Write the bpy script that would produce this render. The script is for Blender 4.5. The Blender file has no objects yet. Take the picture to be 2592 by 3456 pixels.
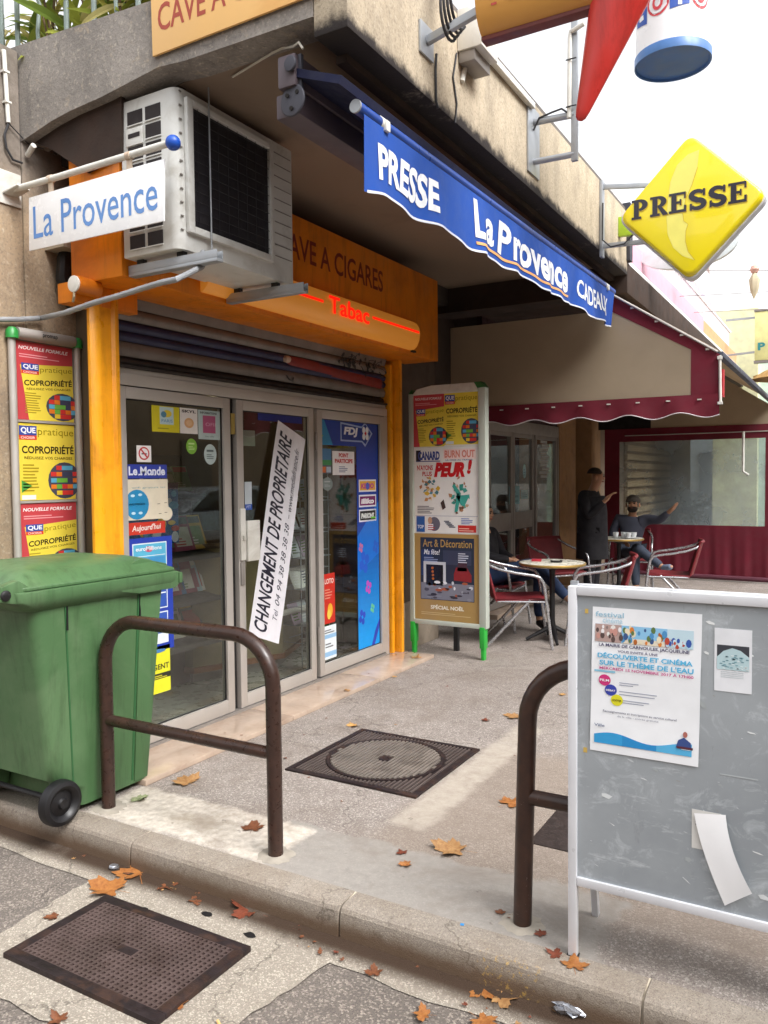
import bpy, bmesh, math, random
from math import sin, cos, pi, radians
from mathutils import Vector, Matrix
random.seed(11)
SC = bpy.context.scene
C = SC.collection

# ------------------------------------------------------------------ camera
FPX, PITCH, ROLL, YAW = 2714.16, .0431541, -.0100558, -.5245687
EYE = Vector((0, 0, 1.52))
_F = Vector((sin(YAW)*cos(PITCH), cos(YAW)*cos(PITCH), -sin(PITCH)))
_R = Vector((cos(YAW), -sin(YAW), 0))
_U = _R.cross(_F)
RT = _R*cos(ROLL) + _U*sin(ROLL)
UP = RT.cross(_F)
cd = bpy.data.cameras.new('camera')
cam = bpy.data.objects.new('camera', cd)
C.objects.link(cam)
cd.sensor_fit = 'HORIZONTAL'; cd.sensor_width = 36
cd.lens = 36*FPX/2592
cd.clip_start = .05; cd.clip_end = 500
m4 = Matrix((RT, UP, -_F)).transposed().to_4x4()
m4.translation = EYE
cam.matrix_world = m4
SC.camera = cam

# ------------------------------------------------------------------ sky, sun, exposure
W = bpy.data.worlds.new('World'); SC.world = W; W.use_nodes = True
wn = W.node_tree; wn.nodes.clear()
sky = wn.nodes.new('ShaderNodeTexSky'); sky.sky_type = 'NISHITA'; sky.sun_disc = False
SUN_EL, SUN_AZ = radians(48), radians(105)
sky.sun_elevation = SUN_EL; sky.sun_rotation = SUN_AZ
sky.air_density = 1; sky.dust_density = 4; sky.ozone_density = 1
hsv = wn.nodes.new('ShaderNodeHueSaturation'); hsv.inputs['Saturation'].default_value = .10; hsv.inputs['Value'].default_value = 1.2
bg = wn.nodes.new('ShaderNodeBackground'); bg.inputs['Strength'].default_value = .15
wo = wn.nodes.new('ShaderNodeOutputWorld')
wn.links.new(sky.outputs[0], hsv.inputs['Color']); wn.links.new(hsv.outputs[0], bg.inputs[0]); wn.links.new(bg.outputs[0], wo.inputs[0])
sl = bpy.data.lights.new('sun', 'SUN'); sl.energy = .8; sl.angle = radians(25); sl.color = (1, .98, .95)
so = bpy.data.objects.new('sun', sl); C.objects.link(so)
sd = Vector((sin(SUN_AZ)*cos(SUN_EL), cos(SUN_AZ)*cos(SUN_EL), sin(SUN_EL)))
so.rotation_euler = sd.to_track_quat('Z', 'Y').to_euler()
SC.view_settings.view_transform = 'Standard'; SC.view_settings.look = 'None'
SC.view_settings.exposure = 1.27; SC.view_settings.gamma = 1.0
SC.view_settings.use_curve_mapping = False
SC.render.engine = 'CYCLES'
SC.cycles.use_denoising = True
SC.cycles.max_bounces = 8; SC.cycles.transparent_max_bounces = 16
SC.cycles.caustics_reflective = False; SC.cycles.caustics_refractive = False
SC.cycles.sample_clamp_indirect = 6

# ------------------------------------------------------------------ helpers
def at(u, v, ax, val):
    "the world point on the plane axis=val that the photograph shows at (u, v), in 1659-wide pixels"
    k = 2592/1659
    d = RT*((u*k-1296)/FPX) - UP*((v*k-1728)/FPX) + _F
    t = (val-EYE[ax])/d[ax]
    return EYE + d*t
def hx(h):
    h = h.lstrip('#'); o = []
    for i in (0, 2, 4):
        v = int(h[i:i+2], 16)/255
        o.append(v/12.92 if v <= .04045 else ((v+.055)/1.055)**2.4)
    return (o[0], o[1], o[2], 1)
def col(c): return hx(c) if isinstance(c, str) else (c if len(c) == 4 else (*c, 1))

class N:
    "tiny node-graph helper"
    def __init__(s, name):
        s.m = bpy.data.materials.new(name); s.m.use_nodes = True
        s.t = s.m.node_tree; s.t.nodes.clear()
        s.out = s.t.nodes.new('ShaderNodeOutputMaterial')
        s.co = s.t.nodes.new('ShaderNodeTexCoord').outputs['Object']
    def set(s, sock, v):
        if isinstance(v, bpy.types.NodeSocket): s.t.links.new(v, sock)
        elif v is not None:
            if isinstance(v, str): v = hx(v)
            if isinstance(v, tuple) and len(v) == 3 and sock.type == 'RGBA': v = (*v, 1)
            sock.default_value = v
    def noise(s, scale, detail=3, rough=.55, vec=None, dist=0, out='Fac'):
        n = s.t.nodes.new('ShaderNodeTexNoise'); s.set(n.inputs['Vector'], vec or s.co)
        n.inputs['Scale'].default_value = scale; n.inputs['Detail'].default_value = detail
        n.inputs['Roughness'].default_value = rough; n.inputs['Distortion'].default_value = dist
        return n.outputs[out]
    def voro(s, scale, out='Distance', feat='F1', vec=None, rnd=1):
        n = s.t.nodes.new('ShaderNodeTexVoronoi'); n.feature = feat; s.set(n.inputs['Vector'], vec or s.co)
        n.inputs['Scale'].default_value = scale; n.inputs['Randomness'].default_value = rnd
        return n.outputs[out]
    def ramp(s, f, *st, interp='LINEAR'):
        n = s.t.nodes.new('ShaderNodeValToRGB'); n.color_ramp.interpolation = interp
        e = n.color_ramp.elements
        for i, (p, c) in enumerate(st):
            x = e[i] if i < 2 else e.new(p)
            x.position = p; x.color = col(c) if not isinstance(c, (int, float)) else (c, c, c, 1)
        s.set(n.inputs[0], f); return n.outputs[0]
    def mix(s, f, a, b, mode='MIX'):
        n = s.t.nodes.new('ShaderNodeMix'); n.data_type = 'RGBA'; n.blend_type = mode
        s.set(n.inputs[0], f); s.set(n.inputs[6], a); s.set(n.inputs[7], b); return n.outputs[2]
    def math(s, op, a, b=0, c=None, clamp=False):
        n = s.t.nodes.new('ShaderNodeMath'); n.operation = op; n.use_clamp = clamp
        s.set(n.inputs[0], a); s.set(n.inputs[1], b)
        if c is not None: s.set(n.inputs[2], c)
        return n.outputs[0]
    def mr(s, v, a, b, c=0, d=1):
        n = s.t.nodes.new('ShaderNodeMapRange'); n.interpolation_type = 'SMOOTHSTEP'
        for i, x in enumerate((v, a, b, c, d)): s.set(n.inputs[i], x)
        return n.outputs[0]
    def xyz(s):
        n = s.t.nodes.new('ShaderNodeSeparateXYZ'); s.set(n.inputs[0], s.co); return n.outputs
    def scaled(s, v):
        n = s.t.nodes.new('ShaderNodeMapping'); n.inputs['Scale'].default_value = v; s.set(n.inputs[0], s.co); return n.outputs[0]
    def bump(s, h, strength=.3, dist=.01):
        n = s.t.nodes.new('ShaderNodeBump'); n.inputs['Strength'].default_value = strength
        n.inputs['Distance'].default_value = dist; s.set(n.inputs['Height'], h); return n.outputs[0]
    def bsdf(s, color, rough=.6, metal=0, normal=None, emit=None, estr=0, spec=None, trans=0, alpha=None, coat=0):
        p = s.t.nodes.new('ShaderNodeBsdfPrincipled')
        s.set(p.inputs['Base Color'], color); s.set(p.inputs['Roughness'], rough); s.set(p.inputs['Metallic'], metal)
        if normal is not None: s.set(p.inputs['Normal'], normal)
        if emit is not None: s.set(p.inputs['Emission Color'], emit); p.inputs['Emission Strength'].default_value = estr
        if spec is not None: p.inputs['Specular IOR Level'].default_value = spec
        if trans: p.inputs['Transmission Weight'].default_value = trans
        if alpha is not None: s.set(p.inputs['Alpha'], alpha)
        if coat: p.inputs['Coat Weight'].default_value = coat
        s.t.links.new(p.outputs[0], s.out.inputs[0]); return p
    def attr(s, name='Col'):
        n = s.t.nodes.new('ShaderNodeVertexColor'); n.layer_name = name; return n.outputs[0]
    def boxmask(s, x0, x1, y0, y1, soft, wob=None):
        X, Y, _ = s.xyz()
        if wob is not None:
            X = s.math('ADD', X, wob); Y = s.math('ADD', Y, wob)
        a = s.mr(X, x0-soft, x0+soft); b = s.mr(X, x1-soft, x1+soft, 1, 0)
        c = s.mr(Y, y0-soft, y0+soft); d = s.mr(Y, y1-soft, y1+soft, 1, 0)
        return s.math('MULTIPLY', s.math('MULTIPLY', a, b), s.math('MULTIPLY', c, d))

MATS = {}
def plain(name, c, rough=.5, metal=0, var=.12, scale=8, bump=.05, bscale=60, dirt=None, spec=None, emit=None, estr=0, coat=0):
    if name in MATS: return MATS[name]
    g = N(name); c = col(c)
    dk = tuple(x*(1-var) for x in c[:3])+(1,); lt = tuple(min(1, x*(1+var)) for x in c[:3])+(1,)
    f = g.noise(scale, 4)
    base = g.mix(g.ramp(f, (.3, 0), (.7, 1)), dk, lt)
    if dirt:
        d = g.ramp(g.noise(scale*.7, 6, .65, dist=.6), (.5, 0), (.72, 1))
        base = g.mix(g.math('MULTIPLY', d, .55), base, dirt)
    r = g.mr(g.noise(scale*2, 3), .3, .7, max(.02, rough-.08), min(1, rough+.1))
    nb = g.bump(g.noise(bscale, 3), bump, .004) if bump else None
    g.bsdf(base, r, metal, nb, emit=emit, estr=estr, spec=spec, coat=coat)
    MATS[name] = g.m; return g.m

ROOTS = {}
class MB:
    def __init__(s): s.v = []; s.f = []; s.c = []; s.cur = (1, 1, 1, 1)
    def add(s, vs, fs, c=None):
        b = len(s.v); s.v += [tuple(v) for v in vs]
        c = col(c) if c is not None else s.cur
        for f in fs: s.f.append(tuple(b+i for i in f)); s.c.append(c)
        return s
    def box(s, x0, y0, z0, x1, y1, z1, c=None):
        x0, x1 = sorted((x0, x1)); y0, y1 = sorted((y0, y1)); z0, z1 = sorted((z0, z1))
        return s.add([(x0,y0,z0),(x1,y0,z0),(x1,y1,z0),(x0,y1,z0),(x0,y0,z1),(x1,y0,z1),(x1,y1,z1),(x0,y1,z1)],
                     [(0,3,2,1),(4,5,6,7),(0,1,5,4),(1,2,6,5),(2,3,7,6),(3,0,4,7)], c)
    def obox(s, o, a, b, n, c=None):
        "box from corner o with edge vectors a, b, n"
        o, a, b, n = map(Vector, (o, a, b, n))
        vs = [o, o+a, o+a+b, o+b, o+n, o+a+n, o+a+b+n, o+b+n]
        fs = [(0,3,2,1),(4,5,6,7),(0,1,5,4),(1,2,6,5),(2,3,7,6),(3,0,4,7)]
        if a.cross(b).dot(n) < 0: fs = [tuple(reversed(f)) for f in fs]
        return s.add(vs, fs, c)
    def bar(s, p, q, w, h=None, up=(0, 0, 1), c=None):
        p, q = Vector(p), Vector(q); h = h or w; d = (q-p); u = Vector(up)
        sx = d.cross(u)
        if sx.length < 1e-6: sx = d.cross(Vector((1, 0, 0)))
        sx.normalize(); uy = sx.cross(d).normalized()
        return s.obox(p-sx*w/2-uy*h/2, sx*w, uy*h, d, c)
    def tube(s, pts, r, n=10, caps=True, c=None, closed=False):
        pts = [Vector(p) for p in pts]; m = len(pts)
        rs = r if isinstance(r, (list, tuple)) else [r]*m
        vs = []; prev = None
        for i, p in enumerate(pts):
            if closed: d = pts[(i+1) % m]-pts[i-1]
            else: d = pts[min(i+1, m-1)]-pts[max(i-1, 0)]
            d.normalize()
            if prev is None:
                a = d.cross(Vector((0, 0, 1)))
                if a.length < .05: a = d.cross(Vector((0, 1, 0)))
            else: a = prev-d*prev.dot(d)
            a.normalize(); prev = a; b = d.cross(a)
            for k in range(n):
                t = 2*pi*k/n; vs.append(p+(a*cos(t)+b*sin(t))*rs[i])
        fs = []
        for i in range(m if closed else m-1):
            j = (i+1) % m
            for k in range(n):
                k2 = (k+1) % n; fs.append((i*n+k, j*n+k, j*n+k2, i*n+k2))
        if caps and not closed:
            fs.append(tuple(range(n))); fs.append(tuple(reversed(range((m-1)*n, m*n))))
        fs = [tuple(reversed(f)) for f in fs]
        return s.add(vs, fs, c)
    def prism(s, poly, n, c=None):
        "extrude a planar polygon (3-D points) by vector n"
        P = [Vector(p) for p in poly]; n = Vector(n); k = len(P)
        nm = Vector((0, 0, 0))
        for i in range(k): nm += P[i].cross(P[(i+1) % k])
        fs = [tuple(reversed(range(k))), tuple(range(k, 2*k))]+[(i, (i+1) % k, k+(i+1) % k, k+i) for i in range(k)]
        if nm.dot(n) < 0: fs = [tuple(reversed(f)) for f in fs]
        return s.add(P+[p+n for p in P], fs, c)
    def lathe(s, prof, o, ax=(0, 0, 1), n=24, c=None, squash=None):
        "prof: (radius, height) pairs along ax from o"
        o = Vector(o); ax = Vector(ax).normalized()
        a = ax.cross(Vector((0, 0, 1)))
        if a.length < .05: a = Vector((1, 0, 0))
        a.normalize(); b = ax.cross(a); vs = []; fs = []
        for r, h in prof:
            for k in range(n):
                t = 2*pi*k/n; vs.append(o+ax*h+(a*cos(t)+b*sin(t))*max(r, 1e-4))
        for i in range(len(prof)-1):
            for k in range(n):
                k2 = (k+1) % n; fs.append((i*n+k, i*n+k2, (i+1)*n+k2, (i+1)*n+k))
        if prof[0][0] > .001: fs.append(tuple(reversed(range(n))))
        if prof[-1][0] > .001: fs.append(tuple(range((len(prof)-1)*n, len(prof)*n)))
        return s.add(vs, fs, c)
    def grid(s, fn, nu, nv, c=None, flip=False):
        vs = [fn(i/nu, j/nv) for j in range(nv+1) for i in range(nu+1)]
        fs = []
        for j in range(nv):
            for i in range(nu):
                a = j*(nu+1)+i; q = (a, a+1, a+nu+2, a+nu+1)
                fs.append(tuple(reversed(q)) if flip else q)
        return s.add(vs, fs, c)
    def build(s, name, mat, parent=None, bevel=0, seg=2, smooth=35, sub=0):
        me = bpy.data.meshes.new(name); me.from_pydata(s.v, [], s.f)
        ca = me.color_attributes.new('Col', 'FLOAT_COLOR', 'CORNER')
        buf = []
        for p, c in zip(me.polygons, s.c): buf += list(c)*p.loop_total
        ca.data.foreach_set('color', buf)
        if bevel:
            b = bmesh.new(); b.from_mesh(me)
            es = [e for e in b.edges if len(e.link_faces) == 2 and e.calc_face_angle(0) > .6]
            bmesh.ops.bevel(b, geom=es, offset=bevel, segments=seg, affect='EDGES', clamp_overlap=True, profile=.6)
            b.to_mesh(me); b.free()
        me.materials.append(mat); me.update()
        if smooth:
            me.polygons.foreach_set('use_smooth', [True]*len(me.polygons)); me.set_sharp_from_angle(angle=radians(smooth))
        o = bpy.data.objects.new(name, me); C.objects.link(o); put(o, parent)
        return o
def put(o, parent):
    if parent is None: return
    o.parent = parent
    if parent.name in ROOTS: o.matrix_parent_inverse = Matrix.Translation(-ROOTS[parent.name])
def tag(o, label=None, cat=None, group=None, kind=None):
    if label: o['label'] = label
    if cat: o['category'] = cat
    if group: o['group'] = group
    if kind: o['kind'] = kind
    return o
def thing(name, loc, label, cat, group=None, local=False, kind=None, rz=0):
    o = bpy.data.objects.new(name, None); C.objects.link(o); o.location = loc; o.rotation_euler = (0, 0, rz)
    o.empty_display_size = .1
    if not local: ROOTS[o.name] = Vector(loc)
    return tag(o, label, cat, group, kind)
def copy_tree(o, parent=None):
    c = o.copy(); C.objects.link(c)
    if parent is not None: c.parent = parent
    for ch in list(o.children): copy_tree(ch, c)
    return c

_GL = {}
def glyphs(s, bold=0, shear=0):
    k = (s, bold, shear)
    if k not in _GL:
        cu = bpy.data.curves.new('text', 'FONT'); cu.body = s; cu.resolution_u = 3; cu.offset = bold; cu.shear = shear
        ob = bpy.data.objects.new('text', cu); me = bpy.data.meshes.new_from_object(ob)
        vs = [v.co.copy() for v in me.vertices]; fs = [tuple(p.vertices) for p in me.polygons]
        bpy.data.objects.remove(ob); bpy.data.curves.remove(cu); bpy.data.meshes.remove(me)
        x0 = min(v.x for v in vs); x1 = max(v.x for v in vs); y0 = min(v.y for v in vs); y1 = max(v.y for v in vs)
        _GL[k] = ([((v.x-x0)/(x1-x0), (v.y-y0)/(y1-y0)) for v in vs], fs)
    return _GL[k]
class Print(MB):
    "flat print on a sheet: local u, v in metres, layers stacked by a fraction of a millimetre"
    def __init__(s, O, U=(0, 1, 0), V=(0, 0, 1), eps=.0005, th=.001):
        super().__init__(); s.O = Vector(O); s.U = Vector(U); s.V = Vector(V); s.n = s.U.cross(s.V).normalized(); s.e = eps; s.th = th; s.warp = None
    def w(s, u, v, l):
        p = s.O+s.U*u+s.V*v+s.n*(l*s.e)
        return s.warp(u, v, p, s.n) if s.warp else p
    def poly(s, pts, c, l=1):
        return s.add([s.w(u, v, l) for u, v in pts], [tuple(range(len(pts)))], c)
    def sheet(s, u0, v0, u1, v1, c, th=None):
        th = th or s.th
        if s.warp:
            n = 8
            return s.add([s.w(u0+(u1-u0)*i/n, v0+(v1-v0)*j/n, 0) for j in range(n+1) for i in range(n+1)], [(j*(n+1)+i, j*(n+1)+i+1, (j+1)*(n+1)+i+1, (j+1)*(n+1)+i) for j in range(n) for i in range(n)], c)
        return s.obox(s.w(u0, v0, 0)-s.n*th, s.U*(u1-u0), s.V*(v1-v0), s.n*th, c)
    def rect(s, u0, v0, u1, v1, c, l=1): return s.poly([(u0, v0), (u1, v0), (u1, v1), (u0, v1)], c, l)
    def ell(s, cu, cv, ru, rv, c, l=1, n=20): return s.poly([(cu+ru*cos(2*pi*i/n), cv+rv*sin(2*pi*i/n)) for i in range(n)], c, l)
    def text(s, t, u0, v0, u1, v1, c, l=2, bold=0, shear=0, rot=0, slope=0):
        vs, fs = glyphs(t, bold, shear); w, h = u1-u0, v1-v0; cu, cv = (u0+u1)/2, (v0+v1)/2
        P = []
        for x, y in vs:
            a, b = (x-.5)*w, (y-.5)*h
            if rot: a, b = a*cos(rot)-b*sin(rot), a*sin(rot)+b*cos(rot)
            b += slope*a
            P.append(s.w(cu+a, cv+b, l))
        return s.add(P, fs, c)
    def lines(s, u0, v0, u1, v1, n, c, l=2, fill=.45, seed=1):
        r = random.Random(seed); h = (v1-v0)/n
        for i in range(n):
            y = v1-h*(i+1); s.rect(u0, y, u0+(u1-u0)*r.uniform(.6, 1), y+h*fill, c, l)
        return s

def matrix_print(name, rough=.5, dirt=.1):
    g = N(name); b = g.attr()
    f = g.ramp(g.noise(14, 4), (.35, 1-dirt), (.7, 1))
    g.bsdf(g.mix(1, b, f, 'MULTIPLY'), rough, 0, g.bump(g.noise(30, 2), .08, .003)); return g.m
M_PRINT = matrix_print('printed_paper', .55)
M_PRINTG = matrix_print('glossy_print', .25, .06)
M_CLOTHP = matrix_print('printed_cloth', .85, .25)

# ------------------------------------------------------------------ ground materials
def crack(g, b, amt=.7, sc=.9):
    w = g.t.nodes.new('ShaderNodeVectorMath'); w.operation = 'MULTIPLY_ADD'; g.set(w.inputs[0], g.noise(6, 4, .6, out='Color')); w.inputs[1].default_value = (.35, .35, .35); g.set(w.inputs[2], g.co)
    v = g.voro(sc, 'Distance', 'DISTANCE_TO_EDGE', vec=w.outputs[0])
    return g.mix(g.math('MULTIPLY', g.ramp(v, (.0015, 1), (.0055, 0)), amt), b, '#2f2823')
def aggregate(name, base, light, dark, s1=90, s2=220, bumpd=.004, rough=.85, extra=None):
    g = N(name)
    big = g.noise(1.3, 5, .6); mid = g.noise(9, 4)
    cells = g.voro(s1, 'Color'); cv = g.t.nodes.new('ShaderNodeSeparateColor'); g.set(cv.inputs[0], cells)
    fine = g.voro(s2, 'Color'); fv = g.t.nodes.new('ShaderNodeSeparateColor'); g.set(fv.inputs[0], fine)
    b = g.mix(g.ramp(big, (.35, 0), (.65, 1)), base, tuple(x*.82 for x in col(base)[:3])+(1,))
    b = g.mix(g.ramp(cv.outputs[0], (.62, 0), (.95, .8)), b, light)
    b = g.mix(g.ramp(fv.outputs[1], (.68, 0), (.92, .7)), b, dark)
    b = g.mix(g.math('MULTIPLY', g.ramp(mid, (.45, 0), (.75, 1)), .3), b, dark)
    h = g.math('ADD', g.math('MULTIPLY', g.voro(s1), -.6), g.math('MULTIPLY', g.noise(s2*.7, 3), .8))
    b = crack(g, b, .55)
    if extra: b, h = extra(g, b, h)
    g.bsdf(b, rough, 0, g.bump(h, .7, bumpd)); return g.m

M_ASPH = aggregate('asphalt', '#736a63', '#a99e92', '#4b4541', 150, 330, .004)
M_COLLAR = aggregate('gutter_concrete', '#9b9286', '#c9bfb0', '#7d7265', 200, 420, .003,
    extra=lambda g, b, h: (g.mix(g.math('MULTIPLY', g.mr(g.xyz()[1], 2.20, 2.285), g.mr(g.noise(4, 5), -.1, .42)), b, '#3a291b'), h))
def kerb_x(g, b, h):
    X, Y, Z = g.xyz()
    b = g.mix(g.math('MULTIPLY', g.ramp(g.noise(3.2, 6, .7, dist=.4), (.42, 0), (.62, 1)), .35), b, '#7b6b5a')
    b = g.mix(g.math('MULTIPLY', g.ramp(g.noise(30, 4, .6), (.60, 0), (.70, 1)), .5), b, '#4f463d')
    m = g.math('MULTIPLY', g.mr(g.math('ADD', Z, g.math('MULTIPLY', g.noise(9, 5, .7), .05)), .0, -.065), .9)
    b = g.mix(m, b, '#5a4430')
    y = g.math('MULTIPLY', g.boxmask(-1.0, -.80, 2.33, 2.352, .012, g.math('MULTIPLY', g.noise(12), .02)), g.ramp(g.noise(70, 5, .7), (.56, 0), (.62, .6)))
    return g.mix(y, b, '#c9a14a'), h
M_KERB = aggregate('kerb_concrete', '#9b9186', '#aba193', '#6e645a', 190, 400, .002, extra=kerb_x)
def pave_x(g, b, h):
    wob = g.math('MULTIPLY', g.math('SUBTRACT', g.noise(5, 5, .65), .5), .22)
    fin = g.noise(26, 5, .6)
    brown = g.boxmask(-1.72, 3, 2.7, 4.15, .1, wob)
    b = g.mix(g.math('MULTIPLY', brown, .6), b, '#8a7b6d')
    # grey cement repair along the kerb and round the hoops
    grey = g.boxmask(-2.13, -.66, 2.3, 2.84, .022, wob)
    b = g.mix(g.math('MULTIPLY', grey, .85), b, g.mix(fin, '#827d78', '#a39d95'))
    # pale trowelled patch between the hoop's feet
    X, Y, _ = g.xyz()
    pale = g.boxmask(-3.02, -1.97, 2.452, 2.80, .022, g.math('MULTIPLY', g.math('SUBTRACT', g.noise(9, 6, .7), .5), .12))
    b = g.mix(g.math('MULTIPLY', pale, g.mr(g.noise(11, 6, .75), .3, .55, .55, .97)), b, g.mix(g.ramp(fin, (.35, 0), (.7, 1)), '#b1a699', '#d9d0c4'))
    stain = g.math('MULTIPLY', g.boxmask(-2.62, -2.38, 2.56, 2.67, .05, wob), .5)
    b = g.mix(stain, b, '#8f7f6b')
    # pale strip beside the manhole
    wob2 = g.math('MULTIPLY', g.math('SUBTRACT', g.noise(9, 5, .7), .5), .11)
    strip = g.boxmask(-1.735, -1.56, 3.02, 4.6, .03, wob2)
    b = g.mix(g.math('MULTIPLY', strip, g.mr(g.noise(14, 5, .7), .25, .6, .35, .8)), b, g.mix(fin, '#bdb3a5', '#a0968a'))
    # darker pavement towards the wall, then random dark blotches all over
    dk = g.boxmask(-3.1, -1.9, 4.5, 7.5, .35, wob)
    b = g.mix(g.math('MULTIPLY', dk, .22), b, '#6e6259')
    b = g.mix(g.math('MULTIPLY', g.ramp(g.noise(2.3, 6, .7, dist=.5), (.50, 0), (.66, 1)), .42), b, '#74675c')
    b = g.mix(g.math('MULTIPLY', g.ramp(g.noise(17, 3, .6), (.68, 0), (.74, 1)), .5), b, '#5c534b')
    sm = g.math('ADD', g.math('MAXIMUM', pale, grey), strip, clamp=True)
    h = g.math('MULTIPLY', h, g.mr(sm, 0, 1, 1, .22))
    return b, h
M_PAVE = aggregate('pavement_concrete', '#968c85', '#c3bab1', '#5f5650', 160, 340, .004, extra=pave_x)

# ------------------------------------------------------------------ ground
ZR = -.12
g_ = MB(); g_.add([(-150, -150, ZR-.004), (150, -150, ZR-.004), (150, 2.30, ZR-.004), (-150, 2.30, ZR-.004)], [(0, 1, 2, 3)])
tag(g_.build('road', M_ASPH, smooth=0), kind='structure')
g_ = MB(); g_.add([(-150, 2.42, -.02), (150, 2.42, -.02), (150, 150, -.02), (-150, 150, -.02)], [(0, 1, 2, 3)])
tag(g_.build('ground', M_PAVE, smooth=0), kind='structure')
pv = MB(); pv.grid(lambda u, v: (-3.95+8*u, 2.44+18*v, .0015*sin(u*40+v*9)), 40, 60)
tag(pv.build('pavement', M_PAVE), kind='structure')
# gutter: a concrete strip with the slab that carries the grating
gu = MB(); rr = random.Random(5)
top = [(-4.6+.12*i, 2.338) for i in range(70)]
bot = [(x, 2.195+.012*sin(x*7)+rr.uniform(-.008, .008)) for x, _ in top]
n = len(top)
gu.add([(x, y, ZR+.012) for x, y in top]+[(x, y, ZR) for x, y in bot], [(i, n+i, n+i+1, i+1) for i in range(n-1)])
ed = []
for (x0, y0), (x1, y1) in (((-2.68, 2.20), (-2.62, 1.52)), ((-2.62, 1.52), (-1.62, 1.545)), ((-1.62, 1.545), (-1.5, 2.20))):
    for i in range(14): t = i/14; ed.append((x0+(x1-x0)*t+rr.uniform(-.01, .01), y0+(y1-y0)*t+rr.uniform(-.01, .01), ZR+.002))
ed.append((-1.5, 2.20, ZR+.002)); gu.add(ed, [tuple(range(len(ed)))])
tag(gu.build('gutter', M_COLLAR, smooth=0), kind='structure')
kb = thing('kerb', (-2, 2.39, 0), None, None, kind='structure')
for i in range(8):
    x0 = -4.69+1.047*i; b = MB()
    P = [(2.443, -.2), (2.322, -.2), (2.326, -.05), (2.330, -.022), (2.337, -.009), (2.348, -.002), (2.37, .002), (2.443, .003)]
    b.prism([(x0+.004, y, z+rr.uniform(-.001, .001)) for y, z in P], (1.041, 0, 0))
    b.build('kerb_stone', M_KERB, kb, bevel=.003, seg=1, smooth=14)
M_MORTAR = plain('kerb_joint_mortar', '#c9bda9', .8, var=.15, bump=.3)
jm = MB()
for x in (-3.643+.002, -2.596+.002, -1.549+.002, -.502+.002): jm.prism([(x-.006, y, z) for y, z in ((2.442, -.15), (2.334, -.15), (2.337, -.055), (2.342, -.03), (2.352, -.0125), (2.442, .001))], (.009, 0, 0))
jm.build('mortar', M_MORTAR, kb)

# ------------------------------------------------------------------ facade materials
def concrete(name, c1, c2, lich=None, low=None):
    g = N(name); s = g.scaled((1, 1, .25))
    a = g.noise(3, 6, .65); b = g.noise(40, 4, .7); st = g.noise(7, 5, .6, vec=s)
    k = g.mix(g.ramp(a, (.3, 0), (.7, 1)), c1, c2)
    k = g.mix(g.math('MULTIPLY', g.ramp(st, (.45, 0), (.75, 1)), .38), k, '#4b4542')
    k = g.mix(g.math('MULTIPLY', g.ramp(g.noise(75, 4, .7), (.50, 0), (.62, 1)), .35), k, '#5f564e')
    if lich:
        k = g.mix(g.ramp(g.noise(9, 6, .7, dist=1), (.55, 0), (.72, .8)), k, lich)
    k = g.mix(g.math('MULTIPLY', g.ramp(b, (.55, 0), (.75, 1)), .5), k, '#d8ccb8'); k = g.mix(g.math('MULTIPLY', g.ramp(g.noise(13, 6, .75, dist=.4), (.58, 0), (.68, 1)), .45), k, '#b8a78e')
    k = g.mix(g.math('MULTIPLY', g.ramp(g.voro(60), (.02, 1), (.14, 0)), .6), k, '#5c5048')
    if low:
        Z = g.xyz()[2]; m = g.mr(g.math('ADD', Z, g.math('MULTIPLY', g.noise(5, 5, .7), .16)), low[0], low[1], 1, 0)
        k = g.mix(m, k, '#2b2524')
    h = g.math('ADD', g.math('MULTIPLY', b, .6), g.math('MULTIPLY', g.noise(110, 3), .4))
    g.bsdf(k, .9, 0, g.bump(h, .55, .006)); return g.m
M_CONC = concrete('weathered_concrete', '#9b948d', '#7b7671', '#605c5a')
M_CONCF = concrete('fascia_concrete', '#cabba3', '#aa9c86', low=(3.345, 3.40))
M_CONCW = concrete('rendered_wall', '#b39c7e', '#8d7a65')
def wall_height():
    t = M_CONCW.node_tree; p = [n for n in t.nodes if n.type == 'BSDF_PRINCIPLED'][0]; src = p.inputs['Base Color'].links[0].from_socket
    g = N.__new__(N); g.m = M_CONCW; g.t = t; g.co = t.nodes.new('ShaderNodeTexCoord').outputs['Object']
    up = g.mr(g.math('ADD', g.xyz()[2], g.math('MULTIPLY', g.noise(2, 4), .5)), 3.0, 3.5)
    t.links.new(g.mix(g.math('MULTIPLY', up, .8), src, g.mix(g.ramp(g.noise(6, 5, .7), (.35, 0), (.7, 1)), '#5b5653', '#8f8780')), p.inputs['Base Color'])
wall_height()
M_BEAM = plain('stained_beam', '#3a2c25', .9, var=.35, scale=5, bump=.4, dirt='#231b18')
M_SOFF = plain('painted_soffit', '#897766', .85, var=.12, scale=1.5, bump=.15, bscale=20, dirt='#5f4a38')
M_DARK = plain('dark_void', '#1a1614', .9, bump=0)
M_ALU = plain('brushed_aluminium', '#b9b3ad', .42, .35, var=.05, scale=4, bump=.02)
M_ALUD = plain('dull_aluminium', '#8f8984', .5, .3, var=.08, bump=.02)
M_ORANGE = plain('orange_sheet', '#e07f10', .38, var=.05, scale=2, bump=.02, dirt='#8e4206')
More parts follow.
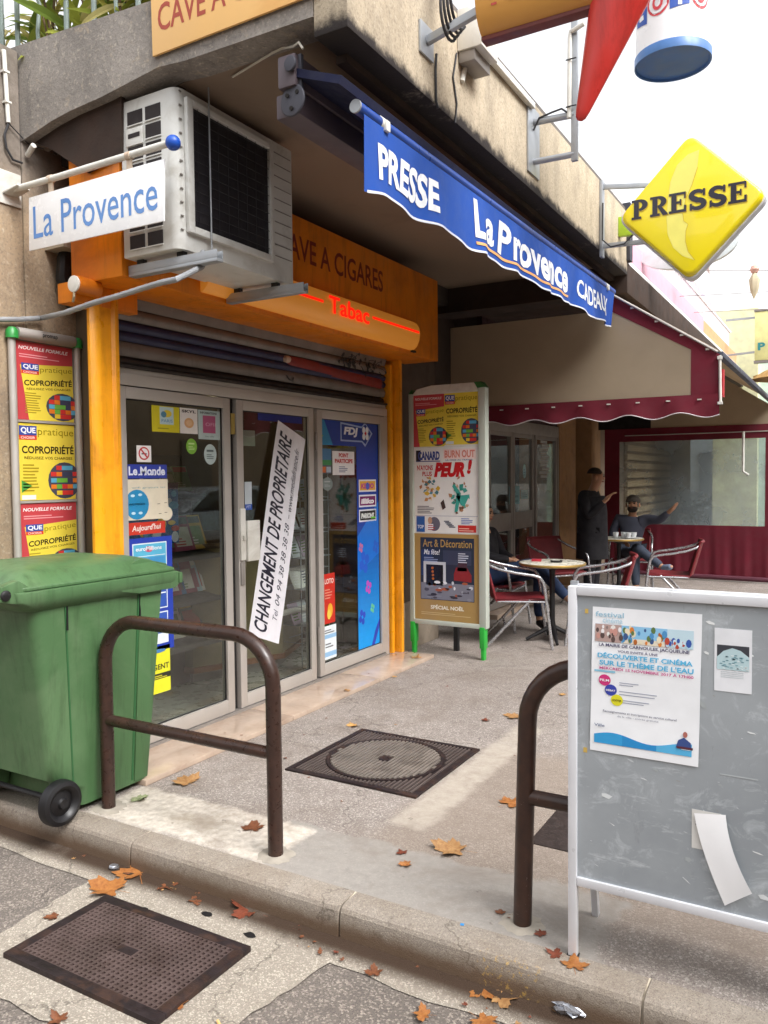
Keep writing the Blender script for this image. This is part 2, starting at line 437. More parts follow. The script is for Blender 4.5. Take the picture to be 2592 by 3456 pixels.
def wear(mat, chip, sc=26, lo=.66, amt=.8):
    t = mat.node_tree; p = [n for n in t.nodes if n.type == 'BSDF_PRINCIPLED'][0]; src = p.inputs['Base Color'].links[0].from_socket
    g = N.__new__(N); g.m = mat; g.t = t; g.co = t.nodes.new('ShaderNodeTexCoord').outputs['Object']
    st = g.ramp(g.noise(sc*.5, 6, .7, vec=g.scaled((1, 1, .12))), (.50, 0), (.72, .45)); ch = g.ramp(g.noise(sc, 6, .8), (lo, 0), (lo+.03, amt))
    x = g.mix(st, src, g.mix(1, src, '#8a8078', 'MULTIPLY')); t.links.new(g.mix(ch, x, chip), p.inputs['Base Color'])
wear(M_ORANGE, '#8c5a28', 30, .70, .5)
M_YPOST = plain('yellow_painted_steel', '#eea01c', .35, var=.07, scale=5, bump=.05, dirt='#a8640c')
wear(M_YPOST, '#6b3c14', 34, .69, .8)
M_WHITE = plain('white_painted_metal', '#d9d7d0', .4, var=.04, bump=.02, dirt='#a9a294')
M_GALV = plain('galvanised_steel', '#a9adb2', .42, .5, var=.1, scale=12, bump=.03)
M_BLACK = plain('black_plastic', '#161517', .5, var=.1, bump=.03)
M_SILLM = plain('pink_marble', '#b39f8e', .14, var=.12, scale=7, bump=.01, dirt='#957865')
M_CABLE = plain('grey_cable', '#8f9194', .5, bump=0)
M_DCABLE = plain('dark_cable', '#2e2d30', .6, bump=0)

def glass(name, tint=(.92, .95, .93), rough=.0, veil=0, veilc='#b0b4b0', dust=0):
    g = N(name); t = g.t.nodes.new('ShaderNodeBsdfTransparent'); t.inputs[0].default_value = (*tint, 1)
    gl = g.t.nodes.new('ShaderNodeBsdfGlossy'); gl.inputs['Roughness'].default_value = rough
    lw = g.t.nodes.new('ShaderNodeLayerWeight'); lw.inputs[0].default_value = .5
    f2 = g.math('ADD', g.math('MULTIPLY', g.math('POWER', lw.outputs['Facing'], 5), .9), .085, clamp=True)
    mx = g.t.nodes.new('ShaderNodeMixShader'); g.set(mx.inputs[0], f2)
    g.t.links.new(t.outputs[0], mx.inputs[1]); g.t.links.new(gl.outputs[0], mx.inputs[2]); last = mx
    if veil:
        d = g.t.nodes.new('ShaderNodeBsdfDiffuse'); d.inputs[0].default_value = hx(veilc)
        m2 = g.t.nodes.new('ShaderNodeMixShader')
        g.set(m2.inputs[0], g.mr(g.noise(3, 4), .2, .8, veil*.7, veil*1.3))
        g.t.links.new(mx.outputs[0], m2.inputs[1]); g.t.links.new(d.outputs[0], m2.inputs[2]); last = m2
    g.t.links.new(last.outputs[0], g.out.inputs[0]); return g.m
M_GLASS = glass('shop_glass')
M_VINYL = glass('clear_vinyl', (.86, .9, .9), .15, .36, '#a9b4b8')

# ------------------------------------------------------------------ the concrete building
B = thing('concrete_building', (-3.65, 2.68, 0), 'weathered concrete building with a deep canopy slab over the shop front', 'building')
# left pillar wall
w = MB(); w.box(-4.4, 2.2, -.15, -3.65, 2.677, 3.68); w.box(-4.4, 2.68, -.02, -3.65, 3.0, 3.3)
w.build('wall', M_CONCW, B, bevel=.012)
# side face of the canopy with its haunch
P = [(-4.4, 3.75), (-3.8, 3.72), (-2.71, 3.655), (-1.85, 3.72), (-1.852, 3.335), (-2.53, 3.343), (-2.69, 3.357), (-3.06, 3.315), (-3.28, 3.302), (-3.42, 3.284), (-3.66, 3.235), (-4.4, 3.2)]
s_ = MB(); s_.prism([(x, 2.68, z) for x, z in P], (0, .16, 0)); s_.build('canopy_side', M_CONC, B)
f_ = MB(); f_.box(-1.85, 2.68, 3.252, -1.69, 7.18, 3.787); f_.build('fascia', M_CONCF, B, bevel=.01)
f_ = MB(); f_.box(-1.70, 2.7, 3.787, -1.95, 7.18, 3.82); f_.build('coping', plain('grey_coping', '#6c6560', .8, var=.2), B)
# haunched corbel behind the side face
s_ = MB(); s_.prism([(-3.65, 2.84, 3.24), (-3.28, 2.84, 3.300), (-2.69, 2.84, 3.355), (-2.69, 2.84, 3.4), (-3.65, 2.84, 3.4)], (0, .05, 0))
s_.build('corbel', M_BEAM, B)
P = [at(u, v, 1, 2.735) for u, v in ((62, 302), (105, 268), (150, 243), (262, 190), (262, 331), (186, 372), (110, 322))]
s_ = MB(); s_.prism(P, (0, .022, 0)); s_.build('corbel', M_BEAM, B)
s_ = MB(); s_.box(-4.4, 2.84, 3.352, -1.85, 7.6, 3.5); s_.build('soffit', M_SOFF, B)
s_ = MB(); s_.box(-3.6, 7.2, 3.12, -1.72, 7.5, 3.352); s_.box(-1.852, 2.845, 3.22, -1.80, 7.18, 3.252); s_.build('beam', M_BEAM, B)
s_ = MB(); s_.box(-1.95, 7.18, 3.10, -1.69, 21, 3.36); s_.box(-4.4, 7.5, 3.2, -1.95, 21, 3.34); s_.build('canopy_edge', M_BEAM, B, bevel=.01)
s_ = MB(); s_.box(-1.80, 7.14, 3.37, -1.66, 7.24, 3.86); s_.build('end_post', plain('dark_post', '#3b3a44', .6), B)
# wall above the sign, pillars between the shops
w = MB(); w.box(-3.8, 2.92, 3.19, -3.42, 7.2, 3.352); w.box(-3.8, 2.992, 2.15, -3.45, 3.03, 3.35); w.build('upper_wall', plain('dark_wall', '#3c332d', .9), B)
w = MB(); w.box(-3.9, 6.0, 0, -3.36, 6.78, 3.352); w.build('pillar', plain('brown_pillar', '#5f5146', .85, var=.15, dirt='#3a302a'), B, bevel=.01)
w = MB(); w.box(-3.37, 6.02, 0, -3.34, 6.78, .42); w.build('plinth', plain('pillar_plinth', '#9c8f7f', .8, dirt='#6c6053'), B, bevel=.004)
w = MB(); w.box(-3.9, 6.78, 0, -3.72, 8.0, 3.2); w.build('recess_wall', plain('recess_brown', '#4d4138', .9), B)
w = MB(); w.box(-3.9, 10.42, 0, -3.33, 11.15, 3.2); w.build('pillar', plain('tan_pillar', '#9b7650', .8, dirt='#72553a'), B, bevel=.01)
w = MB(); w.box(-3.9, 11.95, 0, -3.33, 12.45, 3.2); w.build('pillar', plain('tan_pillar', '#9b7650'), B, bevel=.01)
w = MB(); w.box(-4.3, 11.1, 0, -3.95, 12.0, 3.2); w.build('recess_wall', M_DARK, B)
w = MB(); w.box(-3.9, 12.45, 0, -3.4, 21, 3.2); w.build('wall', M_SOFF, B)
# upper storey set back behind the planters, and the shop's inner shell
sh = MB()
sh.box(-7.6, 2.86, -.02, -7.5, 6.4, 2.9); sh.box(-7.5, 2.985, -.02, -3.435, 3.025, 2.9); sh.box(-7.5, 6.0, -.02, -3.92, 6.06, 2.9)
sh.box(-3.52, 2.96, 2.09, -3.45, 5.9, 2.9)  # unseen lintel added so the ceiling lamps don't show through the slats
sh.build('inner_wall', plain('shop_inner_wall', '#5c4c3a', .8), B)
sh = MB(); sh.box(-7.6, 2.8, 2.72, -3.5, 6.05, 2.8); sh.build('ceiling', plain('shop_ceiling', '#a79c8a', .8), B)
sh = MB(); sh.box(-7.6, 2.82, .0, -3.36, 6.0, .045); sh.build('floor', plain('shop_floor_tile', '#8d8a80', .3, var=.08), B)
sh = MB(); sh.box(-7.5, 8.0, 0, -3.6, 10.4, .05); sh.box(-6.6, 7.9, 0, -6.5, 10.5, 3.1); sh.box(-6.6, 7.9, 0, -3.9, 7.99, 3.1); sh.box(-6.6, 10.41, 0, -3.9, 10.46, 3.1)
sh.build('cafe_inner_wall', plain('cafe_inner', '#3a2d24', .8), B)

# pink balconied block continuing the street
K = thing('balcony_block', (-1.75, 7.5, 3.3), 'pale pink block with white railed balconies beyond the concrete canopy', 'building')
pk = plain('pink_render', '#d3a5b4', .85, var=.05)
pw = plain('white_railing_paint', '#f0eef0', .6, bump=0)
s_ = MB(); s_.box(-1.95, 7.26, 3.36, -1.75, 11.8, 3.66); s_.build('parapet', pk, K, bevel=.01)
s_ = MB(); s_.box(-1.95, 11.8, 3.36, -1.75, 15.5, 3.62); s_.build('parapet', plain('peach_render', '#cf9f74', .85), K)
s_ = MB(); s_.box(-1.75, 7.3, 3.36, -1.70, 15.5, 3.40); s_.build('ledge', pw, K)
s_ = MB()
for i in range(int(8.1/.11)): y = 7.35+.11*i; s_.box(-1.87, y, 3.62, -1.85, y+.02, 4.0)
s_.box(-1.88, 7.3, 4.0, -1.84, 15.5, 4.03)
tag(s_.build('baluster', pw, K), kind='stuff')
s_ = MB(); s_.box(-4.2, 10.6, 3.36, -2.2, 22, 4.6); s_.build('wall', plain('pale_lilac_render', '#b9b0c2', .85), K)
for i in range(4):
    s_ = MB(); s_.box(-2.2, 11.2+2.2*i, 3.75, -2.185, 12.4+2.2*i, 4.35); s_.build('window', plain('pale_shutter', '#c6cdd6', .5), K)
G = thing('pale_green_house', (-1.2, 16, 0), 'pale green and yellow house at the far end of the street', 'building')
s_ = MB(); s_.box(-2.2, 16, 0, -1.45, 24, 4.5); s_.build('wall', plain('pale_yellow_render', '#e4e3b8', .85), G)
s_ = MB(); s_.box(-1.45, 16.3, 0, -1.25, 30, 4.15); s_.build('wall', plain('pale_mint_render', '#cfe3dc', .85), G)
for i in range(3):
    s_ = MB(); s_.box(-1.25, 17+2.5*i, 3.0, -1.24, 18+2.5*i, 3.9); s_.build('window', plain('mint_shutter', '#9fbfba', .5), G)

# the building and trees across the road (they are what the panes reflect)
OB = thing('stone_house', (9.5, 2, 0), 'stone house across the road, reflected in the shop panes', 'building')
M_OST = plain('opposite_stone', '#8a7a66', .9, var=.2, scale=1.2, bump=.3, bscale=10)
s_ = MB(); s_.box(9.5, -14, -.1, 14, 34, 9); s_.build('wall', M_OST, OB)
for i in range(11):
    for j in range(3):
        s_ = MB(); s_.box(9.42, -12+4.1*i, .9+2.8*j, 9.5, -10.8+4.1*i, 2.6+2.8*j); s_.build('window', plain('opposite_shutter', '#5d5a50', .6), OB)
OB2 = thing('rendered_house', (-12, -12, 0), 'plain rendered house behind the photographer', 'building')
s_ = MB(); s_.box(-25, -18, -.1, 12, -13, 7); s_.build('wall', M_OST, OB2)

CAR = thing('parked_car', (5.4, 13, -.1), 'pale parked car across the forecourt, mirrored in the shop pane', 'car')
def carprof(w, z0, zs, n, mat, x0):
    b = MB(); b.prism([(x0, y, z) for y, z in zs], (w, 0, 0)); return b.build(n, mat, CAR, bevel=.05, seg=3)
M_CARP = plain('pale_car_paint', '#a9b0b4', .25, .3, bump=0, coat=.5)
carprof(1.7, 0, [(10.9, .25), (10.95, .62), (11.9, .85), (15.0, .86), (15.2, .6), (15.15, .25)], 'body', M_CARP, 4.6)
carprof(1.5, 0, [(11.85, .84), (12.55, 1.33), (14.2, 1.36), (15.0, .85)], 'roof', M_CARP, 4.7)
carprof(1.54, 0, [(12.05, .87), (12.62, 1.27), (13.35, 1.29), (13.35, .87)], 'window', plain('car_window', '#20262a', .08, bump=0), 4.68)
carprof(1.54, 0, [(13.43, .87), (13.43, 1.29), (14.12, 1.29), (14.7, .87)], 'window', plain('car_window', '#20262a'), 4.68)
for yy in (11.65, 14.4):
    for xx, s in ((4.62, -1), (6.28, 1)):
        b = MB(); b.lathe([(0, .0), (.15, .0), (.2, .02), (.30, .02), (.31, -.04), (.31, -.18), (0, -.18)], (xx, yy, .19), (s, 0, 0), 24); b.build('wheel', M_BLACK, CAR)

# ------------------------------------------------------------------ marble sill
t = thing('marble_sill', (-3.2, 4.3, 0), None, None, kind='structure')
for y0, y1 in ((2.80, 4.02), (4.024, 5.10), (5.104, 6.0)):
    b = MB(); b.box(-3.44, y0, .0, -3.0, y1, .03); b.build('marble_slab', M_SILLM, t, bevel=.004)

# ------------------------------------------------------------------ shop front: header, two door leaves, fixed pane
SF = thing('shop_front', (-3.38, 4.3, .03), 'aluminium framed glass shop front with two door leaves and a fixed pane', 'shop front')
b = MB(); b.box(-3.43, 2.96, 2.026, -3.345, 5.85, 2.088); b.box(-3.43, 2.96, 2.088, -3.36, 5.85, 2.12)
b.box(-3.43, 2.955, .03, -3.36, 2.985, 2.1); b.box(-3.43, 5.80, .03, -3.35, 5.86, 2.026)
b.build('frame', M_ALU, SF, bevel=.004)
b = MB(); b.box(-3.44, 2.985, .03, -3.34, 5.80, .046); b.build('threshold', M_ALUD, SF)
def leaf(y0, y1, name, hinge=None, ang=0, low=.05):
    fx0, fx1 = -3.40, -3.35
    b = MB(); w = .062
    b.box(fx0, y0, low, fx1, y0+w, 2.02); b.box(fx0, y1-w, low, fx1, y1, 2.02)
    b.box(fx0, y0+w, 1.957, fx1, y1-w, 2.02); b.box(fx0, y0+w, low, fx1, y1-w, low+.085)
    d = b.build(name, M_ALU, SF, bevel=.004)
    q = MB(); q.box(-3.379, y0+w, low+.085, -3.373, y1-w, 1.957); q.build('glass', M_GLASS, d)
    q = MB()
    for a in ((y0+w, low+.085, y0+w+.006, 1.957), (y1-w-.006, low+.085, y1-w, 1.957), (y0+w, 1.951, y1-w, 1.957), (y0+w, low+.085, y1-w, low+.091)):
        q.box(-3.372, a[0], a[1], -3.366, a[2], a[3])
    q.build('gasket', M_BLACK, d)
    return d
d1 = leaf(2.988, 3.885, 'door')
d2 = leaf(3.945, 4.79, 'door')
b = MB(); b.box(-3.41, 3.885, .05, -3.385, 3.945, 2.024); b.build('door_gap', M_DARK, SF)
b = MB(); b.box(-3.375, 3.897, 1.80, -3.353, 3.932, 1.93); b.build('latch_keep', plain('brass_keep', '#b09a55', .4, .5), SF)
b = MB(); b.box(-3.35, 3.952, 1.0, -3.335, 4.0, 1.33); b.box(-3.335, 3.965, 1.13, -3.32, 3.985, 1.16); b.build('lock', M_WHITE, d2, bevel=.003)
b = MB(); b.box(-3.35, 3.955, .84, -3.34, 3.99, .985); b.build('lock_plate', M_ALUD, d2, bevel=.002)
b = MB(); b.box(-3.35, 3.955, .998, -3.25, 4.0, 1.008); b.bar((-3.30, 3.96, .99), (-3.30, 4.09, .99), .012)
pb = MB(); pb.box(-3.347, 4.008, .99, -3.325, 4.13, 1.25); pb.build('letter_box', M_WHITE, d2, bevel=.003)
p3 = leaf(4.835, 5.80, 'window', low=.055)
for z0 in (1.72, .30):
    b = MB(); b.tube([(-3.345, 4.812, z0), (-3.345, 4.812, z0+.13)], .011); b.build('hinge', M_ALUD, p3)

# yellow posts
def post(y0, y1, x0, x1, lab, ztop, z0=.03):
    b = MB(); m = (y0+y1)/2
    P = [(x0, y0), (x1-.02, y0), (x1, y0+.03), (x1, y0+.055), (x1-.018, y0+.065), (x1-.018, y1-.035), (x1, y1-.025), (x1, y1), (x0, y1)] if y1-y0 > .12 else [(x0, y0), (x1, y0), (x1, y1), (x0, y1)]
    b.prism([(x, y, z0) for x, y in P], (0, 0, ztop-z0))
    o = b.build('steel_post', M_YPOST, bevel=.003); tag(o, lab, 'post')
post(2.785, 2.955, -3.325, -3.285, 'wide orange-yellow steel post between the wall poster frame and the door', 2.50)
post(5.878, 5.922, -3.42, -3.33, 'narrow orange post on the far side of the shop front, nearest the blue window', 2.46)
post(5.945, 5.985, -3.42, -3.275, 'slim orange post between the shop front and the brown pillar', 2.50)
b = MB(); b.box(-3.41, 5.924, .03, -3.39, 5.943, 2.46); b.build('gap_filler', M_DARK, SF)

# roller shutter, half rolled up, painted navy with a red carrot
RS = thing('roller_shutter', (-3.36, 4.4, 2.2), 'rolled-up metal shutter painted navy with a red cigar above the doors', 'shutter')
zz = [2.13, 2.185, 2.195, 2.27, 2.38, 2.44, 2.52, 2.60, 2.70]
navy = plain('navy_painted_slat', '#23264a', .5, var=.15, dirt='#141425')
gry = plain('grey_galvanised_slat', '#7b736d', .5, .2, var=.15, dirt='#4d4540')
blk = plain('shutter_rail', '#26201f', .6, dirt='#4a4238')
for z0, z1, mt, dx in ((2.10, 2.128, blk, .02), (2.13, 2.182, blk, 0), (2.186, 2.262, gry, .012), (2.266, 2.318, navy, .016), (2.32, 2.372, navy, .018), (2.376, 2.44, gry, .022), (2.445, 2.60, gry, .024)):
    b = MB(); n = 5
    prof = [(-3.40+dx+.016*sin(pi*i/n), z0+(z1-z0)*i/n) for i in range(n+1)]
    b.grid(lambda u, v: (prof[round(v*n)][0], 2.96+2.91*u, prof[round(v*n)][1]), 1, n)
    b.build('slat', mt, RS)
b = MB(); b.box(-3.37, 2.97, 2.120, -3.345, 5.86, 2.136); b.build('bottom_bar', blk, RS, bevel=.003)
b = MB(); b.lathe([(.0, 0), (.020, .01), (.034, .05), (.04, .2), (.042, 1.3)], (-3.372, 4.50, 2.338), (0, 1, -.035), 10)
for i, v in enumerate(b.v): b.v[i] = (-3.377+(v[0]+3.372)*.35, v[1], v[2])
b.build('painted_cigar', plain('dull_red_paint', '#7e2a26', .6, var=.15), RS)
b = MB(); b.lathe([(.0, -.03), (.022, -.012), (.026, .02), (.024, .03)], (-3.366, 4.49, 2.34), (0, 1, -.035), 10); b.build('cigar_tip', plain('cream_tip', '#b9a08e', .6), RS)
b = MB(); b.tube([(-3.37, 4.5, 2.23), (-3.36, 4.52, 2.2), (-3.36, 4.56, 2.195), (-3.37, 4.58, 2.22)], .005, 6); b.build('hook', M_DCABLE, RS)

# dried twig caught above the shutter
b = MB(); rr = random.Random(3)
for i in range(46):
    p = Vector((-3.34+rr.uniform(-.01, .03), 5.13+.55*rr.random(), 2.40+rr.uniform(-.035, .05)))
    q = p+Vector((rr.uniform(-.02, .04), rr.uniform(-.05, .05), rr.uniform(-.045, .03)))
    b.tube([p, (p+q)/2+Vector((0, 0, .008)), q], .0028, 5)
    b.add([q+Vector((0, -.014, 0)), q+Vector((0, 0, -.02)), q+Vector((0, .015, 0)), q+Vector((.004, 0, .014))], [(0, 1, 2, 3)])
tag(b.build('dried_branch', M_BLACK, smooth=0), 'tangle of dried twigs stuck between the shutter and the orange sign box', 'twigs')

# orange sign box over the door
SB = thing('sign_box', (-3.2, 4.5, 2.8), 'orange sign box reading CAVE A CIGARES over the shop doors', 'sign')
b = MB(); b.box(-3.40, 2.76, 2.50, -3.04, 6.2, 3.175); b.build('case', M_ORANGE, SB, bevel=.006)
b = MB(); b.box(-3.43, 2.70, 2.40, -3.30, 3.10, 2.50); b.build('rail', M_ORANGE, SB, bevel=.004)
b = MB(); b.tube([(-3.26, 2.665, 2.47), (-3.26, 2.80, 2.47)], .043, 18); b.build('pipe', plain('pipe_mid', '#c56a0b', .45), SB)
b = MB(); b.tube([(-3.26, 2.655, 2.47), (-3.26, 2.666, 2.47)], .040, 18); b.build('pipe_cap', M_WHITE, SB, bevel=.003)
b = MB(); b.tube([(-3.26, 2.66, 2.43), (-3.255, 2.655, 2.405), (-3.27, 2.66, 2.385)], .006, 6); b.build('string', plain('twine', '#8d8067', .9), SB)
pr = Print((-3.0392, 0, 0))
pr.text('CAVE A CIGARES', 3.99, 2.90, 5.27, 3.055, '#7a2210', 1, bold=.012)
pr.build('lettering', M_PRINT, SB, smooth=0)
# lit tobacco light box
def lamp(name, c, s, rough=.4):
    g = N(name); g.bsdf(c, rough, emit=c, estr=s); return g.m
TB = thing('tabac_light_box', (-2.98, 4.9, 2.62), 'rounded cream light box with glowing red tabac lettering under the orange sign', 'light box')
P = [(-3.04, 2.755), (-3.03, 2.757), (-2.99, 2.735), (-2.968, 2.70), (-2.96, 2.655), (-2.968, 2.60), (-2.99, 2.555), (-3.02, 2.53), (-3.04, 2.526)]
b = MB(); b.prism([(x, 3.3, z) for x, z in P], (0, 2.42, 0))
cr = N('lit_cream'); cr.bsdf('#c98a3a', .3, emit='#e08a30', estr=.13); b.build('diffuser', cr.m, TB, bevel=.008)
red = lamp('lit_red', '#f01808', .5)
def arcx(z):   # x of the light box skin at height z
    for (x0, z0), (x1, z1) in zip(P, P[1:]):
        if z1 <= z <= z0: return x0+(x1-x0)*(z0-z)/(z0-z1+1e-9)
    return -2.96
pr = Print((-2.9, 0, 0)); pr.warp = lambda u, v, p, n: Vector((arcx(v)+.0025, u, v))
for y0, y1 in ((3.34, 4.36), (4.98, 5.70)):
    for k in range(3): pr.poly([(y0, 2.652+.006*k), (y1, 2.652+.006*k), (y1, 2.658+.006*k), (y0, 2.658+.006*k)], '#ff2010')
pr.warp = lambda u, v, p, n: Vector((-2.9555, u, v)); pr.text('Tabac', 4.42, 2.60, 4.93, 2.715, '#ff2010', bold=.02)
pr.build('lettering', red, TB, smooth=0)
b = MB(); b.box(-3.04, 5.70, 2.515, -3.02, 5.76, 2.53); b.build('bracket', M_DARK, TB)

# orange sign on the side face of the canopy
SG = thing('side_sign', (-2.3, 2.66, 3.6), 'pale orange sign lettered CAVE A on the side of the concrete canopy', 'sign')
b = MB(); b.prism([(-2.706, 2.674, 3.400), (-1.80, 2.674, 3.407), (-1.80, 2.674, 3.98), (-2.712, 2.674, 3.98)], (0, -.012, 0)); b.build('panel', plain('pale_orange_panel', '#f3c27a', .45, var=.05, scale=2, bump=.02, dirt='#cf8a3c'), SG, bevel=.002)
pr = Print((0, 2.6615, 0), (1, 0, 0)); 
pr.text('CAVE A CIGARES', -2.668, 3.492, -1.80, 3.612, '#a84632', 1, bold=.012)
pr.build('lettering', M_PRINT, SG, smooth=0)

# ------------------------------------------------------------------ air conditioner
AC = thing('air_conditioner', (-2.83, 3.2, 2.57), 'large white air conditioning unit hung on rails under the canopy corner', 'air conditioner')
X0, X1, Y0, Y1, Z0, Z1 = -3.01, -2.655, 2.75, 3.62, 2.575, 3.335
M_ACW = plain('cream_white_casing', '#d3d3cf', .4, var=.03, bump=.02, dirt='#a59f92')
cas = MB(); r_ = .05
pl = [(X0, Y0), (X1-r_, Y0)]+[(X1-r_+r_*sin(a), Y0+r_-r_*cos(a)) for a in [radians(15*i) for i in range(1, 6)]]+[(X1, Y0+r_), (X1, Y1), (X0, Y1)]
cas.prism([(x, y, Z0) for x, y in pl], (0, 0, Z1-Z0-.035)); cs = cas.build('casing', M_ACW, AC, bevel=.004)
b = MB(); b.prism([(X0+.5*(x-X0)*0+x*1.0, y, Z1-.033) for x, y in pl], (0, 0, .035)); b.build('lid', M_ACW, AC, bevel=.009)
# vent openings on the narrow side
M_VENT = plain('vent_recess', '#2a2425', .8, bump=.3, bscale=25)
cols = ((-2.965, -2.868), (-2.848, -2.752)); zt = 3.245
for j in range(8):
    z1 = zt-.082*j; z0 = z1-.064
    for i, (a, c2) in enumerate(cols):
        if i == 0 and j == 1: continue
        b = MB(); b.box(a, Y0-.003, z0, c2, Y0+.02, z1)
        q = b.build('vent', M_VENT, AC)
        b = MB(); b.box(a-.004, Y0-.007, z0-.005, c2+.004, Y0-.003, z0); b.build('lip', M_ACW, q)
b = MB(); b.box(-2.972, Y0-.008, 3.085, -2.862, Y0-.002, 3.165); b.build('handle_plate', M_ACW, AC, bevel=.003)
b = MB(); b.box(-2.955, Y0-.010, 3.12, -2.88, Y0-.007, 3.14); b.build('handle_slot', M_VENT, AC)
# big coil grille on the street side
gx = X1+.002
b = MB()
for a in ((2.795, 2.655, 2.835, 3.262), (3.40, 2.655, 3.425, 3.262), (2.835, 3.232, 3.40, 3.262), (2.835, 2.655, 3.40, 2.688)): b.box(gx, a[0], a[1], gx+.022, a[2], a[3])
b.build('grille_frame', M_ACW, AC, bevel=.004)
b = MB(); b.box(gx, 2.835, 2.688, gx+.004, 3.40, 3.232); b.build('coil', plain('dusty_coil', '#1d1a1f', .6, bump=.4, bscale=120), AC)
b = MB()
for i in range(12): z = 2.72+.0455*i; b.tube([(gx+.012, 2.835, z), (gx+.012, 3.40, z)], .0016, 5)
for i in range(8): y = 2.87+.07*i; b.tube([(gx+.0145, y, 2.69), (gx+.0145, y, 3.232)], .0013, 5)
tag(b.build('guard_wire', M_BLACK, AC), kind='stuff')
for j in range(10):
    b = MB(); z = 2.70+.06*j; b.box(gx, 3.46, z, gx+.0015, 3.605, z+.0045); b.build('louvre', M_ALUD, AC)
for j in range(11):
    b = MB(); z = 2.66+.062*j; b.box(X1-.004, 2.768, z, X1+.0015, 2.784, z+.006); b.build('notch', M_ALUD, AC)
for yy, xe in ((2.815, -2.47), (3.52, -2.50)):
    b = MB(); b.box(-3.03, yy-.022, 2.50, xe, yy+.022, 2.515); b.box(-3.03, yy-.022, 2.515, xe, yy-.016, 2.552); b.box(-3.03, yy+.016, 2.515, xe, yy+.022, 2.552)
    q = b.build('support_rail', M_GALV, AC, bevel=.002)
    b = MB(); b.box(-2.98, yy-.014, 2.553, -2.94, yy+.014, 2.575); b.box(-2.72, yy-.014, 2.553, -2.68, yy+.014, 2.575); b.build('rubber_foot', M_BLACK, q)
b = MB(); b.tube([(-2.622, 2.93, 3.352), (-2.620, 2.93, 2.54)], .004, 6); b.build('hanger_rod', M_GALV, AC)

# awning gearbox and wire under the canopy corner
AG = thing('awning_gearbox', (-1.98, 2.75, 3.12), 'white crank gearbox plate of the blue awning under the canopy corner', 'awning bracket')
b = MB(); b.lathe([(.062, 0), (.066, .006), (.062, .014)], (-2.0, 2.735, 3.07), (.1, 1, 0), 24); b.lathe([(.03, 0), (.032, .01), (.026, .016)], (-1.985, 2.70, 3.20), (.1, 1, 0), 16)
b.box(-2.035, 2.742, 3.09, -1.955, 2.76, 3.25); b.build('plate', plain('shaded_gearbox_metal', '#46464f', .6, .2, dirt='#3c3a40'), AG, bevel=.003)  # white plate darkened in its colour for the shade under the canopy
b = MB()
for dx, dz in ((-.02, .02), (.03, .025), (.0, -.035)): b.lathe([(.009, 0), (.009, -.006)], (-2.0+dx, 2.733, 3.07+dz), (0, 1, 0), 8)
b.build('bolt', M_DARK, AG)
b = MB(); b.tube([(-2.45, 2.9, 3.345), (-2.3, 2.85, 3.335), (-2.15, 2.8, 3.325), (-2.08, 2.78, 3.318), (-2.0, 2.75, 3.29), (-1.95, 2.72, 3.28), (-1.93, 2.72, 3.25)], .005, 6)
b.build('wire', plain('white_wire', '#c9c4b8', .6, bump=0), AG)

# ------------------------------------------------------------------ blue awning with its hanging banner
BA = thing('blue_awning', (-1.8, 4.9, 3.05), 'blue rolled-in awning with a hanging banner whose white lettering starts PRESSE and ends CADEAUX', 'awning')
navyc = plain('navy_canvas', '#0c1236', .8, var=.1, bump=.2, bscale=200)
b = MB(); b.obox((-2.04, 2.73, 3.18), (0, 4.15, 0), (.275, 0, -.105), (.012, 0, .03)); b.build('canvas', navyc, BA)
b = MB(); b.tube([(-1.765, 2.85, 3.035), (-1.762, 5, 3.05), (-1.765, 6.98, 3.078)], .026, 14); b.build('front_tube', plain('blue_tube', '#174294', .35, var=.05), BA)
b = MB(); b.lathe([(.017, -.003), (.027, -.003), (.028, .006), (.02, .008)], (-1.765, 2.85, 3.035), (0, 1, 0), 18); b.build('tube_end', M_GALV, BA)
b = MB(); b.box(-2.10, 2.76, 3.02, -1.98, 6.9, 3.12); b.box(-2.06, 2.72, 3.12, -1.97, 6.9, 3.25); b.build('cassette', plain('grey_brown_cassette', '#5b5056', .5), BA, bevel=.01)
for yy in (3.06, 6.72):
    b = MB(); b.tube([(-1.765, yy-.03, 3.035+(yy-2.85)*.0104), (-1.765, yy+.03, 3.035+(yy-2.85)*.0104)], .029, 12); b.box(-1.75, yy-.015, 3.0+(yy-2.85)*.0104, -1.73, yy+.02, 3.045+(yy-2.85)*.0104); b.build('clip', M_WHITE, BA, bevel=.003)
b = MB()
for yy in (3.3, 5.6): b.bar((-2.04, yy, 3.10), (-1.80, yy+.35, 3.02), .03, .022)
b.build('folding_arm', M_DARK, BA)
Z0b = lambda y: 3.012+.0104*(y-2.87)
hang = lambda y: .293+.012*sin(y*5.2)+.009*sin(y*11.3+1)
wv = lambda y, d: .020*sin(y*5.1+.6)*d+.013*sin(y*12.7)*d+.008*sin(y*23+2)*d
DR = .297
def bwarp(u, v, p, n):
    d = (Z0b(u)-v)/DR
    return Vector((-1.745+wv(u, d)+.0012+(p.x+1.745), u+.05*d*max(0, 3.1-u), Z0b(u)-d*hang(u)))
pr = Print((-1.745, 0, 0), eps=.001)
def bsurf(u, v): y = 2.885+4.06*u; z = Z0b(y)-DR*v; return bwarp(y, z, Vector((-1.745, 0, 0)), None)-Vector((.0012, 0, 0))
blue = hx('#1b4fb4')
cl = MB(); cl.grid(bsurf, 130, 8, blue); cl.grid(lambda u, v: bsurf(u, v)-Vector((.0015, 0, 0)), 130, 8, blue, flip=True)
M_BLUEC = plain('blue_banner_cloth', '#11469c', .8, var=.08, scale=6, bump=.15, bscale=300)
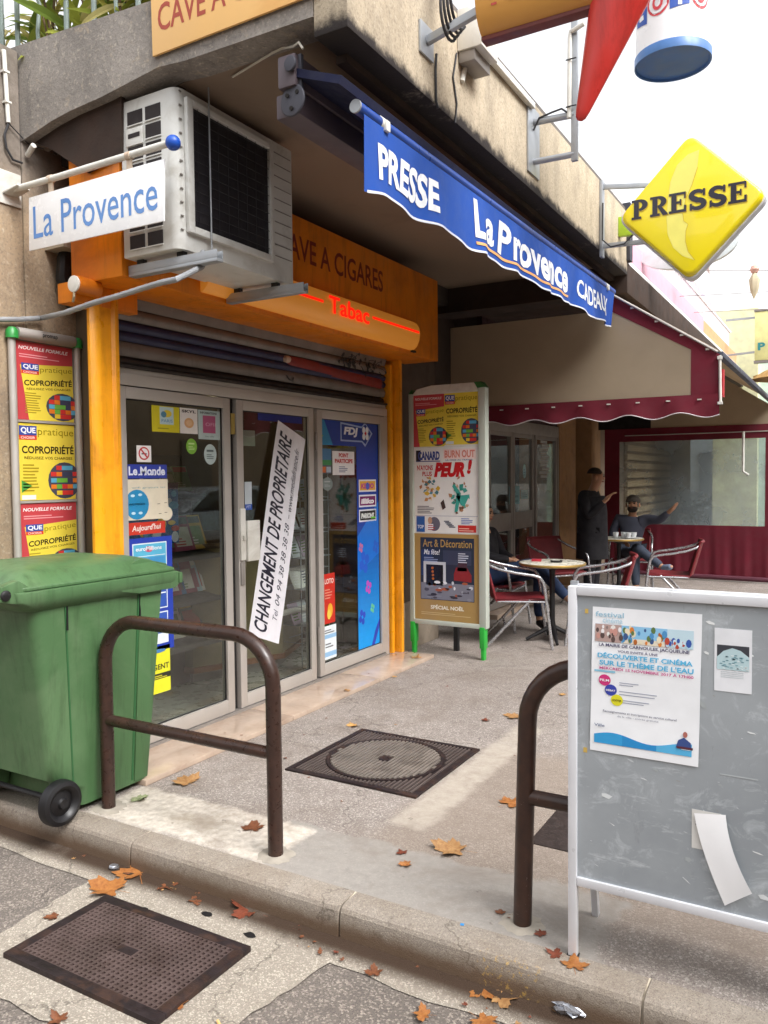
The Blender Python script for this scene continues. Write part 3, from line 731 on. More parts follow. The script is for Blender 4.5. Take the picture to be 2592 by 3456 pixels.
cl.build('banner_cloth', M_BLUEC, BA, smooth=60)
# lettering is cut fine enough to follow the folds
def banner_text(s, y0, y1, d0, d1, c, bold=.03, shear=0, cond=1):
    vs, fs = glyphs(s, bold, shear); bm = bmesh.new(); vv = [bm.verts.new((x*(y1-y0)+y0, y*(d0-d1)+d1, 0)) for x, y in vs]   # y here is drop
    for f in fs:
        try: bm.faces.new([vv[i] for i in f])
        except ValueError: pass
    bmesh.ops.triangulate(bm, faces=bm.faces[:])
    k = y0
    while k < y1: 
        bmesh.ops.bisect_plane(bm, geom=bm.verts[:]+bm.edges[:]+bm.faces[:], plane_co=(k, 0, 0), plane_no=(1, 0, 0)); k += .03
    bm.verts.index_update()
    out = [bwarp(v.co.x, Z0b(v.co.x)-v.co.y*DR, Vector((-1.743, 0, 0)), None) for v in bm.verts]
    pr.add(out, [tuple(v.index for v in f.verts) for f in bm.faces], c); bm.free()
banner_text('PRESSE', 2.985, 3.56, .27, .80, '#eef0f4', .035)
banner_text('L', 3.985, 4.12, .10, .76, '#eef0f4', .03)
banner_text('a', 4.14, 4.30, .30, .78, '#eef0f4', .03)
banner_text('P', 4.36, 4.55, .17, .80, '#eef0f4', .03)
banner_text('rovence', 4.58, 5.66, .31, .80, '#eef0f4', .03)
def band(y0, y1, d0, d1, c, n=40):
    vs = []; 
    for i in range(n+1):
        y = y0+(y1-y0)*i/n
        for d in (d0, d1): vs.append(bwarp(y, Z0b(y)-d*DR, Vector((-1.743, 0, 0)), None))
    pr.add(vs, [(2*i, 2*i+1, 2*i+3, 2*i+2) for i in range(n)], c)
band(3.99, 5.68, .83, .88, '#f0b070')
banner_text('CADEAUX', 5.90, 6.73, .27, .74, '#eef0f4', .02)
band(2.90, 6.94, .975, 1.012, '#dfe3ee', 120)
pr.build('banner_print', M_CLOTHP, BA, smooth=60)

# ------------------------------------------------------------------ "La Provence" hanging sign, pipes and cables on the left
LP = thing('hanging_sign', (-3.1, 2.62, 2.95), 'white enamel sign with pale blue lettering hanging from a white arm with a blue ball', 'sign')
b = MB(); b.box(-3.649, 2.545, 2.895, -3.64, 2.665, 3.06); b.bar((-3.645, 2.60, 2.945), (-3.56, 2.62, 2.975), .09, .01); b.build('wall_plate', M_WHITE, LP, bevel=.003)
b = MB(); b.tube([(-3.645, 2.60, 2.965), (-3.3, 2.62, 2.974), (-2.575, 2.62, 2.978)], .0155, 12); b.build('arm', M_WHITE, LP)
b = MB(); n = 12; b.lathe([(.033*sin(pi*i/n), -.033*cos(pi*i/n)) for i in range(n+1)], (-2.552, 2.62, 2.975), (1, 0, 0), 18); b.build('ball', plain('blue_ball', '#1c4fb0', .35), LP)
for xx in (-3.355, -2.82):
    b = MB(); b.tube([(xx-.014, 2.62, 2.974), (xx+.014, 2.62, 2.974)], .019, 12); b.box(xx-.016, 2.617, 2.90, xx+.016, 2.623, 2.962); b.build('strap', plain('rusty_strap', '#c9b8a4', .6, dirt='#9a5a2c', scale=30), LP)
b = MB(); b.prism([(-3.515, 2.622, 2.912), (-2.602, 2.622, 2.916), (-2.610, 2.622, 2.650), (-3.525, 2.622, 2.655)], (0, -.008, 0)); b.build('plate', plain('white_enamel', '#f3f4f6', .22, var=.03, bump=.02), LP, bevel=.002)
pr = Print((0, 2.6135, 0), (1, 0, 0)); pr.text('La Provence', -3.485, 2.705, -2.645, 2.862, '#5f8fd0', 1, bold=.004); pr.build('lettering', M_PRINTG, LP, smooth=0)

b = MB(); P = [at(*p, 0, -3.62) for p in ((-40, 691), (0, 690), (40, 690), (90, 687))]+[at(*p, 1, 2.66) for p in ((140, 676), (200, 655), (260, 638), (310, 622), (350, 610), (380, 604))]+[Vector((-2.60, 2.74, 2.445)), Vector((-2.60, 2.84, 2.50)), Vector((-2.62, 2.87, 2.58))]
Q = []
for i in range(len(P)-1):
    for k in range(6): Q.append(P[i].lerp(P[i+1], k/6))
Q.append(P[-1]); b.tube(Q, [.0125+.0012*(i % 2) for i in range(len(Q))], 10)
tag(b.build('flexible_conduit', M_CABLE), 'grey corrugated conduit sagging from the air conditioner to the wall', 'conduit')
b = MB(); p0, p1 = at(8, 108, 0, -3.635), at(18, 265, 0, -3.635); b.tube([p0, p1], .011, 10)
for t_ in (.3, .72): q = p0.lerp(p1, t_); b.box(-3.65, q.y-.016, q.z-.005, -3.62, q.y+.016, q.z+.005)
tag(b.build('white_pipe', M_WHITE), 'short white cable pipe clipped to the concrete at the far left', 'pipe')
b = MB(); P = [at(*p, 0, -3.635) for p in ((18, 268), (10, 290), (14, 320), (28, 345), (48, 352))]; b.tube(P, .006, 7); b.tube([at(15, 262, 0, -3.635), at(60, 310, 0, -3.635), at(95, 322, 0, -3.60)], .003, 6)
tag(b.build('wall_cable', M_DCABLE), 'thin dark cable hanging below the white pipe on the wall', 'cable')
b = MB(); b.tube([(-3.63, 2.70, 3.17), (-3.56, 2.685, 3.20)], .014, 10); tag(b.build('pipe_stub', M_WHITE), 'short white pipe stub poking out under the canopy haunch', 'pipe')
b = MB(); P = [at(*p, 0, -3.60) for p in ((150, 525), (140, 560), (138, 600), (146, 640), (160, 670))]; b.tube(P, [.03, .04, .042, .04, .025], 10)
tag(b.build('gap_shadow', M_BLACK), 'bent black tube standing in for the shadow between wall and yellow post', 'shadow')  # black tube stands in for the shadow in the recess beside the post

# ------------------------------------------------------------------ posters shared by the two frames
def cover(pr, u, v, w, h, red=True, tilt=0):
    "a magazine poster: u, v lower left corner"
    X = lambda a: u+a*w
    Y = lambda a: v+a*h
    if red:
        pr.rect(X(0), Y(0), X(1), Y(1), '#c2474d', 1)
        pr.text('NOUVELLE FORMULE', X(.05), Y(.90), X(.92), Y(.945), '#f4e8e8', 2, .02, .2, slope=.0)
        pr.lines(X(.06), Y(.80), X(.8), Y(.86), 2, '#e59aa0', 2)
        pr.poly([(X(.07), Y(.70)), (X(1), Y(.76)), (X(1), Y(0)), (X(.20), Y(0))], '#ead24c', 2)
        a0, b0, s = .07, 0.0, .74
    else:
        pr.rect(X(0), Y(0), X(1), Y(1), '#ead24c', 1); a0, b0, s = 0, 0, .98
    sl = .06 if red else 0
    yy = lambda q: Y(b0+q*s)
    pr.rect(X(a0+.02), yy(.86), X(a0+.32), yy(.985), '#3d4f9c', 3); pr.text('QUE', X(a0+.05), yy(.875), X(a0+.30), yy(.965), '#f0f0f6', 4, .03)
    pr.rect(X(a0+.02), yy(.80), X(a0+.32), yy(.858), '#d5422c', 3); pr.text('CHOISIR', X(a0+.05), yy(.812), X(a0+.29), yy(.846), '#f6dcd0', 4, .01)
    pr.text('pratique', X(a0+.34), yy(.84), X(.98), yy(.96), '#8f7d10', 3, -.005, slope=sl)
    pr.text('COPROPRIÉTÉ', X(a0+.06), yy(.62), X(.98), yy(.745), '#3a3420', 3, .03, slope=sl)
    pr.text('RÉDUISEZ VOS CHARGES', X(a0+.10), yy(.545), X(.95), yy(.59), '#5c4c18', 3, .01, slope=sl)
    pr.lines(X(a0+.07), yy(.12), X(a0+.36), yy(.50), 9, '#a9932a', 3)
    cu, cv, r = X(.80), yy(.26), .25*h*s
    pr.ell(cu, cv, .30*w, r, '#4b4a58', 3)
    rr = random.Random(4)
    for i in range(5):
        for j in range(5):
            a = (i-2)*.1*w; c2 = (j-2)*.085*h*s
            if (a/(.27*w))**2+(c2/(r*.9))**2 < 1: pr.rect(cu+a-.05*w, cv+c2-.028*h, cu+a+.05*w, cv+c2+.03*h, rr.choice(['#d13a36', '#e07a2c', '#5da7c8', '#6fae45', '#43465e', '#e5c43a']), 4)
    if not red: pr.poly([(X(.04), yy(.27)), (X(.04), yy(.10)), (X(.22), yy(.19))], '#54a048', 3); pr.rect(X(.04), yy(.01), X(.28), yy(.07), '#dfe3e0', 3)
WF = thing('wall_poster_frame', (-3.62, 2.76, 1.2), 'tall narrow poster frame with green corners on the wall behind the bin', 'poster frame')
b = MB(); b.box(-3.648, 2.585, .42, -3.635, 2.955, 2.262); b.build('back_panel', M_ALUD, WF)
for y0, y1 in ((2.556, 2.592), (2.948, 2.984)):
    b = MB(); b.tube([(-3.625, (y0+y1)/2, .40), (-3.625, (y0+y1)/2, 2.235)], .019, 14); b.build('rail', M_ALU, WF)
b = MB(); b.tube([(-3.622, 2.60, 2.262), (-3.622, 2.94, 2.262)], .03, 14); hd = b.build('top_rail', M_ALU, WF)
pr = Print((-3.5915, 0, 0)); pr.text('promap', 2.73, 2.25, 2.82, 2.272, '#3a3a3a', 1, .02); pr.build('lettering', M_PRINT, hd, smooth=0)
for yy in (2.575, 2.965):
    b = MB(); b.lathe([(0, .028), (.018, .024), (.030, .008), (.031, -.03)], (-3.622, yy, 2.262), (0, 0, 1), 14); b.build('corner_cap', plain('green_plastic', '#2c8a3e', .4, bump=0), WF)
for i, (z0, rd) in enumerate(((1.832, True), (1.42, False), (1.008, True), (.60, False))):
    pr = Print((-3.633, 0, 0)); pr.sheet(2.598, z0, 2.94, z0+.395, '#e8e4da'); cover(pr, 2.598, z0, .342, .395, rd)
    pr.build('poster', M_PRINTG, WF, smooth=0)
    b = MB(); b.box(-3.634, 2.595, z0-.014, -3.626, 2.944, z0-.002); b.build('divider', M_ALU, WF)

# ------------------------------------------------------------------ free-standing poster stand
ST = thing('poster_stand', (-2.91, 6.13, 0), 'freestanding white poster stand on green feet showing stacked magazine posters', 'poster stand')
b = MB(); b.box(-3.235, 6.105, .30, -2.60, 6.155, 2.22); b.build('panel', M_WHITE, ST)
M_RAIL = plain('pale_green_white_rail', '#b9bfb4', .4, .1, var=.04, bump=0)
for x0, x1, za in ((-3.272, -3.232, 2.225), (-2.628, -2.565, 2.245)):
    b = MB(); b.box(x0, 6.088, .262, x1, 6.165, za); b.build('rail', M_RAIL, ST, bevel=.006)
b = MB(); b.prism([(-3.235, 6.085, 2.215), (-3.19, 6.085, 2.262), (-3.05, 6.085, 2.287), (-2.66, 6.085, 2.287), (-2.63, 6.085, 2.232), (-2.63, 6.085, 2.215)], (0, .075, 0)); b.build('top_cap', M_WHITE, ST, bevel=.004)
b = MB(); b.prism([(-2.662, 6.083, 2.29), (-2.632, 6.083, 2.24), (-2.562, 6.083, 2.245), (-2.60, 6.083, 2.29)], (0, .08, 0)); b.build('corner_cap', plain('dark_green_plastic', '#27622f', .4, bump=0), ST)
b = MB(); b.prism([(-3.268, 6.083, 2.226), (-3.236, 6.083, 2.226), (-3.236, 6.083, 2.262)], (0, .08, 0)); b.build('corner_cap', MATS['dark_green_plastic'], ST)
b = MB(); b.box(-3.235, 6.083, .262, -2.625, 6.15, .298); b.build('bottom_rail', M_RAIL, ST, bevel=.004)
gp = plain('bright_green_plastic', '#2aa33a', .4, bump=0)
for xx in (-3.245, -2.60):
    b = MB(); b.box(xx-.022, 6.08, .10, xx+.022, 6.15, .275); b.prism([(xx-.013, 6.09, 0), (xx+.013, 6.09, 0), (xx+.016, 6.09, .10), (xx-.016, 6.09, .10)], (0, .05, 0)); b.build('foot', gp, ST, bevel=.003)
FY = 6.1035
pr = Print((0, FY, 0), (1, 0, 0)); pr.sheet(-3.23, 1.775, -2.632, 2.213, '#e8e4da')
cover(pr, -3.23, 1.775, .29, .438, True); cover(pr, -2.94, 1.785, .306, .428, False); pr.build('poster', M_PRINTG, ST, smooth=0)
pr = Print((0, FY, 0), (1, 0, 0)); pr.sheet(-3.225, 1.045, -2.635, 1.765, '#ece9e4')
pr.rect(-3.21, 1.655, -3.165, 1.745, '#2f2c35'); pr.text('CANARD', -3.19, 1.66, -2.985, 1.735, '#44508f', 2, .05); pr.rect(-3.21, 1.648, -2.98, 1.655, '#3a3f80', 2)
pr.rect(-2.95, 1.665, -2.655, 1.75, '#f6dcd6', 1); pr.text('BURN OUT', -2.94, 1.677, -2.665, 1.74, '#e08878', 2, .035); pr.text("LA CRISE AU TRAVAIL", -2.93, 1.652, -2.68, 1.664, '#4a5590', 2, .02)
pr.text("N'AYONS", -3.20, 1.575, -3.05, 1.62, '#c43a38', 2, .03); pr.text('PLUS', -3.15, 1.525, -3.06, 1.565, '#c43a38', 2, .03)
pr.text('PEUR', -3.04, 1.515, -2.755, 1.64, '#c61f24', 2, .07, .25); pr.text('!', -2.735, 1.54, -2.69, 1.66, '#c61f24', 2, .08, .2)
rr = random.Random(8)
for cx, cy, sx, sy, n_, pal in ((-3.09, 1.40, .095, .11, 30, ['#5d94a3', '#d9b13f', '#b97a52', '#e0c68a', '#4f7f88', '#c9915f']), (-2.80, 1.36, .085, .15, 26, ['#4fa79a', '#b58462', '#3f9488', '#caa58a', '#7b5a48'])):
    for k in range(n_):
        a = rr.uniform(0, 6.28); q = rr.random()**.6; px, py = cx+cos(a)*q*sx, cy+sin(a)*q*sy; s1, s2 = rr.uniform(.008, .028), rr.uniform(.008, .03); th = rr.uniform(0, 3)
        pr.poly([(px+s1*cos(th), py+s1*sin(th)), (px-s2*sin(th), py+s2*cos(th)), (px-s1*cos(th), py-s1*sin(th)), (px+s2*sin(th)*.6, py-s2*cos(th)*.6)], rr.choice(pal), 2+k % 4)
for a in (((-2.87, 1.44), (-2.85, 1.46), (-2.79, 1.38), (-2.82, 1.36)), ((-2.84, 1.36), (-2.71, 1.37), (-2.76, 1.27), (-2.79, 1.28)), ((-2.85, 1.22), (-2.82, 1.23), (-2.79, 1.38), (-2.83, 1.38))): pr.poly(list(a), '#45a396', 6)
pr.poly([(-2.98, 1.30), (-2.95, 1.33), (-2.93, 1.26), (-2.96, 1.24)], '#4b3a34', 6)
pr.lines(-3.20, 1.21, -3.03, 1.28, 5, '#59545a', 2)
pr.rect(-3.22, 1.188, -2.64, 1.191, '#8c8fa8', 2)
pr.rect(-3.21, 1.05, -3.13, 1.185, '#2f5da3', 2); pr.text('TOP', -3.20, 1.08, -3.14, 1.11, '#dfe8f5', 3, .03)
pr.ell(-3.04, 1.12, .055, .06, '#6c6772', 2); pr.rect(-3.11, 1.07, -3.05, 1.12, '#f0eeec', 3); pr.ell(-3.08, 1.15, .02, .03, '#c99a7a', 3); pr.lines(-3.10, 1.07, -3.03, 1.12, 3, '#b84848', 4)
for k in range(5): pr.rect(-2.95+.012*k, 1.14-.012*k, -2.90+.014*k, 1.15-.012*k, '#6f727c', 2)
pr.lines(-2.79, 1.125, -2.68, 1.18, 4, '#6a7fc0', 2); pr.rect(-2.82, 1.055, -2.655, 1.115, '#c5302a', 2); pr.lines(-2.81, 1.065, -2.67, 1.10, 2, '#e8b0a0', 3)
pr.build('poster', M_PRINTG, ST, smooth=0)
pr = Print((0, FY, 0), (1, 0, 0)); pr.sheet(-3.232, .30, -2.63, 1.038, '#ab8a52')
pr.rect(-3.175, .475, -2.675, 1.005, '#2d3446'); pr.text('Art & Décoration', -3.15, .925, -2.695, .99, '#b69352', 2, .01)
pr.rect(-3.165, .68, -3.06, .90, '#283a66', 2); pr.text('Ma fête!', -3.14, .86, -2.99, .905, '#e8eaf2', 3, .01, .2); pr.lines(-3.14, .80, -3.0, .845, 3, '#93a0c4', 3)
pr.rect(-3.145, .62, -2.935, .80, '#c9cbd2', 3); pr.rect(-3.12, .60, -2.96, .775, '#1d1a1e', 4)
for k in range(4): pr.ell(-3.06+.002*k, .745-.03*k, .012, .012, '#b5632c', 5, 8)
pr.rect(-2.96, .78, -2.70, .90, '#3b4258', 2); pr.lines(-2.82, .80, -2.72, .89, 5, '#c9cdda', 3)
pr.poly([(-2.86, .70), (-2.84, .76), (-2.74, .76), (-2.70, .70), (-2.70, .64), (-2.86, .65)], '#8e2a30', 4); pr.poly([(-2.83, .73), (-2.82, .80), (-2.74, .80), (-2.74, .73)], '#47303c', 4)
pr.rect(-3.17, .48, -2.68, .62, '#7f7f8c', 2)
for k in range(34): px, py = rr.uniform(-3.16, -2.70), rr.uniform(.49, .63); pr.ell(px, py, rr.uniform(.008, .04), rr.uniform(.006, .016), rr.choice(['#c9ccd6', '#3a3540', '#8a8a96', '#a85a40', '#e4e4ea', '#55505c']), 3+k % 3, 7)
pr.text('SPÉCIAL NOËL', -3.08, .395, -2.77, .435, '#f3ecd8', 2, .03); pr.lines(-3.17, .345, -2.68, .375, 2, '#cbb27c', 2)
pr.build('poster', M_PRINTG, ST, smooth=0)
b = MB(); b.box(-2.97, 6.32, 0, -2.93, 6.36, .5); b.build('rear_post', M_BLACK, ST)

# ------------------------------------------------------------------ stickers and papers on the panes (outside face of the glass)
GX = -3.371
def gl(y, z): return y*1.0117, 1.52+(z-1.52)*1.0117
def sticker(name, y0, z0, y1, z1, base, label, cat, fn=None, x=GX, mat=None, th=.0012):
    (a, b_), (c_, d_) = gl(y0, z0), gl(y1, z1)
    pr = Print((x, 0, 0)); pr.sheet(a, b_, c_, d_, base, th); w, h = c_-a, d_-b_
    R = lambda u0, v0, u1, v1, c, l=1: pr.rect(a+u0*w, b_+v0*h, a+u1*w, b_+v1*h, c, l)
    T = lambda s, u0, v0, u1, v1, c, **k: pr.text(s, a+u0*w, b_+v0*h, a+u1*w, b_+v1*h, c, **k)
    E_ = lambda u, v, ru, rv, c, l=1: pr.ell(a+u*w, b_+v*h, ru*w, rv*h, c, l)
    L = lambda u0, v0, u1, v1, n, c, l=2: pr.lines(a+u0*w, b_+v0*h, a+u1*w, b_+v1*h, n, c, l)
    if fn: fn(R, T, E_, L, pr, a, b_, w, h)
    return tag(pr.build(name, mat or M_PRINT, smooth=0), label, cat)
def f_lemonde(R, T, E_, L, pr, a, b_, w, h):
    T('Le Monde', .08, .22, .95, .85, '#dfe2f2', bold=.03)
    for u in (.08, .30, .36, .44, .52, .60, .68, .78, .86): pr.poly([(a+u*w, b_+.20*h), (a+(u+.05)*w, b_+.26*h), (a+(u+.012)*w, b_+.36*h)], '#dfe2f2', 3)
sticker('newspaper_sticker', 3.015, 1.527, 3.318, 1.603, '#2a3a9a', 'navy blue newspaper sticker with white blackletter title on the left door pane', 'sticker', f_lemonde)
def f_cream(R, T, E_, L, pr, a, b_, w, h):
    T('wifi gratuit ici', .1, .76, .93, .82, '#6f97a0')
    E_(.95, .12, .16, .18, '#ded3bd', 1); E_(.22, .38, .29, .37, '#1f86b8', 2); T('partenaire', .03, .34, .42, .43, '#cfe6f2', bold=.02)
    for u, v in ((.12, .6), (.3, .62), (.13, .17), (.3, .17)): E_(u, v, .05, .035, '#bfe0f0', 3)
    for u, v in ((.72, .37), (.9, .39), (.75, .12), (.9, .14)): R(u, v, u+.07, v+.015, '#6a6458', 3)
sticker('cream_notice', 3.028, 1.302, 3.322, 1.522, '#ded3bd', 'cream notice with a round blue badge under the navy newspaper sticker', 'notice', f_cream)
def f_auj(R, T, E_, L, pr, a, b_, w, h): T("Aujourd'hui", .12, .18, .88, .82, '#f0e4de', bold=.02, shear=.15, slope=.03)
sticker('red_sticker', 3.02, 1.222, 3.296, 1.288, '#c8321f', "red newspaper sticker with slanted white lettering below the cream notice", 'sticker', f_auj)
def f_blue(R, T, E_, L, pr, a, b_, w, h):
    R(.10, .67, .87, .955, '#e4eef2'); R(.12, .68, .85, .945, '#58b3d6', 2); T('euroMillions', .17, .89, .75, .925, '#eef6fa', bold=.02, l=4); E_(.46, .90, .09, .025, '#c94a6a', 3)
    R(.14, .84, .83, .845, '#eef6fa', 3); R(.14, .70, .83, .83, '#3f93c8', 3)
    R(.10, .37, .87, .64, '#e4eef2'); R(.12, .38, .85, .63, '#2f55b0', 2); R(.14, .50, .83, .51, '#eef6fa', 3); R(.3, .40, .6, .47, '#dfe9f5', 3)
    R(.10, .06, .87, .34, '#e4eef2'); R(.12, .15, .85, .33, '#2f55b0', 2)
sticker('blue_poster_holder', 3.02, .563, 3.345, 1.202, '#1e3ba8', 'tall bright blue framed lottery poster half hidden by the green bin', 'poster', f_blue, th=.006)
def f_yel(R, T, E_, L, pr, a, b_, w, h):
    R(0, .30, 1, .42, '#2a2a20'); L(.3, .32, .9, .40, 2, '#d8d030', 3); T('URGENT', .1, .50, .95, .62, '#39371a', bold=.02); E_(.6, .9, .25, .04, '#4a7fb5', 2)
sticker('yellow_notice', 3.10, .324, 3.312, .588, '#e3e02c', 'bright yellow notice beside the bin at the foot of the left pane', 'notice', f_yel)
def f_ns(R, T, E_, L, pr, a, b_, w, h):
    E_(.5, .52, .38, .40, '#c23038', 1); E_(.5, .52, .29, .31, '#e9e4e4', 2)
    R(.32, .46, .68, .54, '#4a4648', 3); pr.poly([(a+.24*w, b_+.74*h), (a+.32*w, b_+.80*h), (a+.76*w, b_+.30*h), (a+.68*w, b_+.24*h)], '#c23038', 4)
sticker('no_smoking_sticker', 3.099, 1.616, 3.203, 1.706, '#ece8e6', 'small square no smoking sticker above the navy newspaper sticker', 'sticker', f_ns)
def f_lp(R, T, E_, L, pr, a, b_, w, h): R(.28, .30, .78, .97, '#b9d0d4'); E_(.55, .72, .16, .14, '#d9c23a', 2); E_(.42, .68, .10, .12, '#4d7f9a', 3); T('PARIS', .34, .38, .74, .5, '#5080a8'); L(.2, .12, .8, .2, 1, '#8f8a20')
sticker('yellow_poster', 3.214, 1.786, 3.425, 1.931, '#d0c220', 'yellow poster with a pale blue picture at the top of the left pane', 'poster', f_lp)
def f_sk(R, T, E_, L, pr, a, b_, w, h): T('SKYL', .1, .82, .9, .93, '#4a4040', bold=.04); E_(.5, .42, .27, .2, '#d9a878', 2); E_(.5, .42, .17, .12, '#e4bb90', 3)
sticker('white_leaflet', 3.430, 1.785, 3.574, 1.932, '#e6e0dc', 'white leaflet with a tan shape between the yellow and the pink posters', 'leaflet', f_sk)
def f_pk(R, T, E_, L, pr, a, b_, w, h): T('INFORMATIONS', .08, .87, .85, .95, '#4a5050', bold=.03); R(.2, .22, .78, .82, '#b0547c', 2); T('OFII', .32, .46, .78, .58, '#d9a8bd', l=3); T('ma ville', .3, .08, .7, .14, '#6a7878')
sticker('pink_poster', 3.580, 1.757, 3.768, 1.930, '#b8c9c9', 'pale poster with a pink square at the top right of the left pane', 'poster', f_pk)
def disc(name, y, z, ry, rz, c, c2, label):
    y, z = gl(y, z); pr = Print((GX, 0, 0)); n = 24
    pr.prism([pr.w(y+ry*cos(2*pi*i/n), z+rz*sin(2*pi*i/n), 0) for i in range(n)], (-.001, 0, 0), c)
    pr.lines(y-ry*.6, z-rz*.45, y+ry*.6, z+rz*.1, 3, c2, 2); pr.rect(y-ry*.6, z+rz*.25, y+ry*.5, z+rz*.45, c2, 2)
    tag(pr.build(name, M_PRINT, smooth=0), label, 'sticker')
disc('green_round_sticker', 3.520, 1.712, .045, .046, '#7fb83c', '#c9e0a0', 'round green sticker on the left pane beneath the white leaflet')
disc('oval_sticker', 3.678, 1.668, .055, .062, '#bccccb', '#5f6f70', 'pale oval sticker under the pink poster')
# "change of owner" paper banner
O = Vector((-3.337, 4.322, .398)); U = Vector((0, .362, 1.395)); V = Vector((0, -.314, .120))
L1, L2 = U.length, V.length
pr = Print(O, U.normalized(), V.normalized()); pr.warp = lambda u, v, p, n: p+Vector((.012*sin(u*3.1), 0, 0))+Vector((0, -.018*sin(pi*u/L1), 0))
pr.th = .001
nn = 24
vs = []
for i in range(nn+1):
    u = L1*i/nn
    vs += [pr.w(u, 0, 0), pr.w(u-.0*i, L2, 0)]
pr.add(vs, [(2*i, 2*i+2, 2*i+3, 2*i+1) for i in range(nn)], '#e2e0e6')
pr.text('CHANGEMENT DE PROPRIETAIRE', .03*L1, .455*L2, .965*L1, .885*L2, '#15152a', 3, .02, .28)
pr.text('04 94 38 38 38 38', .17*L1, .17*L2, .56*L1, .33*L2, '#2a2a3e', 3, .0, .28)
pr.text('www.mediafrance.fr', .62*L1, .16*L2, .93*L1, .32*L2, '#2a2a3e', 3, .0, .28); pr.rect(.585*L1, .22*L2, .605*L1, .235*L2, '#2a2a3e', 3)
pr.text('Tel', .10*L1, .18*L2, .15*L1, .33*L2, '#55556a', 3, 0, .28)
tag(pr.build('paper_banner', M_PRINT, smooth=60), 'long white paper banner CHANGEMENT DE PROPRIETAIRE hanging askew across the door', 'banner')
# blue lottery film on the fixed pane
FJ = thing('lottery_window_film', (GX, 5.3, 1.1), 'blue lottery film with a white flower badge framing the fixed pane', 'window film')
y0, y1, yi, z0, z1, zi = 4.897, 5.738, 5.40, .14, 1.957, 1.765
pr = Print((GX, 0, 0)); pr.sheet(y0, zi, y1, z1, '#1c3f9e'); pr.sheet(yi, z0, y1, zi, '#1c3f9e')
def grad(y, z):
    t = max(0, min(1, (1.15-z)/1.0)); return tuple(a*(1-t)+b*t for a, b in zip(hx('#1c3fa0')[:3], hx('#1493e0')[:3]))
for k in range(36):
    za = z0+(zi-z0)*k/36; zb = z0+(zi-z0)*(k+1)/36; pr.rect(yi, za, y1, zb, grad(0, za), 1)
pr.poly([(yi, 1.05), (y1, 1.33), (y1, .9), (yi, .75)], '#1f6fd0', 2)
pr.poly([(y0, z1), (y0, zi), (y0+.17, zi), (y0+.05, z1)], '#2d86b8', 2); pr.poly([(y0, 1.81), (y0+.04, 1.83), (y0, 1.86)], '#7fbf3c', 3)
def flower(y, z, s, c, c2=None):
    for k in range(4): a = pi/2*k+.4; pr.ell(y+s*.55*cos(a), z+s*.7*sin(a), s*.42, s*.5, c, 3, 10)
    if c2: pr.ell(y, z, s*.2, s*.25, c2, 4, 8)
flower(5.45, .96, .035, '#c0709c'); flower(5.68, .95, .05, '#2a5fc4'); flower(5.56, .63, .05, '#b050b8', '#1493e0'); flower(5.62, .45, .035, '#5ab890'); flower(5.46, .40, .055, '#2848b8', '#1493e0'); flower(5.5, .84, .08, '#2a5cc8')
pr.poly([(5.60, z0), (5.66, .26), (y1, .36), (y1, .30), (5.69, .22), (5.65, z0)], '#3040a8', 3)
# FDJ badge
pr.poly([(5.17, 1.80), (5.48, 1.80), (5.53, 1.765), (5.645, 1.875), (5.53, 1.99-.03), (5.48, 1.925), (5.17, 1.945)], '#9db4e0', 5)
pr.poly([(5.185, 1.812), (5.485, 1.812), (5.535, 1.785), (5.62, 1.875), (5.535, 1.945), (5.478, 1.912), (5.185, 1.932)], '#1a3a90', 6)
pr.text('FDJ', 5.215, 1.835, 5.42, 1.912, '#e8ecf6', 7, .05, .15)
for k in range(4): a = pi/4+pi/2*k; pr.ell(5.535+.035*cos(a), 1.872+.036*sin(a), .024, .028, '#e8ecf6', 7, 10)
pr.ell(5.537, 1.872, .014, .014, '#c8283c', 8, 8)
pr.build('film', M_PRINTG, FJ, smooth=0)
for y, z, cc, tx, tc in ((5.43, 1.405, '#e8b040', 'KENO', '#c84a8a'), (5.43, 1.283, '#7a2468', 'illiko', '#f2eaf2'), (5.43, 1.165, '#15181c', 'PARIONS', '#e8ece8')):
    pr = Print((GX+.001, 0, 0)); pr.sheet(y, z, y+.265, z+.098, '#e6e8f0'); pr.rect(y+.012, z+.012, y+.253, z+.086, cc, 1); pr.text(tx, y+.03, z+.025, y+.23, z+.068, tc, 2, .05, .1)
    if tx == 'KENO': pr.ell(y+.13, z+.045, .03, .03, '#5560c0', 3)
    if tx == 'PARIONS': pr.rect(y+.18, z+.02, y+.25, z+.035, '#6fc040', 3)
    pr.build('logo_badge', M_PRINTG, FJ, smooth=0)
def f_prix(R, T, E_, L, pr, a, b_, w, h): T('POINT', .28, .74, .72, .92, '#b83030', bold=.05); T('PARTICIPE', .1, .50, .92, .68, '#b83030', bold=.05); L(.28, .12, .7, .4, 4, '#5a6088')
sticker('white_notice', 5.0, 1.540, 5.305, 1.720, '#eae6e6', 'white notice with red heading taped on the fixed pane', 'notice', f_prix)
def f_rd(R, T, E_, L, pr, a, b_, w, h): T('LOTO', .2, .8, .9, .9, '#f2dcd4', bold=.02); L(.2, .5, .8, .72, 4, '#dc8a74'); E_(.6, .26, .2, .14, '#e8a830', 2); E_(.5, .18, .14, .1, '#f0c850', 3)
sticker('red_leaflet', 4.842, .440, 5.010, .811, '#c42818', 'red leaflet at the lower left of the fixed pane', 'leaflet', f_rd)
def f_wl(R, T, E_, L, pr, a, b_, w, h): R(0, .62, 1, .74, '#8fb8dc'); R(0, .08, 1, .22, '#8fb8dc'); L(.1, .78, .9, .92, 2, '#6a6a70'); L(.2, .35, .8, .52, 2, '#6a6a70')
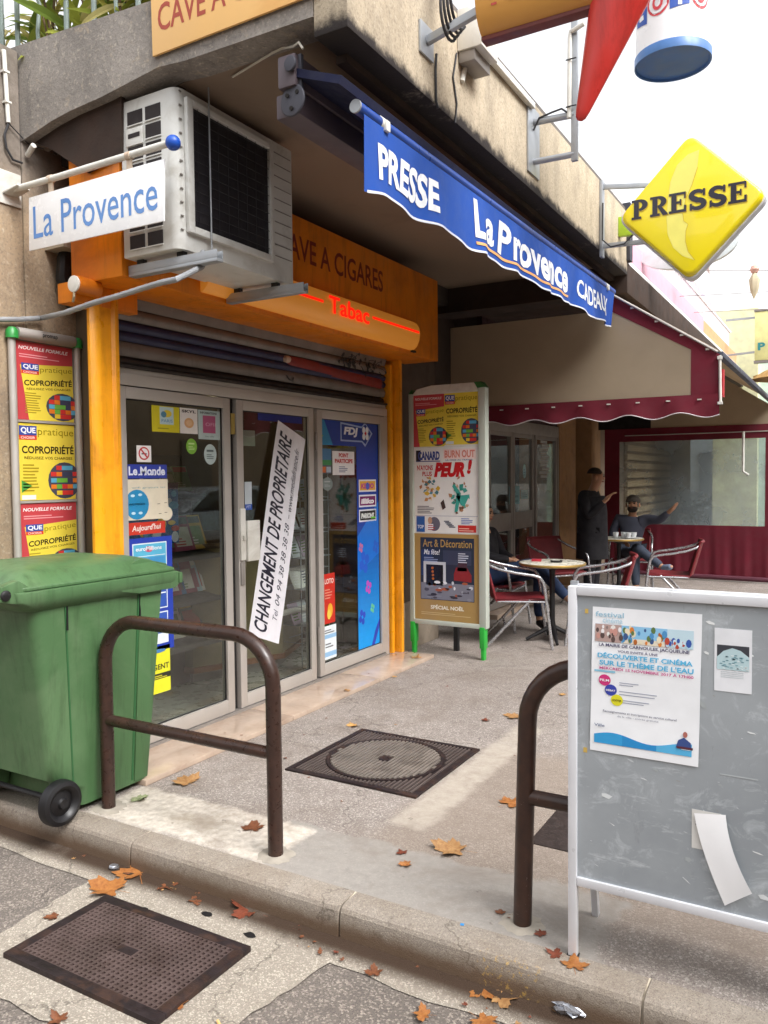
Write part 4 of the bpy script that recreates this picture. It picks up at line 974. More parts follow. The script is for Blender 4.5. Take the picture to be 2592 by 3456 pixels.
sticker('white_blue_leaflet', 4.838, .174, 5.022, .424, '#dfe6ea', 'white and pale blue leaflet below the red one on the fixed pane', 'leaflet', f_wl)
def f_sm(R, T, E_, L, pr, a, b_, w, h): R(0, .55, 1, 1, '#4a78a0'); R(0, .35, 1, .55, '#3f8a50'); R(.05, .05, .45, .28, '#d06a30', 2); R(.5, .05, .95, .28, '#a8b4c4', 2)
sticker('small_sticker', 4.85, 1.55, 4.985, 1.735, '#5a6068', 'small multicoloured sticker in the top left corner of the fixed pane', 'sticker', f_sm)
disc('faded_round_sticker', 4.93, 1.475, .07, .05, '#7c8684', '#a8b0ae', 'faded grey round sticker on the fixed pane under the small stickers')
sticker('navy_sign', 4.135, 1.90, 4.62, 1.953-.0, '#16207a', 'navy strip sign at the top of the middle door pane', 'sign', x=GX)
sticker('pale_note', 3.965, 1.73, 4.115, 1.83, '#8e9689', 'pale note taped inside the top left of the middle door pane', 'note', x=-3.382)
def f_tag(R, T, E_, L, pr, a, b_, w, h): R(0, 0, 1, .2, '#2a52b0'); T('PTT', .2, .05, .8, .15, '#e0e8f8')
sticker('narrow_label', 3.99, 1.32, 4.06, 1.50, '#c2cbd2', 'narrow white and blue label on the middle door pane near the handle', 'label', f_tag)

# ------------------------------------------------------------------ inside the shop
def magrack(x, y0, y1, lab, zs, n, slope=.05):
    R_ = thing('magazine_rack', (x, (y0+y1)/2, .05), lab, 'magazine rack', 'magazine racks inside the shop')
    b = MB(); b.box(x-.42, y0, .05, x-.38, y1, zs[-1]+.35); b.build('back_panel', plain('rack_brown', '#3c2b20', .6), R_)
    for z in zs:
        b = MB(); b.obox((x-.38, y0, z), (0, y1-y0, 0), (.30, 0, -slope), (0, 0, .012)); b.box(x-.085, y0, z-slope, x-.08, y1, z-slope+.035); b.build('shelf', plain('rack_rail', '#5f5a54', .4, .4), R_)
    for k in range(n):
        z = random.choice(zs[:]); yy = random.uniform(y0+.02, y1-.2)
        pal = ['#b3402e', '#c9c4b8', '#3a5f8f', '#7a8f5a', '#cfa54a', '#59504c', '#a8bcc8', '#8f3550', '#dcd6cc']
        pr = Print((x-.30+random.uniform(0, .1), yy, z+.01), (0, 1, 0), (-.35, 0, .94)); c = random.choice(pal); pr.sheet(0, 0, .19, .25, c, .006)
        pr.rect(.01, .19, .18, .24, random.choice(pal), 1); pr.rect(.02, .03, .17, .17, random.choice(pal), 1); pr.lines(.02, .04, .12, .1, 3, random.choice(pal), 2)
        tag(pr.build('magazine', M_PRINT, smooth=0), 'magazine standing on a rack behind the shop panes', 'magazine', 'magazines on the racks inside the shop')
magrack(-3.75, 3.25, 4.35, 'magazine rack with sloping shelves behind the left pane', [.42, .72, 1.02], 60)
magrack(-6.8, 3.1, 5.6, 'long magazine rack along the back wall of the shop', [.5, .9, 1.3, 1.7], 70)
magrack(-5.2, 5.1, 5.75, 'short magazine rack standing beyond the counter', [.6, 1.0, 1.4], 24)
WR = thing('wire_rack', (-3.75, 5.1, .05), 'wire rack of leaflets and books close behind the fixed pane', 'wire rack')
b = MB()
for yy in (4.98, 5.36):
    for xx in (-3.62, -3.85): b.tube([(xx, yy, .05), (xx, yy, 1.62)], .005, 6)
for z in [.25+.14*i for i in range(10)]: b.tube([(-3.62, 4.98, z), (-3.62, 5.36, z), (-3.85, 5.36, z), (-3.85, 4.98, z)], .003, 5, closed=True)
b.build('wire_frame', M_GALV, WR)
for z in (.38, .66, .90, 1.12, 1.34):
    b = MB(); b.box(-3.85, 4.98, z, -3.60, 5.36, z+.006); b.build('shelf', M_GALV, WR)
    for k in range(3):
        pr = Print((-3.66-.05*random.random(), 4.96+.13*k, z+.01), (0, 1, .1*random.uniform(-1, 1)), (-.4, 0, .92)); pr.sheet(0, 0, .12, .17, random.choice(['#c4ccd4', '#8fa7c4', '#dfe0da', '#7fa04a', '#4a5a78', '#b4a0b8']), .006); pr.lines(.02, .03, .1, .14, 5, random.choice(['#3a4460', '#e8e8e8', '#8a3a34', '#58783a']), 1)
        tag(pr.build('leaflet', M_PRINT, smooth=0), 'leaflet propped on the wire rack behind the fixed pane', 'leaflet', 'leaflets on the wire rack')
CT = thing('counter', (-4.2, 4.85, .05), 'beige angled shop counter with a wooden trim seen through the middle door', 'counter')
b = MB(); b.prism([(-4.05, 4.25, .17), (-3.78, 4.95, .17), (-3.98, 5.45, .17), (-5.0, 5.45, .17), (-5.0, 4.25, .17)], (0, 0, .85)); b.build('front', plain('beige_laminate', '#8d7f5c', .5, bump=0), CT)
b = MB(); b.prism([(-4.03, 4.24, .13), (-3.76, 4.95, .13), (-3.96, 5.46, .13), (-5.0, 5.46, .13), (-5.0, 4.24, .13)], (0, 0, .04)); b.build('trim', plain('wood_trim', '#7a4a24', .5), CT)
b = MB(); b.prism([(-4.0, 4.22, 1.02), (-3.73, 4.95, 1.02), (-3.93, 5.48, 1.02), (-5.0, 5.48, 1.02), (-5.0, 4.22, 1.02)], (0, 0, .04)); b.build('top', plain('counter_top', '#5f4a34', .35), CT)
b = MB(); b.prism([(-4.1, 4.3, .05), (-3.83, 4.95, .05), (-4.03, 5.4, .05), (-5.0, 5.4, .05), (-5.0, 4.3, .05)], (0, 0, .08)); b.build('kick_board', M_ALUD, CT)
b = MB(); b.tube([(-3.70, 4.72, .50), (-3.70, 5.32, .50)], .022, 10); tag(b.build('white_tube', M_WHITE), 'white horizontal tube low behind the fixed pane', 'tube')
PS = Print((-3.86, 3.52, 1.10), (0, 1, 0)); PS.sheet(0, 0, .42, .40, '#2f5b92')
for k in range(26): PS.ell(.03+.36*random.random(), .03+.33*random.random(), .02+.03*random.random(), .015+.03*random.random(), random.choice(['#b33a3a', '#4a90b8', '#d8b040', '#d8dce4', '#274a80', '#7a3a6a']), 1+k % 4, 9)
PS.rect(0, .355, .42, .40, '#5a2a4a', 5)
tag(PS.build('toy_poster', M_PRINTG, smooth=0), 'colourful blue picture poster hung inside behind the left pane', 'poster')
b = MB()
for i in range(3): b.box(-6.2, 3.2+.9*i, 2.69, -4.4, 3.32+.9*i, 2.715)
tag(b.build('ceiling_tube_light', lamp('dim_shop_lamp', '#ffd9a0', .8)), 'row of dim ceiling lamps inside the shop', 'lamp')
LA = thing('spot_lamp', (-3.7, 4.06, 1.95), 'small bright spot lamp glimpsed at the top of the middle door', 'lamp')
b = MB(); b.lathe([(0, 0), (.02, .005), (.022, .03), (.012, .04)], (-3.70, 4.10, 1.93), (0, 0, 1), 12); b.build('bulb', lamp('bulb_light', '#ffe6b0', 6), LA)
b = MB(); b.tube([(-3.70, 4.10, 1.97), (-3.70, 4.10, 2.72)], .004, 6); b.build('stem', M_DCABLE, LA)

# ------------------------------------------------------------------ wheelie bin
BN = thing('wheelie_bin', (-3.28, 2.5, 0), 'large green two-wheeled bin with a domed lid against the wall', 'bin')
M_GRN = plain('green_bin_plastic', '#496a44', .42, var=.06, scale=2.5, bump=.04, bscale=14, dirt='#6d8562')
wear(M_GRN, '#8fa68c', 40, .70, .35)
def rring(x0, x1, y0, y1, z, r, k=4):
    P = []
    for cx, cy, a0 in ((x1-r, y0+r, -90), (x1-r, y1-r, 0), (x0+r, y1-r, 90), (x0+r, y0+r, 180)):
        for i in range(k+1): a = radians(a0+90*i/k); P.append((cx+r*cos(a), cy+r*sin(a), z))
    return P
def loft(b, rings, cap=True):
    n = len(rings[0]); vs = [p for r in rings for p in r]; fs = []
    for i in range(len(rings)-1):
        for k in range(n): k2 = (k+1) % n; fs.append((i*n+k, i*n+k2, (i+1)*n+k2, (i+1)*n+k))
    if cap: fs.append(tuple(reversed(range(n)))); fs.append(tuple(range((len(rings)-1)*n, len(rings)*n)))
    b.add(vs, fs)
b = MB()
R_ = []
for i in range(13):
    t = i/12; z = .03+.97*t; y0 = 2.30-.13*t
    if z < .19: y0 = 2.42
    R_.append(rring(-3.565-.03*t, -3.025+.05*t, y0, 2.845+.075*t, z, .05))
loft(b, R_); bd = b.build('body', M_GRN, BN, smooth=50)
b = MB()   # seams and stiffening ribs on the street side
for yb, yt, w_ in ((2.395, 2.335, .004), (2.735, 2.76, .006)):
    b.prism([(-3.0245+.002, yb-w_, .05), (-3.0245+.002, yb+w_, .05), (-2.974+.002, yt+w_, .985), (-2.974+.002, yt-w_, .985)], (-.02, 0, 0))
b.build('seam', plain('dark_green_seam', '#2c5c34', .6, bump=0), BN)
b = MB(); b.prism([(-3.03, 2.745, .04), (-3.03, 2.83, .04), (-2.98, 2.905, .985), (-2.98, 2.765, .985)], (.013, 0, 0)); b.build('corner_rib', M_GRN, BN, bevel=.006)
b = MB()
for yy in (2.345, 2.765): b.box(-2.983, yy-.004, .86, -2.972, yy+.004, .985)
b.build('drain_slot', M_BLACK, BN)
b = MB(); loft(b, [rring(-3.60, -2.975, 2.15, 2.94, .965, .06), rring(-3.625, -2.945, 2.11, 2.98, .99, .05), rring(-3.635, -2.935, 2.08, 2.995, 1.015, .04), rring(-3.635, -2.935, 2.07, 3.0, 1.058, .04)]); b.build('rim', M_GRN, BN, bevel=.004, smooth=50)
b = MB(); b.prism([(-2.94, 2.62, .995), (-2.94, 2.74, .972), (-2.94, 2.97, .972), (-2.94, 3.0, .99), (-2.94, 3.005, 1.055), (-2.94, 2.62, 1.055)], (-.03, 0, 0)); b.box(-3.5, 2.99, .995, -2.93, 3.015, 1.05); b.build('front_lip', M_GRN, BN, bevel=.008)
b = MB(); rg = []
for z, i_, yb, ye in ((1.060, .0, 2.09, 3.005), (1.074, .0, 2.085, 3.00), (1.092, .03, 2.11, 2.95), (1.125, .065, 2.14, 2.89), (1.148, .13, 2.20, 2.80), (1.158, .22, 2.28, 2.66)): rg.append(rring(-3.62+i_, -2.95-i_, yb, ye, z, .05))
loft(b, rg); b.build('lid', M_GRN, BN, bevel=.003, smooth=55)
b = MB(); b.prism([(-3.0, 2.70, 1.090), (-3.0, 2.98, 1.082), (-3.0, 2.97, 1.095), (-3.0, 2.80, 1.135), (-3.0, 2.70, 1.10)], (-.55, 0, 0)); b.build('lid_grip', M_GRN, BN, bevel=.006)
b = MB(); b.prism([(-2.955, 2.01, 1.03), (-2.955, 2.12, 1.005), (-2.955, 2.16, 1.07), (-2.955, 2.10, 1.11), (-2.955, 2.02, 1.09)], (-.05, 0, 0)); b.prism([(-3.6, 2.01, 1.03), (-3.6, 2.12, 1.005), (-3.6, 2.16, 1.07), (-3.6, 2.10, 1.11), (-3.6, 2.02, 1.09)], (.05, 0, 0)); b.tube([(-3.6, 2.03, 1.05), (-2.96, 2.03, 1.05)], .017, 10); b.build('hinge', M_GRN, BN, bevel=.01)
b = MB(); b.lathe([(.0, 0), (.022, 0), (.022, .008), (.016, .012)], (-2.955, 2.035, 1.055), (1, 0, 0), 14); b.build('hinge_pin', M_BLACK, BN)
b = MB(); b.prism([(-3.02, 2.30, .19), (-3.02, 2.42, .19), (-3.02, 2.40, .06), (-3.02, 2.33, .06)], (-.06, 0, 0)); b.build('axle_bracket', M_GRN, BN, bevel=.006); b = MB(); b.prism([(-3.50, 2.30, .19), (-3.50, 2.42, .19), (-3.50, 2.40, .06), (-3.50, 2.33, .06)], (-.06, 0, 0))
b.build('axle_bracket', M_GRN, BN, bevel=.006)
b = MB(); b.tube([(-3.60, 2.31, .10), (-2.98, 2.31, .10)], .012, 8); b.build('axle', M_BLACK, BN)
for xx, s in ((-2.985, 1), (-3.60, -1)):
    b = MB(); b.lathe([(0, .012), (.02, .016), (.026, .006), (.055, -.004), (.066, .012), (.078, .018), (.095, .012), (.100, 0), (.100, -.03), (.09, -.04), (.0, -.04)], (xx, 2.30, .0985), (s, 0, 0), 36)
    b.build('wheel', plain('wheel_rubber', '#121114', .45, var=.15, bump=.03), BN, smooth=40)

# ------------------------------------------------------------------ hoop barriers
M_HOOP = plain('brown_hoop_paint', '#33221c', .33, var=.2, scale=20, bump=.12, bscale=90, dirt='#4f3226')
g = N('worn_hoop_paint'); f = g.ramp(g.noise(55, 5, .75), (.66, 0), (.70, 1)); Z = g.xyz()[2]
m_ = g.math('MULTIPLY', f, g.mr(Z, .55, .45, .05, .9))
bb = g.mix(g.ramp(g.noise(20, 4), (.3, 0), (.7, 1)), '#2e1e19', '#40291f')
g.bsdf(g.mix(m_, bb, '#9c8f88'), .36, 0, g.bump(g.noise(90, 3), .12, .003)); M_HOOP2 = g.m
def hoop(x0, x1, y, top, zc, lab, mat, r=.031, lean=0):
    H = thing('hoop_barrier', ((x0+x1)/2, y, 0), lab, 'barrier', 'brown hoop barriers along the kerb')
    R = .2; P = [(x0+lean*.0, y, -.05), (x0+lean*.3, y, .3), (x0+lean*.7, y, top-R)]
    a0 = P[-1][0]
    for i in range(1, 9): a = pi/2*i/8; P.append((a0+R-R*cos(a), y, top-R+R*sin(a)))
    for i in range(1, 5): P.append((a0+R+(x1-R-a0-R)*i/5, y, top-.0*i))
    for i in range(0, 9): a = pi/2*i/8; P.append((x1-R+R*sin(a), y, top-R+R*cos(a)))
    P += [(x1, y, .3), (x1, y, -.05)]
    b = MB(); b.tube(P, r, 20); b.build('frame', mat, H, smooth=60)
    for xx in (x0, x1):
        b = MB(); q_ = random.Random(int(xx*100)); n_ = 26; vs_ = [(xx, y, .006)]
        for rad, zz in ((.05, .007), (.075, .004)): vs_ += [(xx+(rad+q_.uniform(-.012, .016))*cos(2*pi*i/n_), y+(rad+q_.uniform(-.012, .012))*sin(2*pi*i/n_), zz if rad < .06 else .0) for i in range(n_)]
        b.add(vs_, [(0, 1+i, 1+(i+1) % n_) for i in range(n_)]+[(1+i, 1+n_+i, 1+n_+(i+1) % n_, 1+(i+1) % n_) for i in range(n_)]); b.build('cement_collar', plain('collar_cement', '#9f978b', .9, var=.15, scale=20, bump=.4), H, smooth=80)
    b = MB(); b.tube([(x0+.01+lean*.5, y, zc), (x1-.01, y, zc)], r*.83, 18); b.build('crossbar', mat, H, smooth=60)
    return H
hoop(-2.955, -1.985, 2.53, .883, .415, 'brown painted hoop barrier standing free beside the green bin', M_HOOP)
hoop(-.942, .03, 2.535, .900, .445, 'brown hoop barrier with chipped paint half hidden by the notice board', M_HOOP2, lean=.03)

# ------------------------------------------------------------------ A-board
AB = thing('notice_board', (-.25, 2.55, 0), 'grey metal A-frame notice board with an event poster and torn papers', 'notice board')
g = N('grey_board_metal'); sc = g.scaled((1, 1, 1))
n1 = g.noise(2.2, 5, .6); n2 = g.noise(9, 6, .75, dist=1.2); n3 = g.noise(16, 5, .8, vec=g.scaled((1, 1, .3)))
bb = g.mix(g.ramp(n1, (.3, 0), (.7, 1)), '#90969c', '#abb1b6'); bb = g.mix(g.math('MULTIPLY', g.ramp(n2, (.54, 0), (.68, .8)), .7), bb, '#ccd3d8'); bb = g.mix(g.ramp(n3, (.60, 0), (.72, .5)), bb, '#7f8284'); bb = g.mix(g.ramp(g.noise(24, 5, .8, vec=g.scaled((.25, 1, 1))), (.60, 0), (.72, .55)), bb, '#d4dade')
g.bsdf(bb, .45, .15, g.bump(n3, .05, .002)); M_BOARD = g.m
b = MB(); b.box(-.725, 2.442, .255, .27, 2.446, 1.165); b.build('front_panel', M_BOARD, AB)
M_BFR = plain('white_aluminium_frame', '#dcdde2', .35, .15, var=.04, bump=.01)
fb = MB(); w = .028
for a in ((-.752, 0, -.752+w, 1.178), (.262, 0, .29, 1.178)):
    b = MB(); b.box(a[0], 2.432, a[1]+.0, a[2], 2.458, a[3]); b.build('upright', M_BFR, AB, bevel=.004)
for z0, z1 in ((1.150, 1.1785), (.234, .262)):
    b = MB(); b.box(-.752+w, 2.4325, z0, .262, 2.4575, z1); b.build('rail', M_BFR, AB, bevel=.004)
b = MB(); b.box(-.755, 2.431, -.002, -.721, 2.459, .006); b.build('foot_cap', M_BLACK, AB)
# rear panel leaning back
for xx in (-.752, .262):
    b = MB(); b.bar((xx+.012, 2.478, 1.175), (xx+.012, 2.716, .0), .024, .022, up=(1, 0, 0)); b.build('rear_leg', M_BFR, AB, bevel=.002)
b = MB(); b.obox((-.728, 2.480, 1.165), (.98, 0, 0), (0, .187, -.91), (0, .003, .001)); b.build('rear_panel', M_BOARD, AB)
b = MB(); b.bar((-.74, 2.478, 1.168), (.27, 2.478, 1.168), .026, .026); b.build('rear_rail', M_BFR, AB, bevel=.003)
b = MB(); b.box(-.752, 2.46, 1.15, -.73, 2.48, 1.19); b.box(.26, 2.46, 1.15, .28, 2.48, 1.19); b.build('hinge', M_GALV, AB)
def paper(u0, v0, u1, v1, c='#e9ebf0', warp=None, x=2.4408): 
    pr = Print((0, x, 0), (1, 0, 0)); pr.warp = warp; pr.sheet(u0, v0, u1, v1, c, .0008); return pr
A, Bz, A1, B1 = -.680, .672, -.364, 1.118
w_, h_ = A1-A, B1-Bz
pr = Print((A, 2.4398, Bz), (1, 0, 0)); pr.warp = lambda u, v, p, n: p+Vector((.008*(v/h_-.5), -.0016*sin(v*26+u*4), 0)) 
pr.sheet(0, 0, w_, h_, '#f4f6fa')
R = lambda u0, v0, u1, v1, c, l=2: pr.rect(u0*w_, v0*h_, u1*w_, v1*h_, c, l)
T = lambda s, u0, v0, u1, v1, c, **k: pr.text(s, u0*w_, v0*h_, u1*w_, v1*h_, c, **{'l': 5, **k})
T('festival', .03, .935, .30, .97, '#9cc4d8', bold=.01); T('cinéma', .10, .895, .29, .93, '#b8d4e2', bold=.01)
R(.03, .765, .93, .885, '#8ec3e6'); R(.03, .765, .28, .885, '#b59a94', 3); R(.70, .765, .93, .885, '#c4dde9', 3); R(.3, .765, .68, .80, '#e3d8c4', 3)
rr = random.Random(12)
for k in range(70):
    u, v = rr.uniform(.03, .9), rr.uniform(.775, .875); c = rr.choice(['#5a4a48', '#e8e4e0', '#c9948a', '#8a7a78', '#ece8ea'] if u < .28 else ['#b3652e', '#d9823a', '#5f7a4a', '#e8dcc0', '#3f5a8a', '#4f90c4'])
    if u > .68: c = rr.choice(['#3a5aa8', '#b84a3a', '#b8d8ea', '#cfe2ee']); v = rr.uniform(.775, .815)
    s = rr.uniform(.008, .026); pr.ell(u*w_, v*h_, s*w_, s*h_*1.1, c, 3.5+.2*(k % 8), 8)
T('LA MAIRIE DE CARNOULES, JACQUELINE', .07, .728, .90, .755, '#4a4868', bold=.025); T('VOUS INVITE À UNE', .25, .70, .62, .72, '#5a5878', bold=.02)
T('DÉCOUVERTE ET CINÉMA', .06, .655, .93, .695, '#5cb4dc', bold=.03); T("SUR LE THÈME DE L'EAU", .08, .605, .94, .648, '#5cb4dc', bold=.03)
T('MERCREDI 15 NOVEMBRE 2017 À 17H00', .08, .575, .94, .598, '#c84a8a', bold=.02)
R(.03, .555, .23, .568, '#8ecbe4'); 
for u, v, c, s in ((.13, .50, '#d63a80', 'FILM'), (.19, .435, '#3a48ac', 'DÉBAT'), (.25, .37, '#e2dc2e', 'GOÛTER')):
    pr.ell(u*w_, v*h_, .058*w_, .039*h_, c, 3+.3*u, 20); T(s, u-.045, v-.008, u+.045, v+.008, '#f4f0f8' if c != '#e2dc2e' else '#5a5418', bold=.03, l=6)
for v, a1 in ((.49, .45), (.475, .40), (.43, .62), (.41, .6), (.37, .55), (.355, .5)): R(.27, v, a1, v+.005, '#9aa0b4')
T('Renseignements et inscriptions au service culturel', .12, .275, .80, .295, '#5a5a70', bold=.005); T('de la ville - entrée gratuite', .26, .252, .64, .268, '#8a8a9a')
T('Ville', .04, .175, .14, .195, '#5a6a8a', bold=.01)
for k in range(20): u0 = .04+.9*k/20; pr.poly([(u0*w_, .06*h_), ((u0+.0455)*w_, .06*h_), ((u0+.0455)*w_, (.12+.022*sin(k*.4+.4))*h_), (u0*w_, (.12+.022*sin(k*.4))*h_)], ('#35a0dc' if k < 6 else '#2a8fd0' if k < 13 else '#58b4e4'), 2)
R(.85, .10, .93, .115, '#e0f0fa', 4); pr.poly([(.80*w_, .11*h_), (.82*w_, .16*h_), (.87*w_, .18*h_), (.93*w_, .15*h_), (.94*w_, .105*h_)], '#3a4f8a', 4); pr.ell(.88*w_, .20*h_, .02*w_, .02*h_, '#b06a60', 5, 10); pr.rect(.81*w_, .105*h_, .95*w_, .12*h_, '#5a2a38', 5)
tag(pr.build('event_poster', M_PRINTG, smooth=60), 'white event poster with blue band pasted on the grey notice board', 'poster')
# small leaflet on the board
pr = paper(-.327, .902, -.229, 1.082); pr.rect(-.320, .965, -.236, 1.035, '#3c3e46', 1)
pr.poly([(-.320, .965), (-.236, .965), (-.236, 1.005), (-.258, 1.022), (-.280, 1.028), (-.303, 1.018), (-.320, 1.0)], '#bcd6dc', 2)
for k in range(40):
    u, v = random.uniform(-.316, -.242), random.uniform(.967, 1.01); pr.rect(u, v, u+.007, v+.0025, random.choice(['#7aa8b4', '#e4f0f2', '#5f8a98']), 3)
for k in range(4): pr.rect(-.31, .943+.005*k, -.25, .9445+.005*k, '#c2ccd0', 1)
tag(pr.build('leaflet', M_PRINT, smooth=0), 'small white leaflet with a dark picture taped right of the event poster', 'leaflet')
# torn curling paper
pr = paper(-.385, .430, -.305, .545, '#d8d6d2'); pr.lines(-.375, .50, -.33, .535, 4, '#8a8f94', 1); pr.build('torn_paper', M_PRINT, AB, smooth=0)
b = MB()
b.grid(lambda u, v: (-.378+.055*v*v+.03*v+(.085-.012*v)*u, 2.437-.006*v-.022*v*(u*u*.8+.15*sin(u*3)), .535-.20*v-.05*(1-u)*v*v+.012*u), 10, 12)
tag(b.build('curled_paper', plain('paper_white', '#f4f4f6', .7, bump=0, var=.03), smooth=80), 'torn white sheet curling off the lower right of the notice board', 'paper')
rr = random.Random(21)
pr = Print((0, 2.4412, 0), (1, 0, 0)); pr.th = .0004
for k in range(150):
    u, v = rr.uniform(-.71, .22), rr.uniform(.28, 1.12); s = rr.uniform(.003, .022)*rr.random()**.7; q = rr.uniform(.15, .9); a = rr.uniform(0, 3)
    pts = [(u+s*(cos(a+t)+.3*rr.random()), v+s*q*(sin(a*.3+t)+.3*rr.random())) for t in (0, 1.2, 2.4, 3.6, 4.9)]; pr.poly(pts, rr.choice(['#c4cace', '#dfe3e5', '#eef0f1', '#aab0b2', '#e6e9ea', '#a09a90']), .3)
for u, v, w2, h2, c in ((-.18, .52, .004, .11, '#a39a8c'), (-.31, .66, .10, .004, '#b4babd'), (-.29, .32, .012, .10, '#b4babf'), (-.705, .66, .012, .016, '#cfae5a'), (-.70, 1.095, .01, .014, '#cfae5a')): pr.rect(u, v, u+w2, v+h2, c, .5)
tag(pr.build('tape_remnant', M_PRINT, AB, smooth=0), kind='stuff')

# ------------------------------------------------------------------ road grating, manhole and small cover
M_IRON = plain('rusty_cast_iron', '#2a2021', .55, .25, var=.25, scale=14, bump=.25, bscale=140, dirt='#5f4130')
M_IRON2 = plain('worn_cast_iron', '#80776f', .5, .3, var=.2, scale=9, bump=.15, bscale=120, dirt='#3b2c26')
RG = thing('road_grating', (-2.13, 1.9, ZR), 'brown iron road grating with a fine square mesh beside the kerb', 'grating')
gx0, gx1, gy0, gy1 = -2.50, -1.775, 1.672, 2.118; gz = ZR+.014
b = MB(); b.box(gx0, gy0, gz-.06, gx1, gy1, gz-.055); b.build('pit', plain('grate_dirt', '#2a211e', .9), RG)
b = MB(); q = .042
for a in ((gx0, gy0, gx1, gy0+q), (gx0, gy1-q, gx1, gy1), (gx0, gy0+q, gx0+q, gy1-q), (gx1-q, gy0+q, gx1, gy1-q)): b.box(a[0], a[1], gz-.05, a[2], a[3], gz+.006)
b.build('frame', M_IRON, RG, bevel=.003)
b = MB(); nx, ny = 30, 18; W_, H_ = gx1-gx0-2*q, gy1-gy0-2*q
bk_ = MB(); bk_.box(gx0+q, gy0+q, gz-.010, gx1-q, gy1-q, gz-.008); bk_.build('hole_shade_sheet', plain('grate_hole_shade', '#17110f', .9), RG)  # near-black sheet paints the shade inside the mesh holes
for i in range(nx+1): x = gx0+q+W_*i/nx; b.box(x-.0052, gy0+q, gz-.006, x+.0052, gy1-q, gz+.0045)
for j in range(ny+1): y = gy0+q+H_*j/ny; b.box(gx0+q, y-.004, gz-.004, gx1-q, y+.004, gz+.004)
tag(b.build('mesh_plate', plain('grate_mesh_iron', '#5d4d4a', .5, .3, var=.2, scale=7, dirt='#3c2a24'), RG), kind='stuff')
b = MB(); b.box(-2.18, 1.875, gz, -2.10, 1.91, gz+.006); b.build('lifting_slot', M_IRON, RG, bevel=.002)
MH = thing('manhole_cover', (-2.14, 3.69, 0), 'square ribbed iron manhole cover with a round lid in the pavement', 'manhole cover')
mx0, mx1, my0, my1 = -2.525, -1.755, 3.305, 4.07
b = MB(); b.box(mx0, my0, -.01, mx1, my1, .004); b.build('base', M_IRON, MH)
b = MB()
for a in ((mx0, my0, mx1, my0+.03), (mx0, my1-.03, mx1, my1), (mx0, my0+.03, mx0+.03, my1-.03), (mx1-.03, my0+.03, mx1, my1-.03)): b.box(a[0], a[1], .0035, a[2], a[3], .010)
b.build('frame', M_IRON, MH, bevel=.002)
cx, cy, Rr = (mx0+mx1)/2, (my0+my1)/2, .305
b = MB(); b.lathe([(Rr+.012, 0), (Rr+.012, .008), (Rr-.004, .008), (Rr-.006, .002)], (cx, cy, .0035), (0, 0, 1), 56); b.build('ring', M_IRON, MH)
b = MB(); b2 = MB(); k = -17
while k <= 17:
    x = cx+k*.0225; 
    if abs(x-cx) < Rr-.012:
        h = math.sqrt((Rr-.012)**2-(x-cx)**2); segs = [(cy-h, cy+h)]
        if abs(x-cx) < .045: c2 = math.sqrt(.045**2-(x-cx)**2); segs = [(cy-h, cy-c2), (cy+c2, cy+h)]
        for s0, s1 in segs: b.box(x-.0062, s0, .004, x+.0062, s1, .0135)
    if mx0+.04 < x < mx1-.04:
        h = math.sqrt(max(0, (Rr+.02)**2-(x-cx)**2))
        for s0, s1 in ((my0+.035, cy-h), (cy+h, my1-.035)):
            if s1-s0 > .01: b2.box(x-.005, s0, .004, x+.005, s1, .011)
    k += 1
lid = b.build('rib', M_IRON2, MH); tag(lid, kind='stuff'); tag(b2.build('corner_rib', plain('corner_iron', '#5f5450', .5, .3, var=.2), MH), kind='stuff')
b = MB(); b.lathe([(.036, 0), (.036, .007), (.018, .007), (.016, .001), (0, .001)], (cx, cy, .004), (0, 0, 1), 20); b.build('keyhole', M_IRON, MH)
b = MB(); b.box(-1.13, 3.12, -.01, -.75, 3.56, .006); 
cv = tag(b.build('inspection_cover', plain('dark_cover_iron', '#3d3330', .6, .3, var=.3, scale=30, bump=.6, bscale=90), bevel=.002), 'small dark patterned cover behind the second hoop barrier', 'cover')

# ------------------------------------------------------------------ fallen leaves and litter
def leaf_mesh(seed, s, curl=.25, palm=True):
    r = random.Random(seed); P = []
    tips = [(-2.2, .55), (-1.25, .85), (-.02, 1.0), (1.2, .85), (2.15, .55)] if palm else [(0, 1)]
    for i, (a, l) in enumerate(tips):
        a += r.uniform(-.1, .1); l *= r.uniform(.85, 1.1)
        for da, f in ((-.46, .60), (-.30, .80), (-.21, .74), (0, 1), (.2, .76), (.31, .82), (.46, .60)): P.append((l*f*sin(a+da), l*f*cos(a+da)))
        if i < len(tips)-1: na = (a+tips[i+1][0])/2; P.append((.46*sin(na), .46*cos(na)))
    P += [(.10, -.22), (0, -.12), (-.10, -.22)]
    n = len(P); vs = []; ph = r.uniform(0, 6)
    def zf(x, y): d = math.hypot(x, y); return s*(curl*d*d*(.5+.5*sin(3*math.atan2(x, y)+ph))+.03*sin(9*x+ph)+.02)
    for ring in (.5, 1.0):
        for x, y in P: vs.append((x*s*ring, y*s*ring, zf(x*ring, y*ring)))
    vs.append((0, 0, zf(0, 0))); c = len(vs)-1; fs = []
    for k in range(n): k2 = (k+1) % n; fs += [(c, k, k2), (k, n+k, n+k2, k2)]
    # stalk
    vs += [(-.012*s, -.1*s, s*.03), (.012*s, -.1*s, s*.03), (.03*s, -.75*s, s*.04), (.05*s, -.75*s, s*.04)]; m = len(vs); fs.append((m-4, m-3, m-1, m-2))
    return vs, fs
def lmat(name, c, c2):
    g = N(name); X = g.noise(60, 5, .7); g.bsdf(g.mix(g.ramp(X, (.35, 0), (.68, 1)), c, c2), .6, 0, g.bump(g.noise(140, 3), .4, .002)); return g.m
